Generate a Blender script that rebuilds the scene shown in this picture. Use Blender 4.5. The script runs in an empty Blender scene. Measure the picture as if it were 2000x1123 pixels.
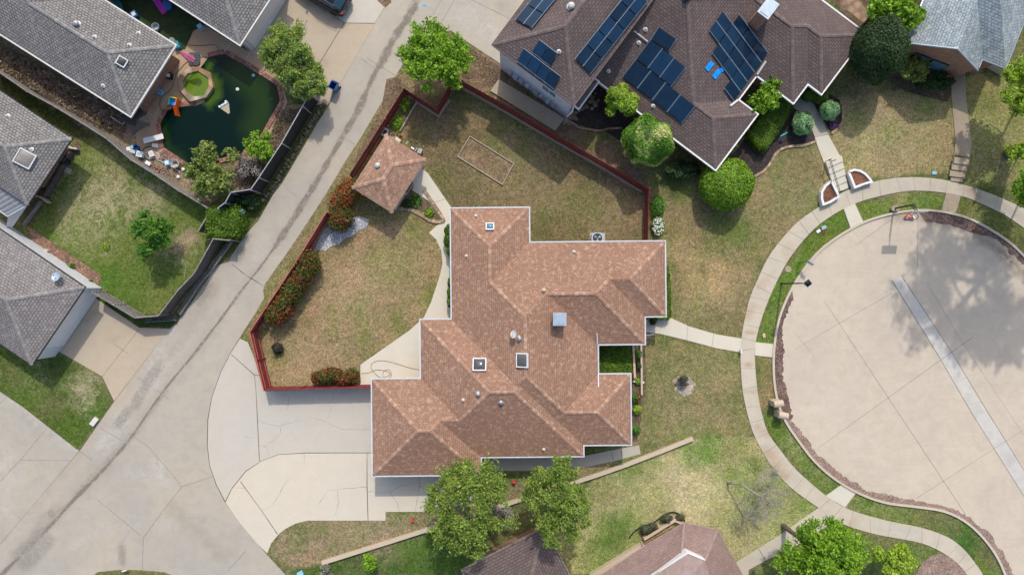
import bpy, bmesh, math, random
import numpy as np
from mathutils import Matrix, Vector
R = math.radians
random.seed(7)
NP = np.random.RandomState(11)
SC = bpy.context.scene
COL = SC.collection
CAM_H = 53.3

# ------------------------------------------------------------------ camera, sky, sun
cam = bpy.data.cameras.new('camera'); cam.lens = 23.985; cam.sensor_width = 36
cam.clip_end = 3000; cam.clip_start = 0.5
camo = bpy.data.objects.new('camera', cam); COL.objects.link(camo)
camo.location = (0, 0, CAM_H); camo.rotation_euler = (0, 0, 0)
SC.camera = camo
SUN_EL = R(50); TO_SUN = Vector((0.13, 0.99, 0)).normalized()
world = bpy.data.worlds.new('World'); SC.world = world; world.use_nodes = True
wn = world.node_tree; bg = wn.nodes['Background']
sky = wn.nodes.new('ShaderNodeTexSky'); sky.sky_type = 'NISHITA'; sky.sun_disc = False
sky.sun_elevation = SUN_EL; sky.sun_rotation = math.atan2(TO_SUN.x, TO_SUN.y)
sky.air_density = 1.0; sky.dust_density = 3.0; sky.ozone_density = 1.0
wn.links.new(sky.outputs[0], bg.inputs[0]); bg.inputs[1].default_value = 0.15
sl = bpy.data.lights.new('sun', 'SUN'); sl.energy = 2.05; sl.angle = R(.9); sl.color = (1.0, 0.94, 0.84)
so = bpy.data.objects.new('sun', sl); COL.objects.link(so)
ts = Vector((TO_SUN.x*math.cos(SUN_EL), TO_SUN.y*math.cos(SUN_EL), math.sin(SUN_EL)))
so.rotation_euler = ts.to_track_quat('Z', 'Y').to_euler(); so.location = (10, 40, 60)
SC.view_settings.view_transform = 'Standard'; SC.view_settings.look = 'None'
SC.view_settings.exposure = 0.3; SC.view_settings.gamma = 1.0

# ------------------------------------------------------------------ helpers
def W(px, py, z=0.0):
    """place seen at (px, py) of the survey grid, 25 units to the metre, standing z above ground"""
    f = (CAM_H - z) / CAM_H
    return Vector(((px - 1000) / 25 * f, (561.5 - py) / 25 * f, z))
def WL(pts, z=0.0): return [W(p[0], p[1], z) for p in pts]
WLOC = {}
def tag(o, label=None, cat=None, group=None, kind=None):
    if label: o['label'] = label
    if cat: o['category'] = cat
    if group: o['group'] = group
    if kind: o['kind'] = kind
    return o
def thing(name, label, cat, loc=(0, 0, 0), group=None, rz=0.0):
    o = bpy.data.objects.new(name, None); COL.objects.link(o); o.empty_display_size = 0.2
    o.location = loc; o.rotation_euler = (0, 0, rz); WLOC[o.name] = Vector(loc)
    return tag(o, label, cat, group)
def link(name, me, parent=None):
    o = bpy.data.objects.new(name, me); COL.objects.link(o)
    if parent is not None:
        o.parent = parent; WLOC[o.name] = WLOC[parent.name].copy()
    else: WLOC[o.name] = Vector((0, 0, 0))
    return o
def smooth(me):
    me.polygons.foreach_set('use_smooth', [True]*len(me.polygons)); me.update()
class MB:
    def __init__(s): s.v = []; s.f = []; s.m = []
    def add(s, vs, fs, mi=0):
        k = len(s.v); s.v += [tuple(v) for v in vs]
        for f in fs: s.f.append([i + k for i in f]); s.m.append(mi)
        return s
    def box(s, c, size, rz=0.0, mi=0, M=None, taper=1.0):
        hx, hy, hz = size[0]/2, size[1]/2, size[2]/2
        q = M if M is not None else Matrix.Rotation(rz, 3, 'Z')
        vs = []
        for z, t in ((-hz, 1), (hz, taper)):
            for x, y in ((-hx, -hy), (hx, -hy), (hx, hy), (-hx, hy)):
                vs.append(Vector(c) + q @ Vector((x*t, y*t, z)))
        return s.add(vs, [(3, 2, 1, 0), (4, 5, 6, 7), (0, 1, 5, 4), (1, 2, 6, 5), (2, 3, 7, 6), (3, 0, 4, 7)], mi)
    def prism(s, poly, z0, z1, mi=0, cap=True, bottom=False):
        n = len(poly)
        a = sum(poly[i][0]*poly[(i+1) % n][1] - poly[(i+1) % n][0]*poly[i][1] for i in range(n))
        if a < 0: poly = list(reversed(poly))
        vs = [(p[0], p[1], z0) for p in poly] + [(p[0], p[1], z1) for p in poly]
        fs = [(i, (i+1) % n, n + (i+1) % n, n + i) for i in range(n)]
        if cap: fs.append(tuple(range(n, 2*n)))
        if bottom: fs.append(tuple(reversed(range(n))))
        return s.add(vs, fs, mi)
    def tube(s, pts, rad, n=6, mi=0, cap=True):
        pts = [Vector(p) for p in pts]
        if not hasattr(rad, '__len__'): rad = [rad]*len(pts)
        rings = []
        for i, p in enumerate(pts):
            d = (pts[min(i+1, len(pts)-1)] - pts[max(i-1, 0)])
            if d.length < 1e-6: d = Vector((0, 0, 1))
            d.normalize()
            u = d.cross(Vector((0, 0, 1)) if abs(d.z) < .9 else Vector((1, 0, 0))).normalized(); w = d.cross(u)
            rings.append([p + (u*math.cos(2*math.pi*k/n) + w*math.sin(2*math.pi*k/n))*rad[i] for k in range(n)])
        vs = [q for r in rings for q in r]; fs = []
        for i in range(len(pts)-1):
            for k in range(n):
                a, b = i*n + k, i*n + (k+1) % n
                fs.append((b, a, a+n, b+n))
        if cap: fs.append(tuple(range(n))); fs.append(tuple(reversed(range((len(pts)-1)*n, len(pts)*n))))
        return s.add(vs, fs, mi)
    def lathe(s, c, prof, n=16, mi=0, sx=1, sy=1, M=None):
        vs = []
        for r, z in prof:
            for k in range(n):
                p = Vector((r*math.cos(2*math.pi*k/n)*sx, r*math.sin(2*math.pi*k/n)*sy, z))
                if M is not None: p = M @ p
                vs.append(Vector(c) + p)
        fs = []
        for i in range(len(prof)-1):
            for k in range(n):
                a, b = i*n + k, i*n + (k+1) % n
                fs.append((a, b, b+n, a+n))
        if prof[-1][0] > 1e-4: fs.append(tuple(range((len(prof)-1)*n, len(prof)*n)))
        if prof[0][0] > 1e-4: fs.append(tuple(reversed(range(n))))
        return s.add(vs, fs, mi)
    def ribbon(s, pts, w, z=None, mi=0, jit=0):
        """flat strip of width w along pts"""
        pts = [Vector(p) for p in pts]; L = []; Rr = []
        for i, p in enumerate(pts):
            d = pts[min(i+1, len(pts)-1)] - pts[max(i-1, 0)]; d.z = 0
            if d.length < 1e-6: d = Vector((1, 0, 0))
            d.normalize(); nrm = Vector((-d.y, d.x, 0)); ww = (w[i] if hasattr(w, '__len__') else w)*(1 + jit*random.uniform(-1, 1))
            L.append(p + nrm*ww/2); Rr.append(p - nrm*ww/2)
        n = len(pts); vs = L + Rr
        if z is not None:
            for q in vs: q.z = z
        return s.add(vs, [(n+i, n+i+1, i+1, i) for i in range(n-1)], mi)
    def wall(s, pts, w, z0, z1, mi=0):
        """thick mitred wall following pts"""
        pts = [Vector(p) for p in pts]; L = []; Rr = []
        for i, p in enumerate(pts):
            a = (p - pts[i-1]) if i > 0 else (pts[1] - p); b = (pts[i+1] - p) if i < len(pts)-1 else a
            a.z = 0; b.z = 0; a.normalize(); b.normalize(); d = (a + b)
            if d.length < 1e-6: d = a
            d.normalize(); nrm = Vector((-d.y, d.x, 0)); k = 1/max(.4, abs(d.dot(b)))
            L.append(p + nrm*w/2*k); Rr.append(p - nrm*w/2*k)
        n = len(pts); vs = []
        for z in (z0, z1):
            vs += [(q.x, q.y, z) for q in L] + [(q.x, q.y, z) for q in Rr]
        fs = []
        for i in range(n-1):
            fs += [(3*n+i, 3*n+i+1, 2*n+i+1, 2*n+i), (i, 2*n+i, 2*n+i+1, i+1), (n+i+1, 3*n+i+1, 3*n+i, n+i)]
        fs += [(n, 3*n, 2*n, 0), (n-1, 3*n-1, 4*n-1, 2*n-1)]
        return s.add(vs, fs, mi)
    def build(s, name, mats, parent=None, sm=False, top=False):
        me = bpy.data.meshes.new(name)
        off = Vector((0, 0, 0))
        if parent is not None: off = WLOC[parent.name]
        elif top:
            a = np.array(s.v); off = Vector(((a[:, 0].min()+a[:, 0].max())/2, (a[:, 1].min()+a[:, 1].max())/2, a[:, 2].min()))
        me.from_pydata([(v[0]-off.x, v[1]-off.y, v[2]-off.z) for v in s.v], [], s.f)
        if not isinstance(mats, (list, tuple)): mats = [mats]
        for m in mats: me.materials.append(m)
        if len(mats) > 1: me.polygons.foreach_set('material_index', s.m)
        me.update()
        if sm: smooth(me)
        o = link(name, me, parent)
        if parent is None and top: o.location = off; WLOC[o.name] = off
        return o

def crs(pts, k=6, closed=False):
    """smooth curve through pts"""
    P = [Vector((p[0], p[1], 0)) for p in pts]; n = len(P); out = []
    rng = range(n) if closed else range(n-1)
    for i in rng:
        p0 = P[(i-1) % n] if closed or i > 0 else P[0]; p1 = P[i]; p2 = P[(i+1) % n]; p3 = P[(i+2) % n] if closed or i+2 < n else P[n-1]
        for j in range(k):
            t = j/k
            q = 0.5*((2*p1) + (p2-p0)*t + (2*p0-5*p1+4*p2-p3)*t*t + (3*p1-p0-3*p2+p3)*t**3)
            out.append((q.x, q.y))
    if not closed: out.append((P[-1].x, P[-1].y))
    return out

# ------------------------------------------------------------------ materials
class NT:
    def __init__(s, name):
        s.m = bpy.data.materials.new(name); s.m.use_nodes = True; s.t = s.m.node_tree
        s.b = s.t.nodes['Principled BSDF']; s.out = s.t.nodes['Material Output']
    def n(s, k, **a):
        x = s.t.nodes.new(k)
        for q, v in a.items():
            if q.startswith('i_'): x.inputs[q[2:].replace('_', ' ')].default_value = v
            else: setattr(x, q, v)
        return x
    def l(s, a, b): s.t.links.new(a, b)
    def coord(s, kind='Object'): return s.n('ShaderNodeTexCoord').outputs[kind]
    def pos(s): return s.n('ShaderNodeNewGeometry').outputs['Position']
    def noise(s, vec, scale, detail=4, rough=.6, dist=0.0):
        x = s.n('ShaderNodeTexNoise'); x.inputs['Scale'].default_value = scale; x.inputs['Detail'].default_value = detail
        x.inputs['Roughness'].default_value = rough; x.inputs['Distortion'].default_value = dist; s.l(vec, x.inputs['Vector']); return x.outputs['Fac']
    def ramp(s, f, stops):
        x = s.n('ShaderNodeValToRGB'); e = x.color_ramp.elements
        while len(e) < len(stops): e.new(0.5)
        for i, (p, c) in enumerate(stops):
            e[i].position = p; e[i].color = (*c, 1) if hasattr(c, '__len__') else (c, c, c, 1)
        s.l(f, x.inputs[0]); return x.outputs[0]
    def mix(s, f, a, b, mode='MIX'):
        x = s.n('ShaderNodeMix', data_type='RGBA', blend_type=mode)
        for i, v in ((0, f), (6, a), (7, b)):
            if isinstance(v, (int, float)): x.inputs[i].default_value = v if i == 0 else (v, v, v, 1)
            elif hasattr(v, '__len__'): x.inputs[i].default_value = (*v[:3], 1)
            else: s.l(v, x.inputs[i])
        return x.outputs[2]
    def mul(s, a, b):
        x = s.n('ShaderNodeMath', operation='MULTIPLY')
        for i, v in enumerate((a, b)):
            if isinstance(v, (int, float)): x.inputs[i].default_value = v
            else: s.l(v, x.inputs[i])
        return x.outputs[0]
    def attr(s, name): return s.n('ShaderNodeAttribute', attribute_name=name)
    def bump(s, h, strength=.3, dist=.02):
        x = s.n('ShaderNodeBump'); x.inputs['Strength'].default_value = strength; x.inputs['Distance'].default_value = dist
        s.l(h, x.inputs['Height']); s.l(x.outputs[0], s.b.inputs['Normal'])
    def fin(s, col, rough=.8, metal=0.0, spec=None):
        if hasattr(col, '__len__'): s.b.inputs['Base Color'].default_value = (*col[:3], 1)
        else: s.l(col, s.b.inputs['Base Color'])
        s.b.inputs['Roughness'].default_value = rough; s.b.inputs['Metallic'].default_value = metal
        if spec is not None: s.b.inputs['Specular IOR Level'].default_value = spec
        return s.m

def m_plain(name, c, rough=.6, var=.18, scale=3.0, metal=0.0, fine=25.0):
    t = NT(name); p = t.pos()
    a = t.noise(p, scale, 4); b = t.noise(p, fine, 3)
    k = t.ramp(a, [(.3, 1-var), (.7, 1+var)]); k2 = t.ramp(b, [(.3, 1-var*.6), (.7, 1+var*.6)])
    col = t.mix(1.0, t.mix(1.0, c, k, 'MULTIPLY'), k2, 'MULTIPLY')
    t.bump(b, .15, .01)
    return t.fin(col, rough, metal)

def m_concrete(name, c, warm, dark=(.235, .205, .165), pale=(.5, .5, .49), attr=False, rough=.85, amt=.5):
    t = NT(name); p = t.pos(); c = (c[0], c[1]*.985, c[2]*.915); warm = (warm[0], warm[1]*.97, warm[2]*.88)
    big = t.noise(p, .16, 5, .6, .4); mid = t.noise(p, 1.1, 7, .68, .6); fine = t.noise(p, 11, 5, .7); grain = t.noise(p, 70, 2)
    col = t.mix(t.ramp(big, [(.38, 0), (.64, 1)]), c, warm)
    col = t.mix(t.mul(t.ramp(mid, [(.42, 0), (.75, 1)]), amt*.8), col, tuple(x*.74 for x in c))
    col = t.mix(t.mul(t.ramp(t.noise(p, .5, 7, .7, 1.2), [(.5, 0), (.66, 1)]), amt*.6), col, tuple(min(1, x*1.16) for x in c))
    sc = t.n('ShaderNodeMapping'); t.l(p, sc.inputs[0]); sc.inputs['Rotation'].default_value = (0, 0, .85); sc.inputs['Scale'].default_value = (.25, 2.2, 1)
    col = t.mix(t.mul(t.ramp(t.noise(sc.outputs[0], 1.2, 6, .75, .5), [(.52, 0), (.7, 1)]), amt*.5), col, tuple(x*.8 for x in c))
    col = t.mix(t.mul(t.ramp(fine, [(.5, 0), (.8, 1)]), amt*.45), col, tuple(x*.68 for x in c))
    col = t.mix(t.mul(t.ramp(t.noise(p, 2.6, 6, .75, 1.0), [(.62, 0), (.78, 1)]), .3), col, pale)
    col = t.mix(1.0, col, t.ramp(grain, [(.3, .9), (.7, 1.08)]), 'MULTIPLY')
    if attr:
        a = t.attr('stain'); sp = t.n('ShaderNodeSeparateColor'); t.l(a.outputs['Color'], sp.inputs[0])
        blot = t.noise(p, 1.7, 8, .75, .8)
        col = t.mix(t.mul(sp.outputs[0], t.ramp(blot, [(.28, .25), (.62, 1.0)])), col, dark)
        col = t.mix(t.mul(sp.outputs[1], t.ramp(t.noise(p, 1.5, 9, .8, 1.5), [(.45, 0.0), (.66, 1.0)])), col, pale)
        col = t.mix(t.mul(sp.outputs[2], t.ramp(blot, [(.3, .4), (.62, 1.0)])), col, (.36, .2, .11))
    t.bump(fine, .25, .01)
    return t.fin(col, rough, spec=.3)

def m_shingle(name, c1, c2, gap, w=.34, h=.145, spots=None, spotamt=.5, vary=.2, mortar=.013):
    """shingle courses laid in the roof planes' own UVs, metres"""
    t = NT(name); uv = t.n('ShaderNodeUVMap'); uv.uv_map = 'UVMap'
    br = t.n('ShaderNodeTexBrick'); br.offset = .5; br.inputs['Scale'].default_value = 1.0
    br.inputs['Brick Width'].default_value = w; br.inputs['Row Height'].default_value = h; br.inputs['Mortar Size'].default_value = mortar
    br.inputs['Mortar Smooth'].default_value = .3; br.inputs['Bias'].default_value = -.05
    br.inputs['Color1'].default_value = (*c1, 1); br.inputs['Color2'].default_value = (*c2, 1); br.inputs['Mortar'].default_value = (*gap, 1)
    mp = t.n('ShaderNodeMapping'); t.l(uv.outputs[0], mp.inputs[0]); t.l(mp.outputs[0], br.inputs['Vector'])
    mp.inputs['Location'].default_value = (50, 50, 0)
    p = t.pos(); col = br.outputs['Color']
    if spots is not None:
        mp2 = t.n('ShaderNodeMapping'); t.l(uv.outputs[0], mp2.inputs[0]); mp2.inputs['Scale'].default_value = (1/w, .55/h, 1)
        fl = t.noise(mp2.outputs[0], .85, 3, .65, .5); fl2 = t.noise(mp2.outputs[0], 3.1, 2, .6)
        br2 = t.n('ShaderNodeTexBrick'); br2.offset = .37; br2.inputs['Scale'].default_value = 1.0
        br2.inputs['Brick Width'].default_value = w*.92; br2.inputs['Row Height'].default_value = h; br2.inputs['Mortar Size'].default_value = 0
        br2.inputs['Color1'].default_value = (0, 0, 0, 1); br2.inputs['Color2'].default_value = (1, 1, 1, 1); t.l(mp.outputs[0], br2.inputs['Vector'])
        col = t.mix(t.mul(t.ramp(fl, [(.56, 0), (.64, 1)]), spotamt*1.1), col, spots)
        col = t.mix(t.mul(t.ramp(fl, [(.34, 1), (.42, 0)]), spotamt*.7), col, gap)
        col = t.mix(t.mul(t.ramp(br2.outputs['Color'], [(.8, 0), (.86, 1)]), spotamt*.45), col, spots)
        col = t.mix(1.0, col, t.ramp(fl2, [(.35, .85), (.65, 1.15)]), 'MULTIPLY')
    col = t.mix(1.0, col, t.ramp(t.noise(p, .35, 5, .65), [(.3, 1-vary), (.7, 1+vary*.8)]), 'MULTIPLY')
    col = t.mix(1.0, col, t.ramp(t.noise(p, 4, 5, .7), [(.3, 1-vary*.9), (.7, 1+vary*.9)]), 'MULTIPLY')
    col = t.mix(1.0, col, t.ramp(t.noise(p, 40, 2), [(.3, .86), (.7, 1.14)]), 'MULTIPLY')
    t.bump(br.outputs['Fac'], -.5, .02)
    return t.fin(col, .9, spec=.2)

def m_cap(name, c1, c2):
    t = NT(name); g = t.n('ShaderNodeNewGeometry'); p = g.outputs['Position']
    col = t.mix(t.ramp(g.outputs['Random Per Island'], [(.55, 0), (.95, 1)]), c1, c2)
    col = t.mix(1.0, col, t.ramp(t.noise(p, 9, 4, .7), [(.3, .7), (.7, 1.3)]), 'MULTIPLY')
    return t.fin(col, .9, spec=.2)

def m_leaf(name, c1, c2, c3=None, clump=.9, trans=.3, t3=.5):
    t = NT(name); g = t.n('ShaderNodeNewGeometry'); p = g.outputs['Position']
    a = t.ramp(t.noise(p, clump, 4, .6), [(.38, 0), (.62, 1)])
    col = t.mix(a, c1, c2)
    if c3 is not None: col = t.mix(t.ramp(t.noise(p, clump*.7, 3, .6, .5), [(t3, 0), (t3+.1, 1)]), col, c3)
    isl = t.ramp(g.outputs['Random Per Island'], [(0, .6), (.6, 1.0), (1, 1.5)])
    col = t.mix(1.0, col, isl, 'MULTIPLY')
    m = t.fin(col, .55, spec=.35)
    tr = t.n('ShaderNodeBsdfTranslucent'); t.l(t.mix(1.0, col, (1.5, 1.5, .7), 'MULTIPLY'), tr.inputs[0])
    mx = t.n('ShaderNodeMixShader'); mx.inputs[0].default_value = trans
    t.l(t.b.outputs[0], mx.inputs[1]); t.l(tr.outputs[0], mx.inputs[2]); t.l(mx.outputs[0], t.out.inputs['Surface'])
    return m

def m_grass(name, attr=True, c=None):
    t = NT(name); p = t.pos()
    at = t.attr('tone') if attr else None
    if attr: base = at.outputs['Color']
    else: base = t.mix(t.ramp(t.noise(p, .8, 5), [(.35, 0), (.65, 1)]), c, tuple(x*.7 for x in c))
    mp = t.n('ShaderNodeMapping'); t.l(p, mp.inputs[0]); mp.inputs['Rotation'].default_value = (0, 0, .6); mp.inputs['Scale'].default_value = (1, 3.2, 1)
    n1 = t.noise(p, .55, 8, .72, .8); n2 = t.noise(p, 3.4, 5, .8, .8); n3 = t.noise(p, 8.5, 4, .8, .4); n4 = t.noise(p, 1.6, 8, .82, 1.2); n5 = t.noise(mp.outputs[0], 1.6, 6, .75, .6)
    col = t.mix(t.mul(t.ramp(n1, [(.44, 0), (.60, 1)]), .55), base, t.mix(1.0, base, (.55, .80, .42), 'MULTIPLY'))
    col = t.mix(t.mul(t.ramp(n4, [(.47, 0), (.62, 1)]), .60), col, t.mix(1.0, base, (1.5, 1.33, 1.35), 'MULTIPLY'))
    col = t.mix(t.mul(t.ramp(n5, [(.48, 0), (.66, 1)]), .55), col, t.mix(1.0, base, (1.35, 1.15, 1.0), 'MULTIPLY'))
    col = t.mix(1.0, col, t.ramp(n2, [(.34, .62), (.5, .98), (.66, 1.42)]), 'MULTIPLY')
    col = t.mix(1.0, col, t.ramp(n3, [(.32, .42), (.5, .95), (.68, 1.65)]), 'MULTIPLY')
    if attr:
        col = t.mix(t.mul(t.mul(at.outputs['Alpha'], t.ramp(t.noise(p, 2.1, 7, .8, 1.0), [(.47, 0), (.58, 1)])), .8), col, t.mix(1.0, (.46, .39, .25), t.ramp(n3, [(.3, .55), (.7, 1.25)]), 'MULTIPLY'))
    t.bump(n3, .6, .05)
    return t.fin(col, .95, spec=.1)

def m_solar(name):
    t = NT(name); p = t.pos(); oi = t.n('ShaderNodeObjectInfo')
    col = t.mix(oi.outputs['Random'], (.003, .016, .036), (.006, .032, .075)); col = t.mix(1.0, col, t.ramp(t.noise(p, 1.5, 5, .7), [(.3, .8), (.7, 1.35)]), 'MULTIPLY')
    return t.fin(col, .22, spec=.5)

def m_streak(name, c):
    t = NT(name); p = t.pos(); m = t.fin(t.mix(1.0, c, t.ramp(t.noise(p, 6, 5, .7), [(.3, .8), (.7, 1.2)]), 'MULTIPLY'), .9, spec=.2)
    tr = t.n('ShaderNodeBsdfTransparent'); mx = t.n('ShaderNodeMixShader'); t.l(t.ramp(t.noise(p, 1.6, 8, .8, 1.0), [(.38, .1), (.56, .75)]), mx.inputs[0])
    e = t.attr('fade'); mm = t.mul(e.outputs['Fac'], mx.inputs[0].links[0].from_socket); t.l(mm, mx.inputs[0])
    t.l(tr.outputs[0], mx.inputs[1]); t.l(t.b.outputs[0], mx.inputs[2]); t.l(mx.outputs[0], t.out.inputs['Surface']); return m

def m_gravel(name, cols, scale=14.0, bump=.6):
    t = NT(name); p = t.pos()
    v = t.n('ShaderNodeTexVoronoi'); v.inputs['Scale'].default_value = scale; t.l(p, v.inputs['Vector'])
    sp = t.n('ShaderNodeSeparateColor'); t.l(v.outputs['Color'], sp.inputs[0])
    n = len(cols); col = t.ramp(sp.outputs[0], [((i+.5)/n, c) for i, c in enumerate(cols)])
    col = t.mix(1.0, col, t.ramp(v.outputs['Distance'], [(0, 1.15), (.55, .5)]), 'MULTIPLY')
    col = t.mix(1.0, col, t.ramp(t.noise(p, 1.2, 5), [(.3, .75), (.7, 1.2)]), 'MULTIPLY')
    t.bump(v.outputs['Distance'], -bump, .03)
    return t.fin(col, .9, spec=.2)

def m_brick(name, c1, c2, mortar, w=.22, h=.075):
    t = NT(name); g = t.pos(); mp = t.n('ShaderNodeVectorRotate', rotation_type='EULER_XYZ')
    s = t.n('ShaderNodeSeparateXYZ'); t.l(g, s.inputs[0]); ad = t.n('ShaderNodeMath', operation='ADD'); t.l(s.outputs[0], ad.inputs[0]); t.l(s.outputs[1], ad.inputs[1])
    cb = t.n('ShaderNodeCombineXYZ'); t.l(ad.outputs[0], cb.inputs[0]); t.l(s.outputs[2], cb.inputs[1])
    br = t.n('ShaderNodeTexBrick'); br.inputs['Scale'].default_value = 1; br.inputs['Brick Width'].default_value = w; br.inputs['Row Height'].default_value = h
    br.inputs['Mortar Size'].default_value = .008; br.inputs['Color1'].default_value = (*c1, 1); br.inputs['Color2'].default_value = (*c2, 1); br.inputs['Mortar'].default_value = (*mortar, 1)
    t.l(cb.outputs[0], br.inputs['Vector'])
    col = t.mix(1.0, br.outputs['Color'], t.ramp(t.noise(g, 3, 5), [(.3, .75), (.7, 1.2)]), 'MULTIPLY')
    return t.fin(col, .85)

def m_water(name, c1, c2, rough=.08, attr=False):
    t = NT(name); p = t.pos()
    if attr:
        sp = t.n('ShaderNodeSeparateColor'); t.l(t.attr('stain').outputs['Color'], sp.inputs[0]); f = sp.outputs[0]
    else: f = t.ramp(t.noise(p, .35, 5, .6, .6), [(.4, 0), (.65, 1)])
    col = t.mix(f, c1, c2)
    t.bump(t.noise(p, 3.5, 3), .08, .02)
    return t.fin(col, rough, spec=.3 if not attr else .15)

M = {}
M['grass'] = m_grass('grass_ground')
M['concrete'] = m_concrete('alley_concrete', (.40, .375, .345), (.455, .415, .365), attr=True)
M['drive_gray'] = m_concrete('drive_concrete_gray', (.50, .48, .455), (.53, .50, .46), amt=.3)
M['drive_cream'] = m_concrete('drive_concrete_cream', (.58, .545, .49), (.60, .555, .49), amt=.25)
M['drive_tan'] = m_concrete('drive_concrete_tan', (.45, .385, .315), (.475, .40, .32), attr=True, amt=.4)
M['court'] = m_concrete('court_concrete', (.53, .465, .40), (.585, .52, .45), dark=(.2, .16, .12), attr=True, amt=.6)
M['walk'] = m_concrete('walk_concrete', (.50, .46, .40), (.56, .51, .44), attr=True, amt=.5)
M['white_conc'] = m_concrete('patio_concrete', (.60, .575, .52), (.62, .59, .52), amt=.3)
M['pale_strip'] = m_concrete('pale_strip', (.53, .52, .52), (.60, .575, .55), amt=.8)
M['gray_walk'] = m_concrete('gray_walk', (.42, .40, .37), (.46, .43, .39), amt=.4)
M['oldwalk'] = m_concrete('old_walk', (.36, .29, .23), (.43, .36, .28), amt=.8)
M['kerb'] = m_concrete('kerb_concrete', (.52, .46, .40), (.58, .53, .47), amt=.5)
M['beige'] = m_concrete('beige_wall', (.52, .44, .36), (.56, .48, .40), amt=.4)
M['pad'] = m_concrete('pad_concrete', (.42, .36, .28), (.44, .38, .30), amt=.5)
M['deck'] = m_concrete('pool_deck', (.42, .30, .215), (.44, .32, .23), amt=.45)
M['joint'] = m_plain('joint_dark', (.13, .11, .08), .9, .4)
M['crack'] = m_plain('crack_tone', (.31, .28, .24), .9, .4)
M['gutter'] = m_plain('gutter_paint', (.56, .59, .62), .5, .1)
M['softjoint'] = m_plain('joint_soft', (.26, .24, .215), .9, .2)
M['shingle_main'] = m_shingle('shingle_main', (.30, .174, .118), (.345, .206, .143), (.18, .10, .068), w=.24, h=.15, spots=(.50, .34, .245), spotamt=.5, vary=.09)
M['shingle_shed'] = m_shingle('shingle_shed', (.30, .175, .12), (.38, .235, .165), (.2, .115, .08), w=.28, h=.16, spots=(.5, .35, .255), spotamt=.5)
M['shingle_gray'] = m_shingle('shingle_gray', (.215, .207, .20), (.275, .265, .257), (.10, .095, .09), w=.26, h=.2, mortar=.035, spots=(.34, .325, .315), spotamt=.4, vary=.1)
M['shingle_graybrown'] = m_shingle('shingle_graybrown', (.225, .205, .20), (.29, .27, .26), (.125, .115, .11), w=.26, h=.2, mortar=.03, spots=(.35, .33, .32), spotamt=.4, vary=.1)
M['shingle_brown'] = m_shingle('shingle_brown', (.13, .100, .095), (.168, .130, .122), (.075, .056, .052), h=.2, mortar=.025, vary=.15)
M['shingle_brown2'] = m_shingle('shingle_brown_pale', (.235, .165, .145), (.28, .20, .175), (.165, .115, .10), vary=.12)  # paler brown shingles of the bottom house
M['shingle_blue'] = m_shingle('shingle_blue', (.29, .335, .36), (.37, .415, .44), (.16, .195, .22), w=.26, h=.19, mortar=.03, spots=(.5, .56, .59), spotamt=.5)
M['cap_main'] = m_cap('cap_main', (.35, .212, .15), (.47, .32, .235))
M['cap_gray'] = m_cap('cap_gray', (.24, .232, .225), (.31, .3, .29))
M['cap_brown'] = m_cap('cap_brown', (.155, .12, .112), (.19, .15, .14))
M['cap_brown2'] = m_plain('cap_brown_pale', (.32, .235, .21), .9, .15, 3)  # matching paler brown for its caps and raised roof
M['cap_blue'] = m_plain('cap_blue', (.45, .49, .50), .9, .15, 3)
M['white'] = m_plain('white_paint', (.74, .74, .74), .5, .06)
M['offwhite'] = m_plain('offwhite_paint', (.62, .60, .57), .6, .08)
M['siding'] = m_plain('siding_paint', (.60, .62, .66), .6, .08)
M['galv'] = m_plain('galvanised', (.40, .48, .56), .4, .12, metal=.3)
M['metal_gray'] = m_plain('metal_gray', (.35, .36, .37), .45, .15, metal=.4)
M['dark'] = m_plain('dark_metal', (.03, .03, .032), .5, .2)
M['darkbase'] = m_plain('dark_base', (.06, .07, .08), .6, .2)
M['black'] = m_plain('black_cloth', (.018, .018, .02), .85, .3)
M['wood_gray'] = m_plain('weathered_wood', (.24, .225, .21), .9, .35, 5)
M['wood_dark'] = m_plain('dark_wood', (.10, .085, .075), .9, .35, 5)
M['wood_brown'] = m_plain('brown_wood', (.23, .15, .11), .85, .3, 5)
M['red'] = m_plain('red_fence_paint', (.20, .028, .030), .7, .45, 5)
M['redlight'] = m_plain('red_rail_paint', (.42, .09, .085), .6, .2, 4)
M['brick'] = m_brick('brick_wall', (.30, .13, .075), (.38, .18, .11), (.35, .28, .22))
M['brickpave'] = m_gravel('coping_brick', [(.42, .20, .15), (.50, .27, .21), (.45, .24, .2), (.36, .19, .15)], 4.0, .2)
M['paver_edge'] = m_gravel('paver_edge', [(.62, .46, .30), (.66, .52, .36), (.52, .34, .24), (.6, .43, .30)], 4.2, .3)
M['brickpath'] = m_gravel('brick_path', [(.36, .21, .15), (.42, .26, .18), (.38, .23, .17), (.31, .19, .14)], 6.0, .25)
M['stones'] = m_gravel('rubble_edge', [(.30, .26, .20), (.38, .33, .26), (.24, .2, .15), (.34, .29, .22)], 3.5, .8)
M['flag'] = m_gravel('flagstone', [(.50, .36, .25), (.42, .28, .19), (.55, .42, .30), (.36, .24, .17)], 1.5, .5)
M['debris'] = m_gravel('leaf_debris', [(.20, .12, .10), (.34, .23, .19), (.13, .085, .07), (.42, .30, .25), (.26, .16, .13)], 12.0, .6)
M['debris_pale'] = m_gravel('leaf_debris_pale', [(.44, .29, .23), (.52, .38, .31), (.34, .21, .17), (.56, .44, .37)], 14.0, .5)
M['bedgrass'] = m_grass('dry_bed_grass', False, (.26, .185, .12))
M['palesoil'] = m_grass('pale_soil', False, (.42, .37, .31))
M['islandgrass'] = m_grass('island_grass', False, (.17, .16, .065))
M['streak'] = m_streak('tyre_dirt', (.25, .215, .17))
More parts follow.
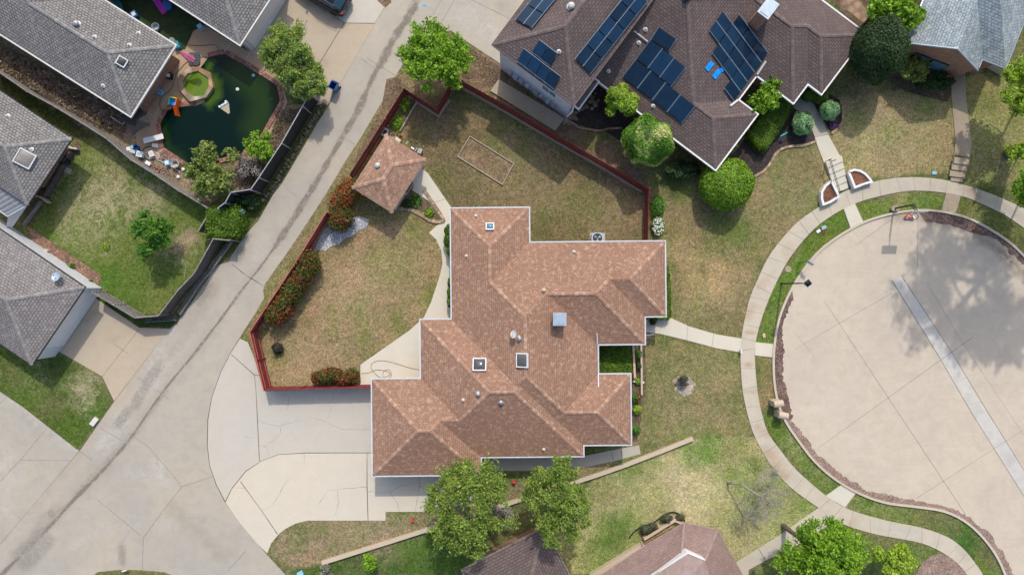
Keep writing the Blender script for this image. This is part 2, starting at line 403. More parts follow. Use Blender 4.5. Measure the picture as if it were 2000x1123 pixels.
M['straw'] = m_leaf('straw_blades', (.36, .28, .20), (.24, .18, .125), trans=.1)
M['mulch'] = m_gravel('red_mulch', [(.30, .13, .075), (.40, .2, .13), (.2, .085, .05), (.36, .17, .10)], 16.0, .7)
M['darkmulch'] = m_gravel('dark_mulch', [(.075, .06, .055), (.12, .10, .09), (.05, .04, .036), (.10, .085, .08)], 12.0, .7)
M['whitegravel'] = m_gravel('white_gravel', [(.66, .68, .72), (.80, .81, .84), (.50, .52, .55), (.74, .76, .78)], 8.0, .6)
M['leaflitter'] = m_gravel('leaf_litter', [(.30, .20, .12), (.40, .29, .18), (.22, .15, .09), (.35, .25, .16)], 9.0, .6)
M['soil'] = m_grass('soil', False, (.16, .12, .085))
M['spa_rim'] = m_gravel('spa_rim', [(.60, .36, .2), (.58, .48, .34), (.52, .44, .32), (.62, .42, .26)], 1.2, .1)
M['drysoil'] = m_grass('dry_brush', False, (.27, .205, .155))
M['turf'] = m_plain('dark_turf', (.022, .045, .012), .95, .3, 2)
M['pool'] = m_water('pool_water', (.001, .011, .008), (.05, .10, .010), attr=True, rough=.15)
M['spa'] = m_water('spa_water', (.05, .12, .012), (.13, .20, .02))
M['glassdark'] = m_water('skylight_dome', (.07, .08, .085), (.12, .125, .12), .12)
M['glassblue'] = m_water('window_glass', (.10, .19, .26), (.14, .25, .33), .12)
M['glasstan'] = m_water('skylight_dome_tan', (.26, .24, .21), (.33, .3, .27), .2)
M['solar'] = m_solar('solar_cell')
M['solar_line'] = m_plain('solar_rail', (.17, .23, .29), .4, .1)
M['bark'] = m_plain('bark', (.13, .105, .085), .95, .3, 4)
M['bark_gray'] = m_plain('bark_gray', (.30, .28, .26), .95, .25, 4)
M['blue'] = m_plain('blue_plastic', (.01, .10, .33), .4, .1)
M['brightblue'] = m_plain('bright_blue_plastic', (.0, .32, .95), .5, .06)
M['lightblue'] = m_plain('light_blue_plastic', (.25, .52, .68), .5, .1)
M['teal'] = m_plain('teal_plastic', (.02, .28, .34), .5, .1)
M['magenta'] = m_plain('magenta_mat', (.48, .02, .46), .6, .08)
M['pink'] = m_plain('faded_pink_cloth', (.42, .10, .18), .8, .2)
M['orange'] = m_plain('orange_plastic', (.85, .16, .02), .5, .06)
M['yellow'] = m_plain('yellow_plastic', (.72, .66, .06), .5, .1)
M['aqua'] = m_plain('aqua_plastic', (.03, .55, .45), .5, .1)
M['redpl'] = m_plain('red_plastic', (.55, .06, .05), .5, .1)
M['terra'] = m_plain('terracotta', (.45, .16, .08), .8, .1)
M['peach'] = m_plain('peach_plaster', (.62, .40, .30), .8, .15)
M['carpaint'] = m_plain('black_car_paint', (.008, .008, .01), .2, .05)
M['carglass'] = m_water('car_glass', (.03, .07, .11), (.05, .10, .15), .06)
M['taillight'] = m_plain('tail_light', (.40, .01, .01), .25, .05)
M['chrome'] = m_plain('chrome', (.6, .6, .6), .2, .05, metal=.9)
M['rubber'] = m_plain('tyre_rubber', (.02, .02, .02), .8, .2)
M['glow'] = m_plain('lamp_glass', (.7, .7, .68), .3, .05)
M['rail_w'] = m_plain('dirty_white', (.55, .54, .52), .5, .1)
# foliage
M['lf_bright'] = m_leaf('leaf_bright', (0.150, 0.304, 0.019), (0.264, 0.432, 0.032))
M['lf_juniper'] = m_leaf('leaf_juniper', (0.179, 0.285, 0.072), (0.304, 0.389, 0.072), clump=1.6)
M['lf_dark'] = m_leaf('leaf_dark', (0.035, 0.073, 0.022), (0.056, 0.106, 0.033), clump=1.2)
M['lf_lime'] = m_leaf('leaf_lime', (0.163, 0.307, 0.023), (0.230, 0.384, 0.029), clump=1.2)
M['lf_varieg'] = m_leaf('leaf_variegated', (0.096, 0.240, 0.019), (0.144, 0.304, 0.032), (0.544, 0.592, 0.224), clump=1.0)
M['lf_oak'] = m_leaf('leaf_oak', (0.167, 0.258, 0.046), (0.275, 0.368, 0.069), clump=1.0)
M['lf_yel'] = m_leaf('leaf_yellowgreen', (0.208, 0.352, 0.024), (0.320, 0.448, 0.048), clump=1.0)
M['lf_blue'] = m_leaf('leaf_bluegreen', (0.240, 0.408, 0.204), (0.312, 0.528, 0.264), clump=2)
M['lf_photinia'] = m_leaf('leaf_photinia', (.08, .11, .02), (.14, .13, .022), (.21, .075, .025), clump=1.1, t3=.45)
M['lf_redtip'] = m_leaf('leaf_redtip', (0.320, 0.096, 0.032), (0.256, 0.144, 0.032), (0.112, 0.128, 0.032), clump=1.3)
M['lf_hedge'] = m_leaf('leaf_hedge', (0.080, 0.160, 0.013), (0.136, 0.240, 0.019), clump=1.5)
M['lf_willow'] = m_leaf('leaf_willow', (0.165, 0.240, 0.053), (0.290, 0.351, 0.088), clump=1.3)
M['lf_grayshrub'] = m_leaf('leaf_grayshrub', (0.088, 0.094, 0.062), (0.150, 0.150, 0.106), clump=1.5)
M['lf_twig'] = m_leaf('twig_gray', (0.200, 0.181, 0.163), (0.300, 0.281, 0.250), clump=1.5, trans=.05)
M['lf_twiggreen'] = m_leaf('twig_green', (.22, .25, .17), (.30, .31, .26), clump=1.5, trans=.1)
M['lf_green'] = m_leaf('leaf_green', (0.070, 0.194, 0.021), (0.123, 0.282, 0.032), clump=1.3)
M['petal_w'] = m_plain('white_petals', (.75, .78, .7), .6, .1)
M['petal_p'] = m_leaf('purple_petals', (.16, .06, .19), (.22, .10, .24), clump=2)
M['petal_r'] = m_plain('red_petals', (.5, .03, .03), .6, .1)
# ------------------------------------------------------------------ ground
def inpoly(X, Y, poly):
    c = np.zeros(X.shape, bool); n = len(poly); j = n-1
    for i in range(n):
        xi, yi = poly[i]; xj, yj = poly[j]
        k = ((yi > Y) != (yj > Y)) & (X < (xj-xi)*(Y-yi)/((yj-yi) if abs(yj-yi) > 1e-9 else 1e-9) + xi)
        c ^= k; j = i
    return c
def segdist(X, Y, pl):
    d = np.full(X.shape, 1e9)
    for (x0, y0), (x1, y1) in zip(pl[:-1], pl[1:]):
        L = (x1-x0)**2 + (y1-y0)**2 + 1e-9
        t = np.clip(((X-x0)*(x1-x0) + (Y-y0)*(y1-y0))/L, 0, 1)
        d = np.minimum(d, np.hypot(X-x0-t*(x1-x0), Y-y0-t*(y1-y0)))
    return d
def lump(X, Y, s, seed=0):
    r = np.random.RandomState(seed); a = np.zeros(X.shape)
    for k in range(10):
        th = r.rand()*6.28; f = (0.6 + r.rand()*1.6)/s
        a += np.sin((X*math.cos(th) + Y*math.sin(th))*f + r.rand()*6.28)
    return a/5
DRY = (.285, .205, .105); DRYG = (.215, .18, .075); OLIVE = (.165, .155, .06); GREEN = (.085, .125, .022)
VERGE = (.125, .18, .035); PALE = (.36, .31, .16); LUSH = (.065, .135, .018); BROWN = (.22, .15, .095); DGRN = (.05, .075, .02)
regions = [  # polygon in survey units, tone
    ([(470, 650), (620, 300), (790, 172), (1270, 370), (1270, 470), (1035, 470), (880, 410), (880, 620), (704, 755), (515, 765)], DRYG),
    ([(500, 640), (600, 520), (640, 470), (800, 425), (866, 500), (830, 620), (704, 712), (704, 745), (515, 755)], (.27, .205, .10)),
    ([(790, 172), (860, 190), (1270, 370), (1270, 470), (1035, 470), (1035, 405), (880, 405), (830, 330), (780, 250)], (.195, .155, .075)),  # north back yard: olive tone includes the cloud shade over it
    ([(1270, 370), (1460, 300), (1600, 280), (1620, 380), (1480, 520), (1448, 660), (1300, 640)], (.21, .18, .08)),
    ([(1250, 650), (1446, 690), (1475, 860), (1350, 856), (1235, 870)], (.20, .18, .075)),
    ([(1150, 940), (1350, 856), (1480, 850), (1560, 960), (1640, 1010), (1440, 1100), (1120, 1123), (1060, 1040)], (.31, .305, .125)),
    ([(1600, 200), (1860, 160), (1870, 340), (1700, 345), (1620, 370), (1590, 280)], (.27, .225, .10)),
    ([(1860, 160), (2100, 100), (2100, 420), (1890, 350)], (.22, .21, .075)),
    ([(70, 290), (190, 270), (410, 410), (400, 560), (310, 612), (260, 612), (60, 450)], (.115, .15, .035)),
    ([(0, 682), (122, 690), (224, 785), (150, 880), (0, 765)], (.085, .12, .025)),
    ([(523, 1078), (545, 1040), (600, 1016), (850, 999), (1040, 930), (1140, 915), (1350, 855), (848, 1030), (630, 1100), (600, 1130)], (.235, .19, .10)),
    ([(630, 1100), (848, 1030), (900, 1020), (1000, 990), (900, 1123), (560, 1123), (590, 1105)], (.07, .115, .025)),
    ([(1680, 400), (1845, 377), (1840, 412), (1690, 432), (1660, 400)], VERGE), ([(1660, 400), (1650, 460), (1520, 600), (1510, 670), (1474, 668), (1512, 560), (1600, 440)], VERGE),
    ([(1475, 695), (1510, 697), (1512, 780), (1485, 800)], (.21, .17, .075)),
    ([(1487, 800), (1530, 830), (1680, 965), (1962, 1123), (1920, 1123), (1850, 1048), (1680, 1002), (1600, 960), (1500, 845)], (.125, .17, .035)),
    ([(1875, 383), (1990, 440), (2100, 520), (2100, 560), (1960, 465), (1868, 415)], (.13, .145, .04)),
    ([(180, 1150), (200, 1115), (250, 1110), (330, 1120), (380, 1160)], OLIVE),
    ([(1640, 1040), (1850, 1080), (1890, 1150), (1500, 1150), (1480, 1110)], (.13, .16, .045)),
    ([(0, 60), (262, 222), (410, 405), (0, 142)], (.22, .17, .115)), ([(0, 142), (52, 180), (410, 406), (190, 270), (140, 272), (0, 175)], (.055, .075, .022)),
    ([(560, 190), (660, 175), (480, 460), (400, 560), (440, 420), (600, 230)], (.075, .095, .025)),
    ([(470, 650), (770, 150), (790, 175), (515, 640)], (.22, .18, .085)),
    ([(740, 200), (775, 145), (880, 150), (840, 200)], (.24, .17, .095)), ([(905, 80), (975, 125), (1120, 240), (1270, 350), (1260, 375), (900, 160)], (.18, .13, .08)),
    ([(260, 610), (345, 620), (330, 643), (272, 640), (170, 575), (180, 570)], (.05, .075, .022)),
]
blobs = [  # x, y, radius, tone, strength
    (700, 500, 60, (.30, .22, .11), .8), (620, 640, 60, DRY, .8), (770, 560, 60, (.26, .21, .095), .8), (820, 470, 40, OLIVE, .5), (850, 560, 25, GREEN, .45), (790, 640, 30, GREEN, .45),
    (560, 700, 30, DRYG, .6), (540, 690, 18, GREEN, .6), (720, 690, 40, OLIVE, .6), (640, 700, 60, (.29, .21, .12), .6),
    (1000, 440, 40, OLIVE, .5), (1060, 440, 30, GREEN, .5), (1220, 400, 50, (.28, .20, .10), .8), (1130, 410, 60, (.25, .19, .09), .8), (1180, 455, 40, OLIVE, .5), (1000, 350, 90, (.22, .18, .08), .6),
    (870, 240, 60, (.20, .155, .08), .6), (950, 240, 60, (.21, .165, .075), .6), (860, 330, 30, OLIVE, .5),
    (1390, 550, 60, (.35, .25, .11), .9), (1340, 500, 50, (.33, .24, .11), .7), (1460, 460, 50, (.14, .16, .05), .7), (1420, 440, 40, GREEN, .4), (1550, 370, 50, (.19, .19, .07), .7), (1330, 560, 20, OLIVE, .4), (1410, 620, 30, OLIVE, .4), (1340, 440, 40, DRY, .5),
    (1315, 520, 16, GREEN, .8), (1360, 690, 50, (.19, .18, .07), .6), (1290, 720, 30, (.14, .16, .05), .5), (1420, 740, 30, (.27, .22, .09), .7), (1320, 830, 50, (.19, .18, .07), .5), (1400, 830, 30, (.24, .20, .09), .5), (1290, 660, 26, (.10, .14, .035), .7),
    (1350, 970, 80, (.48, .42, .22), .9), (1280, 960, 50, (.36, .31, .14), .7), (1210, 1030, 40, LUSH, .8), (1180, 1070, 50, LUSH, .7), (1240, 910, 40, (.15, .2, .05), .8), (1370, 880, 40, (.11, .20, .03), .9), (1430, 930, 34, (.14, .21, .04), .7), (1580, 960, 40, (.15, .21, .045), .6), (1640, 990, 60, (.10, .17, .03), .6), (1540, 850, 30, (.10, .17, .03), .7), (1300, 1000, 30, (.2, .24, .07), .6), (1450, 960, 26, (.2, .24, .07), .6), (1430, 880, 40, (.18, .2, .055), .7), (1480, 910, 20, LUSH, .8), (1530, 970, 40, (.20, .22, .07), .6), (1400, 1000, 30, (.22, .25, .07), .5), (1470, 1050, 40, (.38, .34, .15), .8), (1170, 960, 40, (.17, .18, .06), .6),
    (1700, 260, 60, (.33, .27, .13), .7), (1790, 240, 50, (.33, .28, .12), .7), (1740, 300, 30, (.25, .22, .10), .4), (1690, 180, 40, (.22, .16, .10), .6), (1920, 250, 40, (.27, .25, .09), .5), (1960, 320, 30, (.30, .24, .12), .7), (1930, 200, 30, GREEN, .4),
    (210, 380, 40, (.27, .25, .13), .8), (290, 390, 30, (.28, .24, .13), .75), (150, 420, 40, (.26, .24, .12), .8), (190, 300, 40, (.24, .22, .09), .7), (230, 330, 30, OLIVE, .6), (180, 450, 30, (.2, .2, .08), .6), (350, 480, 20, (.28, .21, .14), .8), (375, 465, 16, (.30, .22, .15), .8), (210, 540, 50, LUSH, .8), (270, 600, 30, GREEN, .6), (360, 560, 20, (.14, .18, .04), .6), (380, 330, 30, GREEN, .8), (110, 430, 20, GREEN, .7), (330, 420, 30, GREEN, .5),
    (160, 760, 24, (.27, .25, .14), .9), (100, 790, 30, (.15, .14, .06), .6), (30, 730, 30, OLIVE, .5), (60, 760, 30, LUSH, .6), (190, 800, 16, LUSH, .6), (175, 790, 12, (.26, .24, .13), .8), (110, 720, 30, DGRN, .6),
    (740, 1040, 60, (.26, .2, .12), .6), (580, 1040, 40, OLIVE, .5), (700, 1010, 40, OLIVE, .5), (800, 1070, 40, LUSH, .7), (700, 1110, 40, (.12, .12, .05), .6),
    (1760, 390, 16, (.30, .24, .11), .8), (1600, 480, 40, (.12, .16, .025), .7), (1545, 560, 20, OLIVE, .5), (1497, 650, 12, LUSH, .6), (1600, 920, 40, LUSH, .5), (1560, 880, 20, (.2, .22, .08), .5), (1780, 1015, 50, (.15, .18, .05), .5), (1880, 1060, 50, (.05, .12, .02), .8), (1660, 990, 20, (.17, .18, .06), .5),
    (1900, 420, 20, (.22, .21, .08), .5), (1700, 1060, 40, (.17, .18, .07), .5),
    (1220, 300, 60, (.24, .17, .11), .8), (1160, 240, 30, (.23, .16, .10), .7), (1250, 340, 30, (.2, .15, .09), .6), (1290, 400, 12, LUSH, .8), (1310, 360, 30, DGRN, .7),
    (940, 130, 24, (.27, .2, .13), .8), (760, 190, 20, (.30, .23, .12), .6), (650, 370, 14, GREEN, .6), (480, 450, 20, OLIVE, .5), (530, 400, 14, GREEN, .6),
]
def make_ground():
    core_x = np.arange(-46, 46.01, .25); core_y = np.arange(-27, 27.01, .25)
    far = np.array([60., 90, 150, 300, 600, 1200])
    xs = np.concatenate([-far[::-1], core_x, far]); ys = np.concatenate([-far[::-1], core_y, far])
    X, Y = np.meshgrid(xs, ys); PX = X*25 + 1000 + lump(X, Y, .5, 1)*5; PY = 561.5 - Y*25 + lump(X, Y, .5, 2)*5
    C = np.zeros(X.shape + (3,)); C[...] = (.14, .145, .055)
    def lay(mask, tone): C[...] = C*(1-mask[..., None]) + np.array(tone)*mask[..., None]
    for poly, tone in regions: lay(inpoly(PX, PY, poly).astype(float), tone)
    for x, y, r, tone, s in blobs:
        d = np.hypot(PX-x, PY-y) + lump(X, Y, .35, int(x))*r*.35
        lay(np.clip(1.15 - d/r*0.85, 0, 1)**1.2*s, tone)
    f1 = np.clip(lump(X, Y, 1.3, 21)*.5, -1, 1)[..., None]; f2 = np.clip(lump(X, Y, .45, 22)*.5, -1, 1)[..., None]; f3 = np.clip(lump(X, Y, .8, 23)*.6, -1, 1)[..., None]
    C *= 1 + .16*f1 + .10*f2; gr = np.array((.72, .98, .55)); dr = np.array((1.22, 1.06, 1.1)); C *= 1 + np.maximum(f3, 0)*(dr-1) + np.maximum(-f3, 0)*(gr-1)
    C *= np.array((.965, .985, 1.12)); yard = inpoly(PX, PY, [(790, 172), (860, 190), (1270, 370), (1270, 470), (1035, 470), (1035, 405), (880, 405), (830, 330), (780, 250)]); C[yard] *= .84  # north back yard dimmed further, cloud shade put into the ground colour
    A = np.zeros(X.shape)
    for x, y, r, s in ((200, 385, 95, .95), (300, 370, 60, .8), (150, 450, 50, .7), (345, 480, 45, .8), (165, 765, 42, .9), (70, 740, 40, .4), (1350, 975, 110, .8), (1480, 1050, 60, .8), (1500, 960, 60, .5), (1200, 960, 60, .35), (1600, 900, 60, .5), (1560, 860, 40, .6), (1700, 1000, 70, .45), (1740, 260, 90, .55), (1920, 280, 70, .5), (1390, 560, 70, .5), (1550, 380, 60, .35), (1220, 410, 70, .35), (560, 700, 60, .4), (700, 560, 90, .3), (740, 1040, 70, .5), (580, 1040, 50, .4), (1320, 820, 70, .35), (1420, 740, 40, .4), (1000, 350, 90, .3), (1780, 400, 60, .35)):
        d = np.hypot(PX-x, PY-y) + lump(X, Y, .5, int(y))*r*.3; A = np.maximum(A, np.clip(1.3 - d/r, 0, 1)*s)
    nx, ny = len(xs), len(ys)
    Z = np.where((np.abs(X) < 46) & (np.abs(Y) < 27), 0.0, 0.0)
    V = np.stack([X, Y, Z], -1).reshape(-1, 3)
    i = np.arange(nx-1)[None, :] + np.arange(ny-1)[:, None]*nx
    F = np.stack([i, i+1, i+nx+1, i+nx], -1).reshape(-1, 4)
    me = bpy.data.meshes.new('ground'); me.vertices.add(len(V)); me.vertices.foreach_set('co', V.ravel().astype('f'))
    me.loops.add(F.size); me.loops.foreach_set('vertex_index', F.ravel().astype('i'))
    me.polygons.add(len(F)); me.polygons.foreach_set('loop_start', (np.arange(len(F))*4).astype('i')); me.polygons.foreach_set('loop_total', np.full(len(F), 4, 'i'))
    me.update(calc_edges=True)
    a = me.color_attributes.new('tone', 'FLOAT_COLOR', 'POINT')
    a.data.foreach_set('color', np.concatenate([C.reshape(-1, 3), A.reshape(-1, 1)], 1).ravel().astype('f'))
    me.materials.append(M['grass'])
    return tag(link('ground', me), kind='structure')
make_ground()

def sheet(name, poly, z, mat, res=None, stains=(), smoothk=0, parent=None, kind='structure', depth=.15, z0=None):
    """flat slab with real edges, its outline in survey units; stains = (channel, polyline, halfwidth, strength)"""
    pts = WL(crs(poly, smoothk, True) if smoothk else poly, 0)
    n = len(pts); a = sum(pts[i].x*pts[(i+1) % n].y - pts[(i+1) % n].x*pts[i].y for i in range(n))
    if a < 0: pts.reverse()
    bm = bmesh.new(); vs = [bm.verts.new((p.x, p.y, z)) for p in pts]
    f = bm.faces.new(vs); lo = [bm.verts.new((p.x, p.y, z-depth)) for p in pts]
    for i in range(n): bm.faces.new((lo[i], lo[(i+1) % n], vs[(i+1) % n], vs[i]))
    if res:
        bm.normal_update(); bmesh.ops.triangulate(bm, faces=[f])
        x0, x1 = min(p.x for p in pts), max(p.x for p in pts); y0, y1 = min(p.y for p in pts), max(p.y for p in pts)
        for ax, lo_, hi in ((0, x0, x1), (1, y0, y1)):
            v = math.floor(lo_/res)*res + res
            while v < hi:
                nrm = (1, 0, 0) if ax == 0 else (0, 1, 0); co = (v, 0, 0) if ax == 0 else (0, v, 0)
                bmesh.ops.bisect_plane(bm, geom=bm.verts[:]+bm.edges[:]+bm.faces[:], plane_co=co, plane_no=nrm, dist=1e-5)
                v += res
    me = bpy.data.meshes.new(name); bm.to_mesh(me); bm.free(); me.materials.append(mat)
    if res:
        k = len(me.vertices); co = np.empty(k*3, 'f'); me.vertices.foreach_get('co', co); co = co.reshape(-1, 3)
        X = co[:, 0]; Y = co[:, 1]; PX = X*25+1000 + lump(X, Y, .4, 5)*3; PY = 561.5-Y*25 + lump(X, Y, .4, 6)*3
        C = np.zeros((k, 4), 'f'); C[:, 3] = 1
        for ch, pl, w, s in stains:
            d = segdist(PX, PY, pl) if len(pl) > 1 else np.hypot(PX-pl[0][0], PY-pl[0][1])
            C[:, ch] = np.maximum(C[:, ch], np.clip(1.25 - d/w, 0, 1)*s)
        at = me.color_attributes.new('stain', 'FLOAT_COLOR', 'POINT'); at.data.foreach_set('color', C.ravel())
    o = link(name, me, parent)
    if parent is None: tag(o, kind=kind)
    return o
def lines(name, parent, lst, z, mat, w=.035, jit=0, wob=0):
    mb = MB()
    for pl in lst:
        q = []
        for a, b in zip(pl[:-1], pl[1:]):
            L = math.hypot(b[0]-a[0], b[1]-a[1]); k = max(1, int(L/8)) if wob else 1
            for j in range(k):
                t = j/k; q.append((a[0]+(b[0]-a[0])*t + (random.uniform(-wob, wob) if j else 0), a[1]+(b[1]-a[1])*t + (random.uniform(-wob, wob) if j else 0)))
        q.append(pl[-1]); mb.ribbon(WL(q), w, z, jit=jit)
    return mb.build(name, mat, parent)

def softrib(name, pts, w, z, mat, parent):
    n = len(pts); V = []; Fd = []
    for i, p in enumerate(pts):
        d = (pts[min(i+1, n-1)] - pts[max(i-1, 0)]).normalized(); nn = Vector((-d.y, d.x, 0)); ww = (w[i] if hasattr(w, '__len__') else w); e = min(1, i/3, (n-1-i)/3)
        for k, fd in ((-.5, 0), (-.2, 1), (.2, 1), (.5, 0)): q = p + nn*k*ww; V.append((q.x, q.y, z)); Fd.append(fd*e)
    me = bpy.data.meshes.new(name); me.from_pydata(V, [], [(4*i+k, 4*i+k+1, 4*i+k+5, 4*i+k+4)[::-1] for i in range(n-1) for k in range(3)]); a = me.attributes.new('fade', 'FLOAT', 'POINT'); a.data.foreach_set('value', Fd); me.materials.append(mat); return link(name, me, parent)
# alley and street on the left
alley_left = [(800, -60), (770, -20), (751, 16), (732, 48), (660, 171), (643, 207), (621, 239), (586, 300), (550, 360), (533, 381), (505, 431), (478, 460), (453, 499), (447, 512), (428, 517), (414, 531), (400, 556), (368, 600), (345, 632), (328, 645), (223, 783), (155, 880), (0, 1062), (-120, 1200)]
alley_right = [(560, 1200), (560, 1123), (520, 1080), (470, 1020), (440, 980), (422, 945), (410, 910), (405, 870), (406, 820), (414, 775), (432, 725), (450, 690), (468, 661), (475, 648), (500, 610), (516, 582), (514, 568), (517, 556), (567, 485), (603, 431), (636, 380), (675, 315), (705, 269), (725, 235), (746, 200), (776, 144), (833, 48), (862, 0), (900, -60)]
st = [(0, [(740, 140), (560, 450), (330, 750), (100, 1020)], 16, .22), (0, [(470, 490), (462, 505)], 9, .7), (0, [(420, 560), (410, 580)], 14, .5), (0, [(260, 800), (230, 830)], 14, .5), (0, [(60, 1070), (40, 1100)], 26, .6), (0, [(110, 1000), (70, 1040)], 18, .5), (0, [(235, 1070), (240, 1100)], 8, .6), (0, [(340, 985), (420, 1080)], 12, .35), (0, [(330, 700), (400, 600)], 10, .3),
      (0, [(330, 752), (250, 862), (150, 965), (60, 1060), (5, 1120)], 5, .9), (2, [(300, 690), (190, 850), (60, 1000)], 12, .16), (1, [(305, 905), (320, 935)], 18, 1), (1, [(250, 925), (290, 930)], 12, .6), (1, [(270, 1032)], 14, .7), (1, [(350, 680), (290, 760)], 20, .55), (1, [(240, 820), (200, 870)], 24, .8), (1, [(330, 640), (290, 720)], 18, .8), (1, [(380, 570), (350, 620)], 12, .7), (1, [(520, 470), (450, 600)], 22, .45), (0, [(210, 900), (160, 950)], 26, .3), (0, [(340, 1000), (440, 1090)], 16, .3), (1, [(120, 1080), (200, 1030), (330, 1025)], 8, .5), (1, [(700, 200), (660, 260), (560, 440)], 14, .3), (1, [(380, 640), (330, 720)], 20, .35), (1, [(480, 560), (420, 620)], 16, .35),
      (0, [(130, 900), (95, 940), (40, 1000)], 8, .35), (0, [(340, 1005), (400, 1015)], 6, .3)]
road = sheet('road', alley_left + alley_right, .012, M['concrete'], .25, st)
jl = [[(751, 16), (732, 48), (660, 171), (632, 222)], [(705, 115), (740, 140)], [(776, 150), (720, 117)], [(670, 267), (693, 283)], [(560, 368), (580, 385)], [(360, 545), (363, 520)],
      [(453, 515), (470, 530), (516, 560)], [(328, 645), (223, 783), (155, 880), (0, 1062), (-20, 1086)], [(250, 845), (290, 872), (340, 930), (355, 950)], [(238, 860), (195, 835)], [(355, 950), (305, 1015), (280, 1050), (278, 1112)],
      [(355, 950), (415, 930)], [(190, 975), (275, 1045)], [(480, 1075), (445, 1115)], [(305, 760), (330, 780)], [(270, 737), (290, 752)], [(155, 880), (180, 898)]]
lines('expansion_joint', road, jl, .0165, M['softjoint'], .05, .25)
sk = crs([(815, -5), (800, 30), (770, 75), (752, 110), (735, 140), (722, 165), (700, 215), (665, 275), (630, 335), (600, 385), (575, 425), (545, 470), (510, 520), (470, 570), (430, 625), (380, 690), (330, 750), (300, 790), (250, 862), (195, 925), (150, 970), (100, 1025), (60, 1065), (10, 1115), (-20, 1150)], 5)
softrib('dirt_streak', WL(sk), [(.75 if q[1] < 130 else .45 if q[1] < 190 else .62 if q[1] < 480 else .26 if q[1] < 900 else .36)*random.uniform(.7, 1.25) for q in sk], .0145, M['streak'], road)
FD = m_streak('faint_dirt', (.405, .375, .33))
for pl_, w_ in ( ([(30, 1100), (65, 1075), (95, 1035)], 2.2), ([(320, 700), (280, 760), (262, 800)], 1.0), ([(255, 790), (225, 840)], .9), ([(410, 545), (385, 600)], 1.0), ([(240, 1060), (236, 1105)], .7), ([(95, 995), (104, 1010)], .6), ([(475, 480), (460, 512)], .9)): softrib('dirt_streak', WL(crs(pl_, 6)), w_, .0143 + .0001*len(pl_), FD, road)
crack = [[(447, 512), (440, 508), (446, 515), (452, 505)], [(453, 515), (480, 538), (512, 556)], [(235, 1080), (240, 1060), (262, 1020)]]
lines('crack', road, crack, .0165, M['crack'], .03, .5, .8)
lines('gutter_line', road, [[(328, 645), (223, 783), (155, 880), (60, 990), (0, 1062), (-40, 1110)], [(468, 661), (450, 690), (432, 725), (414, 775), (406, 820), (405, 870), (410, 910), (422, 945), (440, 980), (470, 1020), (520, 1080), (560, 1123)]], .017, M['joint'], .055, .3)

dw1 = sheet('driveway', [(468, 661), (450, 690), (432, 725), (414, 775), (406, 820), (405, 870), (410, 910), (422, 945), (440, 980), (452, 955), (480, 920), (510, 900), (545, 887), (600, 884), (760, 884), (760, 752), (515, 764), (497, 700), (484, 668)], .016, M['drive_gray'])
lines('expansion_joint', dw1, [[(497, 732), (500, 760), (503, 820), (507, 900)], [(452, 692), (497, 732)], [(497, 732), (506, 733)], [(727, 760), (728, 884)]], .021, M['joint'], .045, .3)
lines('crack', dw1, [[(503, 818), (515, 826), (545, 832), (552, 830), (578, 822), (590, 820)], [(600, 814), (628, 820), (650, 830), (668, 838), (727, 838)], [(548, 835), (548, 845), (535, 860), (520, 870), (526, 888)], [(505, 868), (520, 872)], [(640, 820), (648, 785), (652, 765)], [(562, 800), (565, 770)], [(610, 788), (614, 768)], [(480, 852), (503, 855)]], .021, M['crack'], .022, .6, 1.2)
dw2 = sheet('driveway', [(440, 980), (452, 955), (480, 920), (510, 900), (545, 887), (600, 884), (950, 884), (950, 972), (900, 985), (850, 999), (753, 999), (753, 1016), (600, 1016), (577, 1022), (558, 1032), (545, 1042), (530, 1060), (522, 1080), (500, 1058), (470, 1022)], .020, M['drive_cream'])
lines('expansion_joint', dw2, [[(440, 980), (452, 955), (480, 920), (510, 900), (545, 887), (600, 884), (728, 884)], [(717, 884), (717, 950), (719, 1016)], [(470, 940), (510, 995), (542, 1042)]], .025, M['joint'], .05, .4)
lines('crack', dw2, [[(512, 996), (530, 988), (540, 975), (550, 955), (565, 935)], [(717, 951), (660, 955), (640, 957), (632, 970), (622, 985)], [(719, 960), (762, 961), (780, 950), (818, 942)], [(818, 930), (820, 950), (815, 975), (811, 998)], [(818, 950), (840, 950), (860, 946)], [(762, 961), (775, 980), (780, 998)], [(660, 957), (662, 980), (655, 1005)], [(594, 885), (594, 905)], [(460, 952), (478, 954)]], .025, M['crack'], .028, .6, 1.2)
dw3 = sheet('driveway', [(150, 560), (180, 578), (272, 640), (331, 642), (223, 783), (200, 735), (122, 690), (100, 676), (90, 640)], .018, M['drive_tan'], .5, [(0, [(200, 600), (110, 660)], 10, .4), (0, [(210, 655), (235, 670)], 8, .3), (1, [(215, 770)], 10, .6)])
lines('expansion_joint', dw3, [[(185, 590), (122, 685)], [(273, 641), (200, 735)], [(222, 672), (250, 690)]], .023, M['softjoint'], .04, .3)
dw4 = sheet('driveway', [(0, 765), (45, 795), (148, 876), (155, 880), (0, 1062), (-150, 1200), (-150, 680)], .018, M['concrete'], .5, [(1, [(0, 880), (20, 930), (0, 990)], 30, .6), (0, [(55, 945)], 5, .5), (0, [(45, 810), (100, 850)], 5, .4), (1, [(0, 767), (148, 880)], 8, .8)])
lines('expansion_joint', dw4, [[(90, 838), (40, 898), (0, 940)], [(40, 898), (138, 899)], [(27, 1003), (42, 1013)], [(0, 788), (12, 775)]], .023, M['softjoint'], .035, .3)
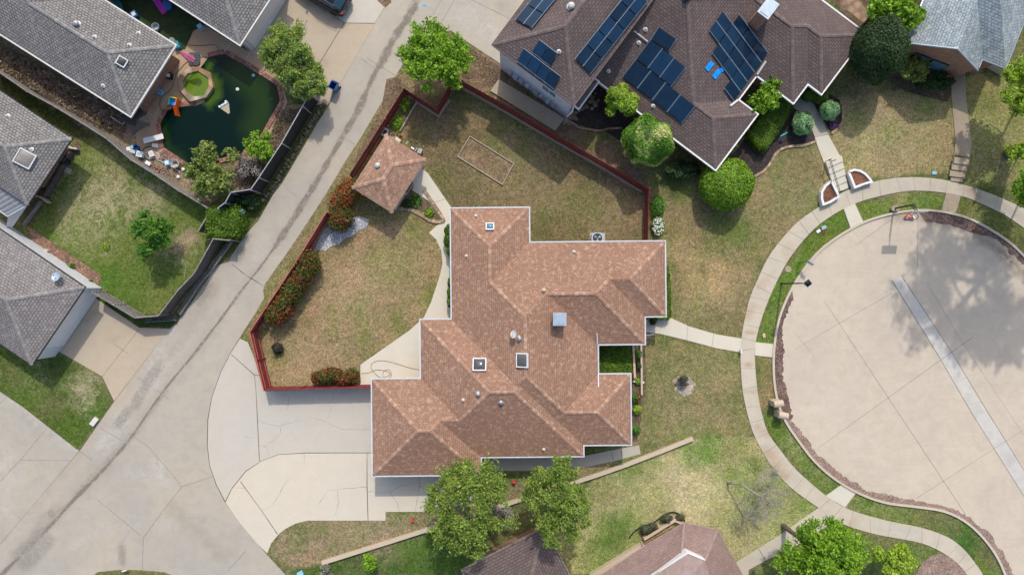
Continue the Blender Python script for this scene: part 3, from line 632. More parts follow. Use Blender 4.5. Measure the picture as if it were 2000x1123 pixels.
dw5 = sheet('driveway', [(470, 85), (560, -60), (790, -60), (770, -20), (751, 16), (732, 48), (660, 171), (640, 205), (600, 205), (520, 130)], .018, M['drive_tan'], .5, [(0, [(560, 0), (500, 70)], 9, .7), (0, [(590, 0), (640, 30), (672, 50)], 8, .55), (0, [(640, 120), (620, 140)], 9, .4), (1, [(570, 60), (600, 80)], 18, .3)])
lines('expansion_joint', dw5, [[(602, 0), (640, 24), (672, 46), (732, 47)], [(672, 46), (632, 112), (590, 180)], [(557, 0), (500, 75)], [(600, 40), (590, 65)]], .023, M['joint'], .045, .3)
sheet('driveway', [(602, -2), (580, -40), (770, -40), (751, 14), (731, 45), (673, 44)], .022, M['drive_gray'])
dw6 = sheet('driveway', [(862, 0), (833, 48), (825, 75), (880, 60), (909, 80), (985, 130), (1060, 100), (1120, -60), (900, -60)], .018, M['concrete'], .5, [(1, [(900, 30), (930, 50), (960, 60)], 24, .8), (1, [(890, 0), (940, 30)], 20, .7), (0, [(980, 10), (1000, 30)], 12, .4)])
lines('expansion_joint', dw6, [[(888, 0), (862, 45)], [(920, 0), (995, 37)], [(862, 0), (845, 30)]], .023, M['softjoint'], .045, .3)
tag(MB().ribbon(WL([(826, 11), (833, 12)]), .14, .026).build('paint_mark', M['brightblue'], road))

# cul-de-sac
kerb = crs([(2100, 640), (2050, 560), (2000, 502), (1960, 466), (1900, 431), (1850, 416), (1800, 411), (1745, 417), (1690, 433), (1640, 460), (1600, 490), (1570, 525), (1545, 565), (1525, 610), (1515, 650), (1510, 700), (1512, 750), (1520, 790), (1535, 825), (1560, 862), (1590, 900), (1630, 935), (1680, 964), (1730, 981), (1790, 989), (1840, 997), (1880, 1015), (1915, 1045), (1945, 1085), (1965, 1130), (1990, 1200)], 5)
court = sheet('road', kerb + [(2300, 1300), (2500, 600), (2300, 500)], .01, M['court'], .6,
              [(0, [(1800, 425), (1870, 438), (1930, 470), (1985, 520), (2020, 560)], 13, .9), (0, [(1870, 438), (1930, 470), (1985, 520)], 8, 1), (1, [(1545, 700), (1550, 730)], 16, .5), (1, [(1570, 770), (1640, 800), (1700, 900)], 40, .3), (1, [(1565, 818)], 12, .8), (0, [(1750, 470)], 30, .12), (0, [(1780, 425), (1740, 422)], 8, .6)])
tag(MB().prism([(p.x, p.y) for p in WL([(1742, 548), (1760, 538), (1860, 690), (1920, 790), (2010, 935), (2010, 985), (1900, 810), (1830, 690)])], .0, .014).build('pale_strip', M['pale_strip'], court))
lines('expansion_joint', court, [[(1742, 548), (1830, 690), (1900, 810), (2010, 985)], [(1760, 538), (1860, 690), (1920, 790), (2010, 935)]], .019, M['joint'], .035, .4)
lines('joint_line', court, [[(1610, 588), (1885, 1003)], [(1552, 682), (1742, 572)], [(1600, 873), (1900, 658)], [(1789, 973), (2010, 832)], [(1793, 420), (1792, 520), (1760, 540)], [(1548, 645), (1590, 695)], [(1815, 560), (1880, 670), (1960, 790), (2000, 850)], [(1670, 480), (1740, 430)]], .0145, M['softjoint'], .03, .5)
kb = MB().wall(WL(kerb), .17, -.05, .13).build('kerb', M['kerb']); tag(kb, kind='structure')
# debris drift in the gutter
def drift(name, i0, i1, wmin, wmax, mat, z, seed):
    rs = random.Random(seed); pts = WL(kerb[i0:i1]); L = []; Rr = []
    fine = []
    for a, b in zip(pts[:-1], pts[1:]):
        for k in range(4): fine.append(a.lerp(b, k/4))
    w = wmin; n = len(fine)
    for i, p in enumerate(fine):
        d = (fine[min(i+1, n-1)] - fine[max(i-1, 0)]).normalized(); nrm = Vector((-d.y, d.x, 0))
        w += rs.uniform(-.09, .09); w = min(max(w, wmin), wmax); e = min(1, i/6, (n-1-i)/6)
        L.append(p + nrm*.06); Rr.append(p + nrm*(.06 + w*e + .01))
    mb = MB(); mb.add(L + Rr, [(n+i, n+i+1, i+1, i) for i in range(n-1)])
    for v in range(len(mb.v)): mb.v[v] = (mb.v[v][0], mb.v[v][1], z)
    return tag(mb.build(name, mat), kind='stuff', label='drift of brown leaf debris along the kerb of the round court' if seed == 1 else 'drift of dark fallen leaves in the shaded gutter', cat='leaf debris')
drift('leaf_debris', 60, 92, .35, .85, M['debris'], .022, 1)
drift('leaf_debris', 88, 150, .3, .6, M['debris_pale'], .026, 3)
drift('leaf_debris', 8, 32, .3, .85, M['debris'], .03, 2)
tag(bpy.data.objects['leaf_debris.001'], 'pale pinkish drift of leaf debris along the lower curve of the kerb', 'leaf debris')

# sidewalk ring
so_ = crs([(2060, 440), (2010, 413), (1950, 385), (1900, 367), (1850, 353), (1800, 347), (1750, 348), (1700, 357), (1650, 374), (1600, 404), (1560, 432), (1530, 463), (1500, 503), (1480, 545), (1465, 580), (1455, 620), (1448, 660), (1446, 700), (1450, 760), (1460, 810), (1475, 855), (1500, 900), (1530, 938), (1560, 964), (1600, 992), (1640, 1020), (1700, 1040), (1750, 1050), (1800, 1060), (1840, 1078), (1870, 1100), (1890, 1125), (1910, 1170)], 3)
si_ = crs([(1945, 1170), (1921, 1125), (1905, 1100), (1880, 1070), (1850, 1048), (1800, 1030), (1740, 1018), (1680, 1002), (1645, 988), (1610, 965), (1580, 940), (1550, 912), (1525, 880), (1500, 845), (1487, 805), (1480, 770), (1475, 720), (1474, 680), (1482, 640), (1495, 600), (1512, 560), (1535, 515), (1560, 480), (1590, 447), (1625, 421), (1660, 402), (1700, 388), (1760, 375), (1800, 373), (1845, 377), (1880, 384), (1905, 393), (1960, 419), (2000, 446), (2050, 480)], 3)
sst = [(2, [(1458, 615), (1470, 600)], 12, .55), (2, [(1460, 648), (1475, 650)], 4, .9), (2, [(1450, 708), (1468, 712)], 5, .8), (2, [(1455, 765), (1478, 762)], 4, .6), (2, [(1478, 830), (1500, 850)], 8, .5), (2, [(1493, 880), (1510, 895), (1530, 930)], 14, .55), (1, [(1490, 860), (1500, 870)], 10, .8), (2, [(1480, 560), (1500, 545)], 8, .4), (0, [(1880, 370), (1950, 400), (2000, 430)], 14, .4), (2, [(1895, 372), (1910, 385)], 10, .6), (0, [(1800, 360), (1840, 365)], 12, .25), (2, [(1670, 1015), (1660, 1025)], 8, .3), (1, [(1690, 1025), (1790, 1045)], 10, .9), (0, [(1875, 1070), (1890, 1090)], 10, .3), (2, [(1540, 490)], 20, .3)]
walk = sheet('sidewalk', so_ + si_, .05, M['walk'], .4, sst)
jn = []
for k in range(4, len(so_)-3, 2):
    a = so_[k]; b = min(si_, key=lambda q: (q[0]-a[0])**2 + (q[1]-a[1])**2); jn.append([a, b])
lines('joint_line', walk, jn, .0545, M['softjoint'], .03, .4)
for poly in ([(1646, 404), (1668, 395), (1686, 434), (1661, 446)], [(1475, 668), (1513, 672), (1512, 698), (1474, 694)], [(1612, 968), (1646, 944), (1672, 961), (1650, 990)]):
    sheet('sidewalk', poly, .046, M['white_conc'])
sheet('sidewalk', [(1848, 376), (1876, 383), (1866, 416), (1838, 412)], .046, M['oldwalk'])
p1 = sheet('path', [(1180, 640), (1262, 624), (1310, 621), (1345, 637), (1400, 653), (1449, 661), (1446, 688), (1400, 680), (1340, 664), (1290, 652), (1255, 648), (1180, 660)], .04, M['white_conc'])
lines('joint_line', p1, [[(1343, 636), (1341, 664)], [(1394, 651), (1390, 677)]], .0445, M['softjoint'], .03)
sheet('path', [(1545, 190), (1575, 190), (1590, 205), (1605, 235), (1617, 262), (1592, 270), (1580, 240), (1566, 222), (1548, 210)], .04, M['gray_walk'])
sheet('path', [(1591, 270), (1617, 263), (1640, 305), (1609, 318), (1598, 290)], .044, M['white_conc'])
sheet('path', [(1857, 100), (1884, 100), (1886, 190), (1897, 280), (1894, 308), (1863, 303), (1866, 275), (1858, 190)], .04, M['oldwalk'])
p2 = sheet('path', [(940, 896), (1140, 890), (1190, 880), (1248, 869), (1251, 886), (1200, 900), (1140, 912), (1040, 919), (940, 919)], .035, M['gray_walk'])
lines('joint_line', p2, [[(1097, 893), (1098, 914)], [(1194, 882), (1198, 899)], [(1213, 879), (1216, 896)]], .0395, M['joint'], .04)
p3 = sheet('path', [(1438, 1097), (1520, 1046), (1600, 990), (1634, 1014), (1560, 1062), (1494, 1094), (1462, 1112), (1460, 1200), (1430, 1200)], .04, M['oldwalk'])
bpy.data.objects[p3.name].data.materials[0] = M['walk']
lines('joint_line', p3, [[(1481, 1070), (1494, 1092)]], .0445, M['joint'], .04)
pat = sheet('patio', [(818, 325), (835, 338), (886, 412), (920, 480), (920, 640), (860, 700), (850, 760), (704, 756), (704, 712), (800, 645), (828, 620), (842, 590), (852, 560), (860, 535), (864, 515), (862, 490), (852, 468), (838, 455), (853, 441), (866, 433), (838, 393), (805, 372)], .03, M['white_conc'])
lines('joint_line', pat, [[(846, 397), (872, 388)], [(853, 412), (846, 392)]], .0345, M['softjoint'], .03)
sheet('bed', [(606, 497), (618, 478), (632, 450), (655, 432), (700, 422), (722, 430), (715, 446), (700, 450), (688, 462), (672, 466), (662, 478), (648, 480), (636, 490), (622, 489)], .02, M['whitegravel'])
sheet('bed', [(1090, 200), (1170, 150), (1250, 250), (1225, 285), (1180, 255), (1150, 250), (1118, 240)], .02, M['darkmulch'])
sheet('bed', [(1410, 330), (1480, 240), (1540, 190), (1600, 180), (1640, 200), (1645, 235), (1622, 260), (1600, 220), (1595, 275), (1560, 285), (1530, 293), (1515, 300), (1505, 325), (1480, 340), (1450, 350)], .02, M['darkmulch'])
sheet('bed', [(1620, 185), (1640, 195), (1644, 240), (1622, 255), (1600, 215)], .024, M['darkmulch'])
sheet('bed', [(775, 330), (806, 372), (838, 393), (862, 432), (820, 410), (790, 405), (760, 400)], .018, M['soil'])
sheet('bed', [(1312, 745), (1322, 735), (1345, 733), (1358, 750), (1350, 768), (1336, 775), (1316, 760), (1322, 752)], .02, M['palesoil'])
sheet('island', [(180, 1160), (185, 1122), (205, 1115), (245, 1112), (290, 1114), (335, 1122), (350, 1160)], .10, M['islandgrass'], smoothk=3)
sheet('bed', [(1800, 1100), (1840, 1080), (1880, 1110), (1890, 1150), (1790, 1150)], .018, M['debris_pale'], smoothk=2)
sheet('bed', [(890, 80), (975, 125), (1000, 150), (970, 170), (900, 158), (880, 120)], .016, M['leaflitter'])
sheet('bed', [(755, 155), (780, 150), (795, 172), (700, 320), (690, 318), (745, 212)], .014, M['leaflitter'])
sheet('bed', [(735, 0), (755, -20), (765, 5), (752, 16)], .024, M['leaflitter'])
sheet('bed', [(540, 205), (600, 205), (560, 280), (500, 370), (440, 380), (400, 350), (470, 310), (515, 268), (548, 215)], .016, M['drysoil'])
sheet('bed', [(0, 85), (250, 230), (300, 300), (230, 270), (160, 225), (60, 172), (0, 135)], .016, M['drysoil'])
sheet('bed', [(250, 300), (330, 330), (400, 350), (430, 385), (405, 404), (330, 350)], .017, M['drysoil'])
sheet('bed', [(40, 440), (60, 385), (120, 300), (150, 275), (160, 285), (95, 385), (60, 440)], .016, M['soil'])
sheet('bed', [(1235, 665), (1260, 665), (1262, 760), (1245, 860), (1233, 865)], .016, M['soil'])
sheet('bed', [(1600, -20), (1700, -20), (1715, 50), (1688, 67)], .016, M['soil'])
sheet('bed', [(1640, 0), (1670, -10), (1702, 34), (1684, 45), (1660, 25), (1640, 15)], .03, M['flag'])
sheet('bed', [(1690, 100), (1780, 80), (1880, 140), (1850, 200), (1770, 180), (1720, 150)], .014, M['soil'])
sheet('path', [(58, 445), (75, 455), (200, 540), (178, 578), (160, 560), (165, 545), (60, 470)], .03, M['brickpath'])
sheet('bed', [(110, 510), (160, 548), (172, 556), (165, 565), (120, 530)], .034, M['soil'])
# ------------------------------------------------------------------ roofs and houses
class Roof:
    """hipped roof over a right-angled outline: every plane rises from its own eave"""
    def __init__(s, poly_px, ze, slope, rect=True):
        P = WL(poly_px, ze); s.ze = ze; s.slope = slope
        n = len(P)
        a = sum(P[i].x*P[(i+1) % n].y - P[(i+1) % n].x*P[i].y for i in range(n))
        if a < 0: P.reverse()
        L = max(range(n), key=lambda i: (P[(i+1) % n]-P[i]).length)
        sx = sy = 0
        for i in range(n):
            d = P[(i+1) % n]-P[i]; t = math.atan2(d.y, d.x); sx += d.length*math.cos(4*t); sy += d.length*math.sin(4*t)
        s.ang = math.atan2(sy, sx)/4
        c, sn = math.cos(-s.ang), math.sin(-s.ang)
        Q = [(p.x*c - p.y*sn, p.x*sn + p.y*c) for p in P]
        val = []; ori = []
        for i in range(n):
            a, b = Q[i], Q[(i+1) % n]; h = abs(b[0]-a[0]) > abs(b[1]-a[1])
            ori.append(h); val.append((a[1]+b[1])/2 if h else (a[0]+b[0])/2)
        out = []
        for i in range(n):
            j = (i-1) % n
            assert ori[i] != ori[j], ('roof outline', poly_px, i)
            out.append((val[j], val[i]) if ori[i] else (val[i], val[j]))
        s.q = out; s.n = n; s.Q = np.array(out)
    def rot(s, x, y):
        c, sn = math.cos(s.ang), math.sin(s.ang); return x*c - y*sn, x*sn + y*c
    def unrot(s, x, y):
        c, sn = math.cos(-s.ang), math.sin(-s.ang); return x*c - y*sn, x*sn + y*c
    def dist(s, X, Y):
        ds = []
        for i in range(s.n):
            (x0, y0), (x1, y1) = s.q[i], s.q[(i+1) % s.n]
            lx, hx = min(x0, x1), max(x0, x1); ly, hy = min(y0, y1), max(y0, y1)
            dx = np.maximum(np.maximum(lx-X, X-hx), 0); dy = np.maximum(np.maximum(ly-Y, Y-hy), 0)
            ds.append(np.maximum(dx, dy))
        return np.array(ds)
    def z(s, x, y):
        u, v = s.unrot(x, y)
        if not inpoly(np.array([u]), np.array([v]), s.q)[0]: return s.ze
        return s.ze + s.slope*float(s.dist(np.array([u]), np.array([v])).min())
    def at(s, px, py, up=0.0):
        z = s.ze
        for _ in range(12):
            p = W(px, py, z); z = .5*z + .5*(s.z(p.x, p.y) + up)
        return W(px, py, z)
    def normal(s, x, y):
        e = .05; gx = (s.z(x+e, y)-s.z(x-e, y))/(2*e); gy = (s.z(x, y+e)-s.z(x, y-e))/(2*e)
        return Vector((-gx, -gy, 1)).normalized()
    def world(s, pts, z): return [(*s.rot(x, y), z) for x, y in pts]
    def off(s, d):
        """outline moved outward by d"""
        n = s.n; r = []
        for i in range(n):
            p0, p1, p2 = s.q[i-1], s.q[i], s.q[(i+1) % n]
            e1 = (p1[0]-p0[0], p1[1]-p0[1]); e2 = (p2[0]-p1[0], p2[1]-p1[1])
            l1 = math.hypot(*e1); l2 = math.hypot(*e2)
            n1 = (e1[1]/l1, -e1[0]/l1); n2 = (e2[1]/l2, -e2[0]/l2)
            r.append((p1[0] + (n1[0]+n2[0])*d, p1[1] + (n1[1]+n2[1])*d))
        return r
    def build(s, house, mat, capmat, gmat, wallmat, ghw=.11, wall=True, inset=.55, capw=.26, wz0=0, cap=True):
        q = s.Q; n = s.n; lines_ = set()
        xs = np.linspace(q[:, 0].min(), q[:, 0].max(), 150); ys = np.linspace(q[:, 1].min(), q[:, 1].max(), 150)
        span = max(np.ptp(q[:, 0]), np.ptp(q[:, 1]))
        def test(i, j, px, py, dx, dy, key):
            t = np.linspace(-span*1.6, span*1.6, 900); X = px + dx*t; Y = py + dy*t
            ok = inpoly(X, Y, s.q)
            if not ok.any(): return
            D = s.dist(X[ok], Y[ok]); m = D.min(0)
            if ((np.abs(D[i]-m) < 1e-4) & (np.abs(D[j]-m) < 1e-4) & (m > .02)).any(): lines_.add(key)
        E = []
        for i in range(n):
            a, b = s.q[i], s.q[(i+1) % n]; h = abs(b[0]-a[0]) > abs(b[1]-a[1]); E.append((h, a[1] if h else a[0]))
        for i in range(n):
            for j in range(i+1, n):
                if E[i][0] == E[j][0]:
                    m = (E[i][1]+E[j][1])/2
                    if E[i][0]: test(i, j, q[:, 0].mean(), m, 1, 0, ('h', round(m, 4)))
                    else: test(i, j, m, q[:, 1].mean(), 0, 1, ('v', round(m, 4)))
                else:
                    y = E[i][1] if E[i][0] else E[j][1]; x = E[j][1] if E[i][0] else E[i][1]
                    test(i, j, x, y, .7071, .7071, ('p', round(y-x, 4))); test(i, j, x, y, .7071, -.7071, ('m', round(y+x, 4)))
        bm = bmesh.new(); bm.faces.new([bm.verts.new((x, y, 0)) for x, y in s.q])
        for k, v in lines_:
            co, no = {'h': ((0, v, 0), (0, 1, 0)), 'v': ((v, 0, 0), (1, 0, 0)), 'p': ((0, v, 0), (-1, 1, 0)), 'm': ((0, v, 0), (1, 1, 0))}[k]
            bmesh.ops.bisect_plane(bm, geom=bm.verts[:]+bm.edges[:]+bm.faces[:], plane_co=co, plane_no=Vector(no).normalized(), dist=1e-5)
        X = np.array([v.co.x for v in bm.verts]); Y = np.array([v.co.y for v in bm.verts]); D = s.dist(X, Y).min(0)
        for v, d in zip(bm.verts, D): v.co.z = s.ze + d*s.slope
        bmesh.ops.remove_doubles(bm, verts=bm.verts[:], dist=1e-4)
        bmesh.ops.dissolve_limit(bm, angle_limit=R(.6), verts=bm.verts[:], edges=bm.edges[:])
        bm.normal_update()
        ridge = []
        for e in bm.edges:
            if len(e.link_faces) == 2:
                f1, f2 = e.link_faces; d = f2.calc_center_median() - e.verts[0].co
                if f1.normal.dot(f2.normal) < .998 and f1.normal.dot(d) < -1e-3: ridge.append((e.verts[0].co.copy(), e.verts[1].co.copy()))
        uvl = bm.loops.layers.uv.new('UVMap')
        for f in bm.faces:
            h = Vector((f.normal.x, f.normal.y)); h = h.normalized() if h.length > 1e-4 else Vector((0, 1)); tt = Vector((-h.y, h.x)); k = math.sqrt(1+s.slope**2)
            for lp in f.loops:
                c2 = Vector((lp.vert.co.x, lp.vert.co.y)); lp[uvl].uv = (c2.dot(tt), c2.dot(h)*k)
        rm = Matrix.Rotation(s.ang, 4, 'Z'); bmesh.ops.transform(bm, matrix=rm, verts=bm.verts[:])
        off = WLOC[house.name]
        bmesh.ops.translate(bm, vec=-off, verts=bm.verts[:])
        me = bpy.data.meshes.new('roof'); bm.to_mesh(me); bm.free(); me.materials.append(mat)
        s.o = link('roof', me, house)
        if cap and ridge:
            for a, b in ridge:
                a = rm @ a; b = rm @ b; d = b - a; L = d.length
                if L < .3: continue
                mb = MB()
                k = max(1, int(L/.24)); d /= L; side = d.cross(Vector((0, 0, 1))).normalized(); up = side.cross(d)
                for i in range(k):
                    c = a + d*(i+.5)*L/k; Mx = Matrix((d, side, up)).transposed()
                    drop = capw*.5*s.slope*.62
                    w = capw*random.uniform(.92, 1.08)
                    p0 = c - d*L/k*.52; p1 = c + d*L/k*.50; u0 = .022+random.uniform(0, .005); u1 = u0 + .012
                    mb.add([p0 + up*u0, p1 + up*u1, p1 + side*w/2 + up*(u1-drop), p0 + side*w/2 + up*(u0-drop), p1 - side*w/2 + up*(u1-drop), p0 - side*w/2 + up*(u0-drop)],
                           [(0, 1, 2, 3), (1, 0, 5, 4), (0, 3, 5), (1, 4, 2)])
                mb.build('ridge_cap', capmat, s.o)
        if gmat is not None:
            o0 = s.off(.0); o1 = s.off(ghw); z1 = s.ze + .02; z0 = s.ze - .13; mb = MB()
            A = s.world(s.off(.003), z1); B = s.world(o1, z1); C = s.world(o1, z0); Dn = s.world(s.off(.003), z0)
            m = len(A); vs = A + B + C + Dn; fs = []
            for i in range(m):
                j = (i+1) % m
                fs += [(i, m+i, m+j, j), (m+i, 2*m+i, 2*m+j, m+j), (2*m+i, 3*m+i, 3*m+j, 2*m+j)]
            mb.add(vs, fs); mb.build('gutter', gmat, house)
        mb = MB(); A = s.world(s.off(-.02), s.ze - .06); mb.add(A, [tuple(reversed(range(len(A))))]); mb.build('soffit', M['offwhite'], house)
        if wall:
            A = s.world(s.off(-inset), 0); mb = MB(); mb.prism([(p[0], p[1]) for p in A], wz0, s.ze - .065, cap=False); s.w = mb.build('wall', wallmat, house)
        return s

def orient(nrm, yaw=0):
    zq = Vector(nrm).normalized(); x = Vector((math.cos(yaw), math.sin(yaw), 0)); x = (x - zq*x.dot(zq)).normalized(); y = zq.cross(x)
    return Matrix((x, y, zq)).transposed()
def skylight(house, rf, px, py, w, h, glass, yaw=0.0):
    p = rf.at(px, py, .1); q = orient(rf.normal(p.x, p.y), yaw); mb = MB(); t = .07
    for cx, cy, sx, sy in ((0, h/2-t/2, w, t), (0, -h/2+t/2, w, t), (-w/2+t/2, 0, t, h-2*t), (w/2-t/2, 0, t, h-2*t)):
        mb.box(p + q @ Vector((cx, cy, 0)), (sx, sy, .22), M=q)
    fr = mb.build('skylight', M['white'], house)
    g = MB(); n = 6; vs = []; fs = []
    for i in range(n+1):
        for j in range(n+1):
            u, v = i/n*2-1, j/n*2-1
            vs.append(p + q @ Vector((u*(w/2-t), v*(h/2-t), .06 + .13*(1-u**4)*(1-v**4))))
    for i in range(n):
        for j in range(n): a = i*(n+1)+j; fs.append((a, a+n+1, a+n+2, a+1))
    g.add(vs, fs); g.build('dome', glass, fr, sm=True)
def roof_vent(house, rf, px, py, r=.17, h=.32, mat=None):
    p = rf.at(px, py, 0); p.z -= .1; mat = mat or M['metal_gray']; mb = MB()
    mb.lathe(p, [(r*.6, 0), (r*.6, h*.7), (r*1.05, h*.72), (r*1.1, h*.9), (r*.8, h*1.12), (r*.25, h*1.25), (0, h*1.26)], 14)
    mb.lathe(p + Vector((0, 0, .07)), [(r*1.4, 0), (r*1.4, .04), (r*.62, .09)], 12)
    mb.build('roof_vent', mat, house, sm=False)
def vent_pipe(house, rf, px, py, r=.045, h=.3, mat=None):
    p = rf.at(px, py, 0); p.z -= .08; mb = MB(); mb.tube([p, p + Vector((0, 0, h))], r, 8); mb.lathe(p + Vector((0, 0, .08)), [(r*3, 0), (r*1.2, .1)], 10)
    mb.build('vent_pipe', mat or M['offwhite'], house)
def dish(house, rf, px, py, r, aim, mat=None):
    p = rf.at(px, py, 0); top = p + Vector((0, 0, .55)); mb = MB(); mb.tube([p - Vector((0, 0, .05)), p + Vector((aim[0]*-.1, aim[1]*-.1, .3)), top], .025, 6)
    ax = Vector(aim).normalized(); q = orient(ax)
    prof = [(0.001, 0), (r*.5, .02), (r*.85, .07), (r, .11)]; prof2 = [(r, .13), (r*.85, .09), (r*.5, .04), (0.001, .02)]
    mb.lathe(top, prof + prof2, 18, M=q, sy=1.12); arm = top + q @ Vector((0, -r, .1)); f = top + ax*r*1.1
    mb.tube([arm, f], .015, 5); mb.box(f, (.09, .09, .12), M=q)
    mb.build('satellite_dish', mat or M['rail_w'], house)

# --- main house
c = W(1040, 680); HM = thing('brick_house', 'sprawling house with pinkish-brown hip roof, white gutters and three skylights in the middle', 'house', c)
RM = Roof([(880, 408), (1032.5, 406), (1034, 474), (1298, 472), (1300, 617), (1259, 618), (1259, 671.5), (1167, 672), (1168, 731), (1231, 731), (1232, 867.5), (1139, 868.5), (1139, 890), (939, 892), (939, 927), (729, 928), (726, 741), (822, 740), (822, 625), (883, 624)], 2.75, .40)
RM.build(HM, M['shingle_main'], M['cap_main'], M['gutter'], M['brick'], ghw=.095)
skylight(HM, RM, 957, 443, .62, .56, M['glassblue']); skylight(HM, RM, 936.5, 712, .98, .94, M['glassdark']); skylight(HM, RM, 1020, 703.5, .88, 1.02, M['glassdark'])
for x, y in ((1014.5, 661.5), (934, 769.5), (978.5, 785)): roof_vent(HM, RM, x, y, .155, .3, M['metal_gray'])
roof_vent(HM, RM, 1062, 567, .13, .3, M['beige'])
for x, y in ((929.5, 422), (911, 500), (905, 781), (1121, 492), (1062, 877)): vent_pipe(HM, RM, x, y)
dish(HM, RM, 1005, 652, .27, (-.55, .25, .75))
p = RM.at(1091, 622, 0)
mb = MB(); cw = .96; mb.box((p.x, p.y, p.z + .35), (cw-.1, cw-.1, 1.5)); ch = mb.build('chimney', M['brick'], HM)
mb = MB(); mb.box((p.x, p.y, p.z + 1.125), (cw, cw-.04, .045)); mb.box((p.x, p.y, p.z + 1.165), (cw-.22, cw-.26, .03)); mb.box((p.x+cw*.38, p.y+cw*.36, p.z+1.16), (.06, .06, .03))
mb.build('chimney_cap', M['galv'], ch)
# eave board that laps over the lower wings beside the courtyard
for a, b in (((1166.6, 672), (1166, 652)), ((1168.4, 731), (1168.8, 756))):
    q0 = RM.at(*a, up=.04); q1 = RM.at(*b, up=.04); MB().tube([q0, q1], .055, 6).build('gutter', M['gutter'], HM)
def windows(house, rf, spec, inset=.55):
    """windows and doors on the walls: (edge index, position 0..1, width, z0, z1, kind)"""
    off = rf.off(-inset)
    for e, t, w, z0, z1, kind in spec:
        a = Vector((*rf.rot(*off[e]), 0)); b = Vector((*rf.rot(*off[(e+1) % rf.n]), 0)); d = (b-a).normalized(); nn = Vector((d.y, -d.x, 0)); c = a.lerp(b, t); q = Matrix((d, nn*-1, Vector((0, 0, 1)))).transposed()
        zc = (z0+z1)/2; hgt = z1-z0; mb = MB()
        for cx, cz, sx, sz in ((0, hgt/2+.04, w+.16, .08), (0, -hgt/2-.04, w+.16, .08), (-w/2-.04, 0, .08, hgt), (w/2+.04, 0, .08, hgt)): mb.box(c + nn*.02 + d*cx + Vector((0, 0, zc+cz)), (sx, .08, sz), M=q)
        if kind == 'window': mb.box(c + nn*.02 + Vector((0, 0, zc)), (.04, .06, hgt), M=q)
        fr = mb.build({'window': 'window', 'door': 'door', 'garage': 'garage_door'}[kind], M['white'], house)
        g = MB(); g.box(c + nn*.01 + Vector((0, 0, zc)), (w, .03, hgt), M=q)
        g.build({'window': 'pane', 'door': 'door_panel', 'garage': 'door_panel'}[kind], M['glassblue'] if kind == 'window' else (M['wood_brown'] if kind == 'door' else M['white']), fr)
    return
def edge_of(rf, px, py):
    p = W(px, py, rf.ze); u, v = rf.unrot(p.x, p.y); return int(np.argmin(rf.dist(np.array([u]), np.array([v]))[:, 0]))
windows(HM, RM, [(edge_of(RM, 728, 830), .5, 4.8, .05, 2.2, 'garage'), (edge_of(RM, 1300, 550), .5, 1.6, .9, 2.1, 'window'), (edge_of(RM, 1232, 800), .5, 1.8, .8, 2.1, 'window'),
     (edge_of(RM, 960, 407), .5, 1.4, .9, 2.1, 'window'), (edge_of(RM, 1160, 473), .35, 1.6, .9, 2.1, 'window'), (edge_of(RM, 1040, 892), .4, 1.4, .9, 2.1, 'window'), (edge_of(RM, 1259, 640), .5, .95, .05, 2.1, 'door'), (edge_of(RM, 822, 690), .5, 1.8, .05, 2.1, 'door')])

# --- shed
HS = thing('garden_shed', 'small shed with a pinkish-brown hip roof and one round vent beside the red fence', 'shed', W(757, 340))
RS = Roof([(755.5, 263), (831, 311), (767, 416), (685, 366.5)], 2.25, .36); RS.build(HS, M['shingle_shed'], M['cap_main'], None, M['offwhite'], inset=.3, capw=.3)
roof_vent(HS, RS, 738, 324, .17, .34, M['rail_w'])
windows(HS, RS, [(edge_of(RS, 800, 364), .5, 1.0, .05, 1.95, 'door')], .3)

# --- grey house north-west, beside the pool
HA = thing('gray_house', 'long gray shingle house with a single skylight beside the green pool', 'house', W(120, 90))
RA = Roof([(262, 223), (339, 87), (196, -3), (290, -165), (60, -302), (-158, -25)], 2.75, .42)
RA.build(HA, M['shingle_gray'], M['cap_gray'], M['offwhite'], M['brick'], inset=.7)
skylight(HA, RA, 238, 121, .66, .66, M['glassdark'], R(-31)); roof_vent(HA, RA, 151, 48, .2, .36, M['metal_gray'])
for x, y in ((185, 73), (253, 89), (271, 66), (202, 168)): vent_pipe(HA, RA, x, y, .06, .3)
windows(HA, RA, [(edge_of(RA, 130, 148), .5, 1.6, .9, 2.1, 'window')])
# --- grey house top
HB = thing('gray_house', 'gray shingle house cut off by the top edge with white garage wall facing the alley', 'house', W(440, -20))
RB = Roof([(468, 87), (556, -46), (300, -212), (213, -78)], 2.75, .42); RB.build(HB, M['shingle_gray'], M['cap_gray'], M['offwhite'], M['siding'], inset=.35)
windows(HB, RB, [(edge_of(RB, 515, 18), .5, 4.6, .05, 2.2, 'garage')], .35)
# --- grey house west: two wings
HC = thing('gray_house', 'gray shingle house at the left edge with a large square skylight and metal porch', 'house', W(20, 320))
RC = Roof([(140, 271), (53, 401), (-240, 206), (-153, 76)], 2.75, .40); RC.build(HC, M['shingle_gray'], M['cap_gray'], M['dark'], M['brick'], ghw=.05, inset=1.2)
skylight(HC, RC, 48.5, 310, 1.15, 1.15, M['glasstan'], R(-31))
for x, y in ((16, 227), (62, 292)): vent_pipe(HC, RC, x, y, .06, .28)
mb = MB(); A = [W(52, 402, 2.5), W(15, 423, 2.1), W(-60, 372, 2.1), W(-24, 350, 2.5)]
for i in range(9):
    t0, t1 = i/9, (i+.93)/9; a = A[0].lerp(A[3], t0); b = A[0].lerp(A[3], t1); c_ = A[1].lerp(A[2], t1); d_ = A[1].lerp(A[2], t0); up = Vector((0, 0, .05))
    mb.add([a, b, c_, d_, a.lerp(b, .5)+up, d_.lerp(c_, .5)+up], [(0, 4, 5, 3), (4, 1, 2, 5)])
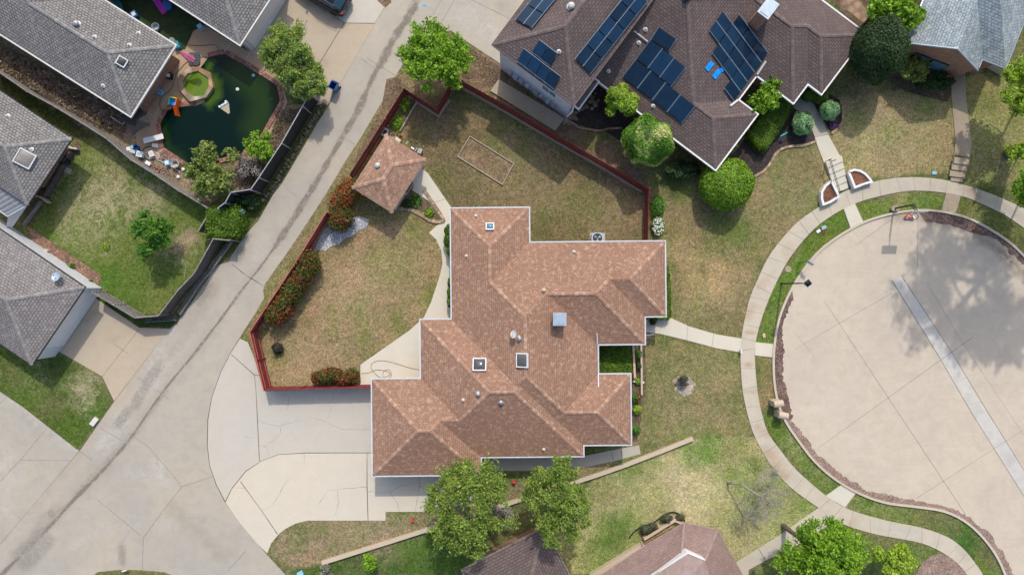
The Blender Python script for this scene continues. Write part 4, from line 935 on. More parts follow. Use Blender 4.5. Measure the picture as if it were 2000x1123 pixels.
po = mb.build('porch_roof', M['metal_gray'], HC)
mb = MB(); mb.add([A[0]-Vector((0,0,.05)), A[1]-Vector((0,0,.05)), W(10, 456, .1), W(16, 456, .1)], [(0, 1, 2, 3)]); mb.tube([A[0], A[1]], .05, 6); mb.tube([A[1], A[2]], .05, 6); mb.tube([A[0], A[3]], .04, 6); mb.build('porch_panel', M['siding'], HC)
HD = thing('gray_house', 'gray-brown shingle wing with a satellite dish and a white garage wall above the tan driveway', 'house', W(40, 600))
RD = Roof([(165, 561), (62, 713), (-200, 534), (-97, 382)], 2.7, .40); RD.build(HD, M['shingle_graybrown'], M['cap_gray'], M['dark'], M['siding'], ghw=.05, inset=.25)
dish(HD, RD, 121, 541, .33, (-.1, .3, .95), M['galv']); windows(HD, RD, [(edge_of(RD, 115, 636), .55, 4.8, .05, 2.2, 'garage')], .25)

# --- brown house with solar panels: tall garage wing and lower wings
HE = thing('brown_house', 'large brown shingle house with solar panels on its roofs and white trim', 'house', W(1300, 120))
RE1 = Roof([(960, 88), (1121, 205), (1400, -167), (1239, -284)], 5.6, .42); RE1.build(HE, M['shingle_brown'], M['cap_brown'], M['cap_brown'], M['siding'], inset=.35, ghw=.05)
RE2 = Roof([(1033, 58), (1396, 329), (1480, 226), (1441, 195), (1478, 147), (1549, 201), (1578, 163.5), (1606, 184.5), (1690, 66), (1583, -14), (1639, -88), (1321, -326)], 2.75, .42)
RE2.build(HE, M['shingle_brown'], M['cap_brown'], M['white'], M['brick'], inset=.6)
Roof([(1088, 181), (1130, 211), (1168.5, 160), (1126, 130)], 2.9, .42).build(HE, M['shingle_brown'], M['cap_brown'], M['white'], M['siding'], inset=.5, cap=False)
for a, b in (((1441.5, 196), (1426, 208)), ((1479, 146), (1496, 120))):
    MB().tube([RE2.at(*a, up=.10), RE2.at(*b, up=.10)], .09, 6).build('gutter', M['offwhite'], HE)
roof_vent(HE, RE1, 1115, 14, .22, .4, M['rail_w']); vent_pipe(HE, RE1, 1092, 101, .06, .3)
for x, y in ((1248, 84), (1261, 58), (1189, 139), (1276, 207)): vent_pipe(HE, RE2, x, y, .06, .3)
roof_vent(HE, RE2, 1341, -4, .22, .4, M['dark'])
p = RE2.at(1479, 40, 0); ang = RE2.ang
mb = MB(); mb.box((p.x, p.y, p.z + .5), (1.25, .85, 3.2), rz=ang+R(90)); ch = mb.build('chimney', M['brick'], HE)
mb = MB(); mb.box((p.x, p.y, p.z + 2.13), (1.33, .93, .06), rz=ang+R(90)); mb.box((p.x, p.y, p.z + 2.18), (1.05, .65, .04), rz=ang+R(90)); mb.build('chimney_cap', M['galv'], ch)
windows(HE, RE1, [(edge_of(RE1, 1000, 117), .7, 1.2, 2.9, 3.9, 'window')], .35)
# meters, boxes and pipes on the white wall
e = edge_of(RE1, 1000, 117); of = RE1.off(-.35); a = Vector((*RE1.rot(*of[e]), 0)); b = Vector((*RE1.rot(*of[(e+1) % 4]), 0))
if a.x > b.x: a, b = b, a
d = (b-a).normalized(); nn = Vector((-d.y, d.x, 0)); nn = nn if nn.y < 0 else -nn; q = Matrix((d, nn*-1, Vector((0, 0, 1)))).transposed()
for t, w, h, z, kind in ((.17, .2, .35, 1.5, 'b'), (.25, .35, .5, 1.5, 'r'), (.33, .42, .55, 1.5, 'b'), (.42, .3, .4, 1.6, 'r'), (.55, .42, .6, 1.4, 'b'), (.62, .25, .5, 1.6, 'b'), (.72, .22, .35, 1.4, 'r'), (.80, .2, .3, 1.5, 'b')):
    c = a.lerp(b, t) + nn*.09 + Vector((0, 0, z)); mb = MB(); mb.box(c + nn*.08, (w, .34, h), M=q)
    if kind == 'r': mb.lathe(c + nn*.09, [(.12, 0), (.12, .1), (.05, .14)], 10, M=orient(nn))
    mb.tube([c - Vector((0, 0, h/2)), c - Vector((0, 0, z-.1))], .03, 6); mb.build('utility_box', M['metal_gray'] if kind == 'b' else M['galv'], HE)
mb = MB(); mb.tube([a.lerp(b, .14) + nn*.08 + Vector((0, 0, 1.9)), a.lerp(b, .86) + nn*.08 + Vector((0, 0, 1.85))], .04, 6); mb.build('conduit', M['galv'], HE)
mb = MB(); mb.tube([W(1121, 205, 4.9), W(1118, 218, 4.3), W(1108, 228, 3.2), W(1107, 229, .1)], .05, 6); mb.build('downspout', M['white'], HE)
# conduit between the roofs
MB().tube([RE2.at(1238, 61, .12), RE2.at(1265, 82, .12)], .05, 6).build('conduit', M['rail_w'], HE)

# --- blue-gray house in the corner
HF = thing('blue_gray_house', 'pale blue-gray shingle house with a brick gable wall and two windows, top right corner', 'house', W(1900, 40))
ze = 3.2
def gable(house, c0, c1, length, ze, rise, mat, wallmat, over=.5):
    """c0, c1: eave corners of the gable front; roof runs back from it"""
    A, B = W(*c0, ze), W(*c1, ze); d = (B-A).normalized(); back = Vector((-d.y, d.x, 0)); 
    if back.y < 0: back = -back
    Mx = A.lerp(B, .5) + Vector((0, 0, rise)); bk = back*length
    bm = bmesh.new(); uvl = bm.loops.layers.uv.new('UVMap')
    for P, sgn in (((A, Mx, Mx+bk, A+bk), 1), ((Mx, B, B+bk, Mx+bk), -1)):
        f = bm.faces.new([bm.verts.new(p - WLOC[house.name]) for p in P]); slopeL = (Mx-A).length
        uvs = [(0, 0), (0, slopeL), (length, slopeL), (length, 0)] if sgn > 0 else [(0, slopeL), (0, 0), (length, 0), (length, slopeL)]
        for lp, uv in zip(f.loops, uvs): lp[uvl].uv = uv
    for f in bm.faces:
        if f.normal.z < 0: f.normal_flip()
    bm.normal_update()
    me = bpy.data.meshes.new('roof'); bm.to_mesh(me); bm.free(); me.materials.append(mat); ro = link('roof', me, house)
    mb = MB(); mb.tube([A, Mx, B], .06, 5); mb.tube([A, A+bk], .05, 5); mb.build('fascia', M['galv'], house)
    ins = d*over; f0 = back*over
    a, b, m_ = A+ins+f0, B-ins+f0, Mx+f0-Vector((0, 0, over*.3)); a.z = b.z = ze + over*.25; wall = MB()
    g = lambda p: Vector((p.x, p.y, 0)); r2 = back*(length-over)
    wall.add([g(a), g(b), b, m_, a, g(a)+r2, g(b)+r2, b+r2, a+r2], [(0, 1, 2, 3, 4), (5, 0, 4, 8), (1, 6, 7, 2)])
    wall.build('wall', wallmat, house); return A, B, Mx, d, back
RF = Roof([(1774.4, 77), (1912.4, 131), (1919, 115), (1961, 133), (2078, -143), (1888, -217)], ze, .62); RF.build(HF, M['shingle_blue'], M['cap_blue'], M['galv'], M['brick'], ghw=.05, inset=.45, cap=False)
A, B, Mx, d, back = gable(HF, (1770, 85), (1910, 139), 4.2, ze+.012, RF.slope*((W(1909, 139, ze)-W(1771, 85, ze)).length/2), M['shingle_blue'], M['brick'], .18)
q = Matrix((d, back, Vector((0, 0, 1)))).transposed()
for t in (.36, .60):
    c = A.lerp(B, t) + back*.15; c.z = 1.45; fr = MB(); fr.box(c, (1.25, .1, 1.6), M=q); fo = fr.build('window', M['dark'], HF)
    MB().box(c - back*.035, (1.12, .06, 1.46), M=q).build('pane', M['glassblue'], fo)
mb = MB(); mb.wall([W(1925, 128, 0), W(1955, 145, 0)], .25, 0, 1.1); mb.build('porch_wall', M['beige'], HF)

# --- brown house, bottom
HG = thing('brown_house', 'brown shingle house at the bottom edge with a raised roof part trimmed in white', 'house', W(1320, 1180))
zg = 3.0; outl = [(1126, 1150), (1190, 1112), (1258, 1066), (1336, 1020), (1401, 1034), (1451, 1123), (1500, 1212), (1440, 1330), (1200, 1330)]
def G(px, py, z): return W(px, py, z)
ap1 = G(1330, 1086, 4.3); ap2 = G(1378, 1092, 4.3); k1 = G(1210, 1200, 4.6); k2 = G(1420, 1200, 4.6)
P = [G(x, y, zg) for x, y in outl]
mb = MB()
faces = [([P[1], P[2], P[3], ap1, k1], 0), ([P[3], P[4], ap2, ap1], 0), ([P[4], P[5], P[6], k2, ap2], 0), ([P[0], P[1], k1], 0), ([P[6], P[7], k2], 0), ([P[7], P[8], k1, k2], 0), ([P[8], P[0], k1], 0), ([ap1, ap2, k2, k1], 0)]
bm = bmesh.new(); uvl = bm.loops.layers.uv.new('UVMap')
for f, _ in faces:
    fc = bm.faces.new([bm.verts.new(p - WLOC[HG.name]) for p in f]); fc.normal_update()
    if fc.normal.z < 0: fc.normal_flip()
    h = Vector((fc.normal.x, fc.normal.y)); h = h.normalized() if h.length > .05 else Vector((0, 1)); tt = Vector((-h.y, h.x))
    for lp in fc.loops: cc = Vector((lp.vert.co.x, lp.vert.co.y)); lp[uvl].uv = (cc.dot(tt), cc.dot(h)*1.08)
me = bpy.data.meshes.new('roof'); bm.to_mesh(me); bm.free(); me.materials.append(M['shingle_brown2']); rg = link('roof', me, HG)
mb = MB(); mb.tube([P[i] for i in (0, 1, 2, 3, 4, 5, 6)], .035, 5); mb.build('drip_edge', M['cap_brown2'], HG)
for a_, b_ in ((P[3], ap1), (P[4], ap2)): MB().tube([a_, b_], .09, 5).build('ridge_cap', M['cap_brown2'], rg)
# raised upper storey with white fascia
U = [G(1287, 1116, 4.42), G(1343, 1079, 4.85), G(1377, 1093, 4.85), G(1395, 1160, 4.7), G(1300, 1220, 4.6), G(1240, 1150, 4.45)]
mb = MB(); mb.add([(u.x, u.y, 3.3) for u in U] + [(u.x, u.y, u.z-.02) for u in U], [((i+1) % 6, i, 6+i, 6+(i+1) % 6) for i in range(6)]); mb.build('wall', M['white'], HG)
mb = MB(); pk = sum(U, Vector())/6 + Vector((0, 0, .9))
for i in range(6): mb.add([U[i], U[(i+1) % 6], pk], [(0, 2, 1)])
ru = mb.build('roof', M['cap_brown2'], HG); MB().tube([U[0], U[1], U[2]], [.03, .08, .06], 6).build('fascia', M['white'], HG)
mb = MB(); body = [(p.x, p.y) for p in P]; cx = sum(b[0] for b in body)/len(body); cy = sum(b[1] for b in body)/len(body)
mb.prism([(cx+(x-cx)*.84-.1, cy+(y-cy)*.84-.6) for x, y in body], 0, zg-.03, cap=False); mb.build('wall', M['brick'], HG)
# tan terrace along the north-west side, with open pergola slats
mb = MB(); mb.prism([(p.x, p.y) for p in [W(1150, 1118), W(1250, 1058), W(1259, 1072), W(1160, 1132)]], 0, .5); mb.build('terrace_wall', M['beige'], HG)
mb = MB(); 
q0, q1 = W(1258, 1053, .5), W(1318, 1016, .5); mb.wall([q0, q1, q1.lerp(W(1334, 1022, .5), .95)], .22, 0, .5); mb.wall([W(1252, 1056, 0), W(1257, 1066, 0)], .12, 0, .7)
mb.build('terrace_rim', M['beige'], HG)
for i in range(10):
    a = W(1262, 1062, .25).lerp(W(1322, 1025, .25), i/10); b = W(1262, 1062, .25).lerp(W(1322, 1025, .25), (i+.5)/10) + Vector((.1, -.28, 0)); c_ = W(1262, 1062, .25).lerp(W(1322, 1025, .25), (i+1)/10)
    mb = MB(); mb.tube([a, b, c_], .045, 5); mb.build('trellis_slat', M['wood_brown'], HG)
# --- brown house lower middle, half hidden by the tree
HH = thing('brown_house', 'dark brown hip roof under the big tree, cut off by the bottom edge', 'house', W(1000, 1150))
RH = Roof([(900, 1112), (1064, 1031), (1160, 1213), (996, 1294)], 2.8, .38); RH.build(HH, M['shingle_brown'], M['cap_brown'], M['wood_gray'], M['brick'], ghw=.05)

# solar arrays ------------------------------------------------------
def solar(label, rf, origin, a, b, cells, up=.1, gap=.06):
    cen = rf.at(*origin, up); t = thing('solar_array', label, 'solar panels', cen, 'solar panel arrays on the brown roofs')
    for i, j in cells:
        def P(u, v): return rf.at(origin[0]+a[0]*u+b[0]*v, origin[1]+a[1]*u+b[1]*v, up)
        g = gap/2; c4 = [P(i+g, j+g), P(i+1-g, j+g), P(i+1-g, j+1-g), P(i+g, j+1-g)]
        nrm = (c4[1]-c4[0]).cross(c4[3]-c4[0]).normalized()
        if nrm.z < 0: nrm = -nrm; c4.reverse()
        ofs = nrm*.04; mb = MB(); vs = c4 + [p+ofs for p in c4]
        mb.add(vs, [(0, 1, 5, 4), (1, 2, 6, 5), (2, 3, 7, 6), (3, 0, 4, 7), (4, 5, 6, 7)]); mb.build('panel', M['solar'], t)
    # rails under the panels
    mb = MB(); js = sorted({j for _, j in cells})
    for j in js:
        ii = [i for i, jj in cells if jj == j]
        for v in (j+.02, j+.98): mb.tube([rf.at(origin[0]+a[0]*min(ii)+b[0]*v, origin[1]+a[1]*min(ii)+b[1]*v, up+.02), rf.at(origin[0]+a[0]*(max(ii)+1)+b[0]*v, origin[1]+a[1]*(max(ii)+1)+b[1]*v, up+.02)], .028, 5)
    mb.build('mounting_rail', M['solar_line'], t); return t
solar('narrow solar array cut by the top edge, left of the round roof vent', RE1, (1006, 39), (23.5, -28.5), (16, 8.5), [(i, j) for i in range(3) for j in range(2)], .16)
solar('long two-column solar array on the tall garage wing', RE1, (1123, 115), (22.3, -28.2), (15.2, 15), [(i, j) for i in range(5) for j in range(2)], .16)
solar('small stepped solar array of six panels above the white wall', RE1, (1009, 120), (18, 13.7), (14.6, -25), [(0, 0), (1, 0), (2, 0), (3, 0)] + [], .16)
t_ = solar('small two-panel solar block on the hip end above the white wall', RE1, (1038.5, 103), (17.7, 13.5), (14.8, -25.5), [(0, 0), (1, 0)], .16)
solar('large stepped solar array in the middle of the brown roof, partly in tree shade', RE2, (1286, 53), (-15, 24), (36, 24), [(0, 0)], .12)
solar('solar array of dark blue panels stepping down towards the variegated tree', RE2, (1271, 77), (-29, 38.5), (23, 18.2), [(0, 0), (0, 1), (0, 2)], .12)
solar('lowest row of four dark solar panels beside the tree', RE2, (1242, 116), (-27, 34.5), (29.2, 22.8), [(0, 0), (0, 1), (0, 2), (0, 3)], .12)
solar('dark stepped solar array beside the chimney', RE2, (1358.2, 98), (18.7, 25), (13.4, -19), [(i, 4) for i in (1, 2, 3)] + [(i, j) for j in (2, 3) for i in range(4)] + [(i, 1) for i in (1, 2, 3)] + [(3, 0)], .12)
for i, (x, y, w, h, lb) in enumerate(((1386, 130, .38, .68, 'bright blue rectangle lying on the brown roof, nearest the ridge'), (1400, 145, .38, .72, 'bright blue rectangle lying lower on the brown roof'), (1412, 135, .3, .38, 'small bright blue square on the brown roof touching the solar array'))):
    p = RE2.at(x, y, .05); q = orient(RE2.normal(p.x, p.y), R(-38)); mb = MB(); mb.box(p, (w, h, .04), M=q); mb.box(p + q @ Vector((0, h*.1, .03)), (w*.8, h*.35, .02), M=q)
    tag(mb.build('blue_tarp', M['brightblue'], top=True), lb, 'plastic sheet', 'blue pieces on the roof')
# ------------------------------------------------------------------ fences
def fence(name, label, px, zt, mat, railmat, group=None, board=.14, h0=0.05, postevery=2.4, side=1, rails=(.35, 1.0, 1.6), jit=.03, solid=False, top=True, cat='fence', postmat=None):
    """board fence; px marks its top line"""
    P = [W(x, y, zt) for x, y in px]; t = thing(name, label, cat, (P[0].x, P[0].y, 0), group); posts = []
    for a, b in zip(P[:-1], P[1:]):
        d = b-a; L = d.length; d /= L; rz = math.atan2(d.y, d.x); nn = Vector((-d.y, d.x, 0))*side; mb = MB()
        if solid: mb.box((a+b)/2 + Vector((0, 0, -(zt-h0)/2)), (L, .03, zt-h0), rz=rz)
        else:
            k = max(1, int(L/board))
            for i in range(k):
                c = a + d*(i+.5)*L/k; zz = zt + random.uniform(-jit, jit); mb.box((c.x, c.y, (zz+h0)/2), (L/k*.93, .025, zz-h0), rz=rz+random.uniform(-.02, .02))
        mb.build('board_panel', mat, t)
        for r in rails:
            mb = MB(); c = (a+b)/2 + nn*.045; mb.box((c.x, c.y, r), (L-.02, .045, .09), rz=rz); mb.build('rail', railmat, t)
        if top: mb = MB(); c = (a+b)/2 + nn*.01; mb.box((c.x, c.y, zt+jit+.012), (L+.02, .07, .024), rz=rz); mb.build('top_rail', railmat, t)
        k = max(1, round(L/postevery))
        for i in range(k + (1 if b is P[-1] else 0)): c = a + d*i*L/k + nn*.05; posts.append((c, rz))
    for c, rz in posts: MB().box((c.x, c.y, (zt+.02)/2), (.09, .09, zt+.02), rz=rz).build('post', postmat or railmat, t)
    return t
fence('wood_fence', 'red board fence with pale rails along the alley, from shrubs down to driveway corner', [(637, 415), (589, 494), (551, 553), (509, 616), (488, 648), (501, 704), (515, 761)], 1.7, M['red'], M['redlight'], 'red board fences round the back yard', side=1, rails=(.4, 1.35), postmat=M['red'], top=True)
fence('wood_fence', 'low-seen red board fence between the lawn and the gray driveway', [(516, 762), (727, 757)], 1.7, M['red'], M['red'], 'red board fences round the back yard', side=1, rails=(.4, 1.35), top=False)
fence('wood_fence', 'red board fence beside the garden shed along the alley', [(682, 342), (715, 290), (789, 173), (851, 213), (882, 160)], 1.7, M['red'], M['red'], 'red board fences round the back yard', side=-1, rails=(.4, 1.35), top=False)
fence('wood_fence', 'long straight red board fence dividing the back yard from the solar panel house', [(882, 150), (903, 159), (987, 205), (1087, 264), (1199, 328), (1268, 369), (1265.5, 474)], 1.7, M['red'], M['red'], 'red board fences round the back yard', side=1, rails=(.4, 1.35), top=False)
b1 = MB().wall([W(x, y, 1.7) for x, y in ((903, 159), (987, 205), (1087, 264), (1199, 328), (1262, 366))], .16, -.02, .14)
for i in range(len(b1.v)): b1.v[i] = (b1.v[i][0] - .04, b1.v[i][1] - .12, b1.v[i][2])
tag(b1.build('fence_footing', M['oldwalk'], top=True), 'weathered concrete footing strip under the long red fence', 'footing')
b1 = MB().wall([W(x, y, 1.7) for x, y in ((805, 184), (851, 214), (874, 181))], .16, -.02, .14)
for i in range(len(b1.v)): b1.v[i] = (b1.v[i][0] + .03, b1.v[i][1] - .12, b1.v[i][2])
tag(b1.build('fence_footing', M['oldwalk'], top=True), 'short concrete footing at the fence corner under the bright green tree', 'footing')
fence('wood_fence', 'long weathered gray board fence between the two gray houses and past the pool', [(-60, 107), (0, 142), (52, 178), (107, 208), (160, 240), (210, 272), (256, 312), (300, 339), (349, 372), (405, 406)], 1.8, M['wood_gray'], M['wood_gray'], 'weathered gray fences', side=-1)
fence('wood_fence', 'weathered gray board fence bent round the green side yard by the alley', [(449, 470), (417, 467), (380, 534), (355, 560), (349, 566), (310, 617), (264, 621), (180, 571)], 1.8, M['wood_dark'], M['wood_gray'], 'weathered gray fences', side=-1, rails=(.3, .75, 1.2, 1.6))
fence('wood_fence', 'short weathered gray fence piece at the left of the clipped shrub', [(388, 452), (400, 432), (408, 420)], 1.6, M['wood_dark'], M['wood_gray'], 'weathered gray fences', side=1)
fence('screen_fence', 'tall fence covered with black privacy screen beside the pool', [(606, 184), (591, 208), (550, 280), (506, 347), (490, 370), (451, 376), (440, 396), (425, 407)], 2.1, M['black'], M['metal_gray'], side=1, solid=True, rails=(), top=True)
mb = MB()
for a, b in (((451, 469), (414, 522)), ((414, 522), (385, 556)), ((385, 556), (349, 613)), ((345, 622), (285, 626))):
    p, q_ = W(*a, .3), W(*b, .3); d = (q_-p).normalized(); nn = Vector((-d.y, d.x, 0))
    for k in range(3): r0 = p + nn*(k*.14 - .14); r1 = q_ + nn*(k*.14 - .14); c = (r0+r1)/2; mb.box((c.x, c.y, .16 + .04*k), ((r1-r0).length*.99, .05, .28 + .05*k), rz=math.atan2(d.y, d.x))
tag(mb.build('timber_edging', M['wood_gray'], top=True), 'low weathered timber edging outside the gray fence by the alley', 'edging')
mb = MB(); pl = WL([(633, 200), (611, 238), (577, 298), (541, 354), (518, 388), (496, 396)])
for a, b in zip(pl[:-1], pl[1:]):
    L = (b-a).length; k = int(L/.32)
    for i in range(k):
        c = a.lerp(b, (i+.5)/k); s_ = random.uniform(.16, .26); mb.box((c.x+random.uniform(-.07, .07), c.y+random.uniform(-.07, .07), .08), (s_*1.3, s_, .22), rz=random.uniform(0, 3), taper=.7)
        mb.box((c.x+random.uniform(-.2, .2), c.y+random.uniform(-.2, .2), .06), (s_, s_, .16), rz=random.uniform(0, 3), taper=.7)
tag(mb.build('rubble_edging', M['stones'], top=True), 'row of small brown stones along the outside of the black screened fence', 'stone edging')

# low concrete wall across the southern lawn
for pl, lb in (([(630, 1097), (700, 1075), (770, 1053), (848, 1028), (920, 1003), (985, 984), (1040, 966), (1090, 946)], 'long low beige concrete wall crossing the lawn under the big tree'), ([(1110, 944), (1160, 928), (1220, 907), (1290, 880), (1352, 855)], 'low beige concrete wall on the open front lawn south-east of the house')):
    tag(MB().wall(WL(pl), .3, -.05, .28).build('garden_wall', M['beige'], top=True), lb, 'low wall', 'low beige garden walls')
# paver edges
def pavers(name, label, pts, w, l, mat, h=.12, group=None):
    mb = MB(); P = WL(crs(pts, 5)); acc = []
    for a, b in zip(P[:-1], P[1:]):
        L = (b-a).length; k = max(1, round(L/l)); d = (b-a)/L
        for i in range(k): c = a.lerp(b, (i+.5)/k); mb.box((c.x, c.y, h/2), (L/k*.93, w*random.uniform(.93, 1.03), h+random.uniform(0, .02)), rz=math.atan2(d.y, d.x)+random.uniform(-.05, .05))
    return tag(mb.build(name, mat, top=True), label, 'edging', group)
pavers('brick_edging', 'curved brick edging of the planting bed behind the shed', [(778, 410), (792, 408), (806, 412), (822, 420), (838, 430), (850, 434), (864, 433), (866, 428), (852, 405), (836, 382), (828, 372)], .24, .3, M['paver_edge'])
pavers('brick_edging', 'curved stone edging between the front lawn and the dark mulch bed of the solar house', [(1473, 345), (1490, 335), (1505, 318), (1515, 300), (1530, 290), (1550, 286), (1572, 284), (1593, 276)], .2, .45, M['paver_edge'])
pavers('brick_edging', 'short curved edging round the purple flowers by the walkway', [(1623, 262), (1632, 254), (1641, 244), (1645, 232), (1645, 205)], .16, .4, M['paver_edge'])
pavers('brick_edging', 'thin curved stone edging below the loose tree beside the long red fence', [(1104, 233), (1122, 243), (1130, 250), (1150, 254), (1172, 256), (1190, 252), (1215, 251)], .15, .35, M['paver_edge'])
mb = MB()
for i in range(46):
    a = random.random(); px_ = 1100 + 60*a + random.uniform(-8, 14); py_ = 236 - 66*a*random.uniform(.5, 1.1) + random.uniform(-10, 10)
    c = W(px_, py_, .05); s_ = random.uniform(.18, .45); n_ = random.randint(5, 7); ph = random.random()*6
    mb.prism([(c.x + s_*.55*math.cos(ph+6.28*k/n_)*random.uniform(.7, 1.1), c.y + s_*.55*math.sin(ph+6.28*k/n_)*random.uniform(.7, 1.1)) for k in range(n_)], .0, random.uniform(.05, .16))
tag(mb.build('flagstones', M['flag'], top=True), 'scatter of flat tan stones at the corner of the solar house', 'stones', kind='stuff')
P4 = WL([(918, 267), (1003.5, 320.5), (981, 361), (894, 306.5)]); P4.append(P4[0].copy())
tag(MB().wall(P4[:] , .065, 0, .12).build('garden_bed', M['pad'], top=True), 'thin pale rectangular frame laid round bare soil in the back lawn', 'garden bed')
sheet('bed', [(918, 268), (1002, 321), (980, 360), (895, 306)], .02, M['bedgrass'])
sheet('slab', [(974, 156), (1103, 232), (1084, 257), (958, 179)], .12, M['pad'])

# ------------------------------------------------------------------ pool
deck = sheet('pool_deck', [(378, 62), (400, 50), (468, 92), (505, 110), (545, 150), (562, 200), (555, 215), (528, 262), (516, 275), (493, 292), (480, 308), (425, 322), (418, 336), (372, 332), (350, 318), (315, 300), (320, 312), (290, 310), (268, 285), (266, 262), (280, 235), (300, 200), (320, 140), (342, 100), (362, 98)], .05, M['deck'])
lines('joint_line', deck, [[(348, 110), (316, 160), (290, 220), (313, 242)], [(330, 188), (300, 230)], [(395, 110), (375, 95)], [(455, 82), (436, 106)], [(492, 98), (473, 132)], [(330, 150), (345, 165)]], .055, M['offwhite'], .025)
sheet('path', [(322, 100), (338, 92), (345, 105), (300, 185), (285, 215), (268, 215), (290, 175)], .045, M['wood_dark'])
water_px = [(408, 113), (439, 106), (483, 131), (519, 153), (542, 169), (548, 198), (521, 246), (508, 269), (487, 281), (473, 301), (423, 312), (415, 328), (372, 325), (364, 317), (321, 289), (314, 242), (328, 217), (341, 212), (384, 207), (400, 201), (404, 160), (392, 134)]
pw = sheet('pool_water', water_px, .075, M['pool'], .4, [(0, [(412, 150), (425, 168), (425, 190), (408, 200)], 10, 1.0), (0, [(412, 122), (405, 140)], 7, .9), (0, [(470, 140), (520, 200), (500, 250)], 34, .30), (0, [(320, 240), (324, 285), (360, 312)], 9, .22)], depth=.05)
cp = MB(); ring = [(408, 113), (439, 106), (483, 131), (519, 153), (542, 169), (548, 198), (521, 246), (508, 269), (487, 281), (473, 301), (423, 312), (415, 328), (372, 325), (364, 317), (321, 289), (314, 242), (328, 217), (341, 212), (384, 205)]
P = WL(ring)
def coping(pts):
    for a, b in zip(pts[:-1], pts[1:]):
        d = b-a; L = d.length; d /= L; nn = Vector((d.y, -d.x, 0)); cen = W(430, 220)
        if (a + nn - cen).length < (a - nn - cen).length: nn = -nn
        k = max(1, round(L/.16))
        for i in range(k): c = a.lerp(b, (i+.5)/k) + nn*.16; cp.box((c.x, c.y, .065), (L/k*.94, .34, .12), rz=math.atan2(d.y, d.x))
coping(P[4:] ); coping(P[:5])
tag(cp.build('pool_coping', M['brickpave'], top=True), 'pinkish brick coping round the dark green pool', 'pool edge')
# raised spa
sp_o = WL([(371, 199), (403, 190.5), (416, 171), (411, 142), (392, 133), (373, 130), (350, 147), (347, 160), (353, 179)], 0)
spi = WL([(378, 189), (398, 187), (408, 169), (407, 153), (387, 139), (366, 144), (357, 158), (357, 166), (364, 178)], 0)
t = thing('spa_tub', 'raised octagonal spa with a tan stone rim and bright green water at the pool edge', 'hot tub', W(384, 164)); mb = MB(); n = len(sp_o); zt = .42
f = (CAM_H-zt)/CAM_H
O = [Vector((p.x*f, p.y*f, 0)) for p in sp_o]; I = [Vector((p.x*f, p.y*f, 0)) for p in spi]
vs = [(p.x, p.y, 0) for p in O] + [(p.x, p.y, zt) for p in O] + [(p.x, p.y, zt) for p in I] + [(p.x, p.y, .1) for p in I]; fs = []
for i in range(n): j = (i+1) % n; fs += [(j, i, n+i, n+j), (n+j, n+i, 2*n+i, 2*n+j), (2*n+j, 2*n+i, 3*n+i, 3*n+j)]
mb.add(vs, fs); mb.build('rim', M['spa_rim'], t)
MB().prism([(p.x, p.y) for p in I], .1, .3).build('water', M['spa'], t)
# things round the pool
def boxthing(name, label, cat, px, py, size, mat, rz=0, z=.05, group=None, extra=None):
    c = W(px, py, z + size[2]); mb = MB(); mb.box((c.x, c.y, z + size[2]/2), size, rz=R(rz), taper=.94)
    q = Matrix.Rotation(R(rz), 3, 'Z'); mb.box((c.x, c.y, z + size[2] + .012), (size[0]*1.04, size[1]*1.04, .03), rz=R(rz)); mats = [mat]
    if extra: mats.append(extra); mb.box((c.x, c.y, z + size[2] + .032), (size[0]*.7, size[1]*.6, .02), rz=R(rz), mi=1)
    return tag(mb.build(name, mats, top=True), label, cat, group)
t = thing('diving_board', 'white diving board over the west edge of the dark green pool', 'diving board', W(300, 270))
MB().box(W(299.5, 271, .42), (1.58, .40, .05), rz=R(14)).build('board', M['white'], t); c = W(290, 273, .2); MB().box((c.x, c.y, .2), (.35, .36, .36), rz=R(14)).build('stand', M['rail_w'], t)
for x in (.55, .72):
    c = W(286, 274, .4); MB().tube([Vector((c.x-x*.3, c.y+.16, .02)), Vector((c.x-x*.3, c.y+.16, .44))], .03, 6).build('bolt_post', M['metal_gray'], t)
t = thing('toy_slide', 'orange and blue plastic toddler slide at the pool edge', 'toy slide', W(345, 202)); c = W(341, 200, .5); q = R(-12)
mb = MB(); mb.box((c.x, c.y, .5), (.5, .5, .05), rz=q); mb.build('platform', M['brightblue'], t)
for dx, dy, m_, nm in ((-.27, 0, 'aqua', 'side_panel'), (.27, 0, 'orange', 'side_panel'), (0, .27, 'yellow', 'back_panel')):
    v = Matrix.Rotation(q, 3, 'Z') @ Vector((dx, dy, 0)); MB().box((c.x+v.x, c.y+v.y, .45), (.06 if dx else .54, .54 if dx else .06, .8), rz=q).build(nm, M[m_], t)
mb = MB(); v = Matrix.Rotation(q, 3, 'Z'); a = Vector((c.x, c.y, .5)) + v @ Vector((.12, -.25, 0)); b = Vector((c.x, c.y, .12)) + v @ Vector((.28, -.95, 0)); s_ = v @ Vector((.19, 0, 0)); up = Vector((0, 0, .1))
mb.add([a-s_, a+s_, b+s_, b-s_, a-s_+up, a+s_+up, b+s_+up, b-s_+up], [(3, 2, 1, 0), (0, 4, 7, 3), (1, 2, 6, 5), (0, 1, 2, 3)]); mb.build('chute', M['orange'], t)
t = thing('cantilever_parasol', 'closed faded pink cantilever parasol leaning over its round gray base', 'parasol', W(379, 117))
c = W(379.5, 116, .1); mb = MB(); 
mb.prism([(c.x + math.copysign(abs(math.cos(a))**.5, math.cos(a))*.46, c.y + math.copysign(abs(math.sin(a))**.5, math.sin(a))*.5) for a in np.linspace(0, 6.283, 28, endpoint=False)], .05, .18)
for k in (-.3, -.1, .1, .3): mb.box((c.x, c.y+k, .19), (.8, .07, .03))
mb.build('base', M['darkbase'], t)
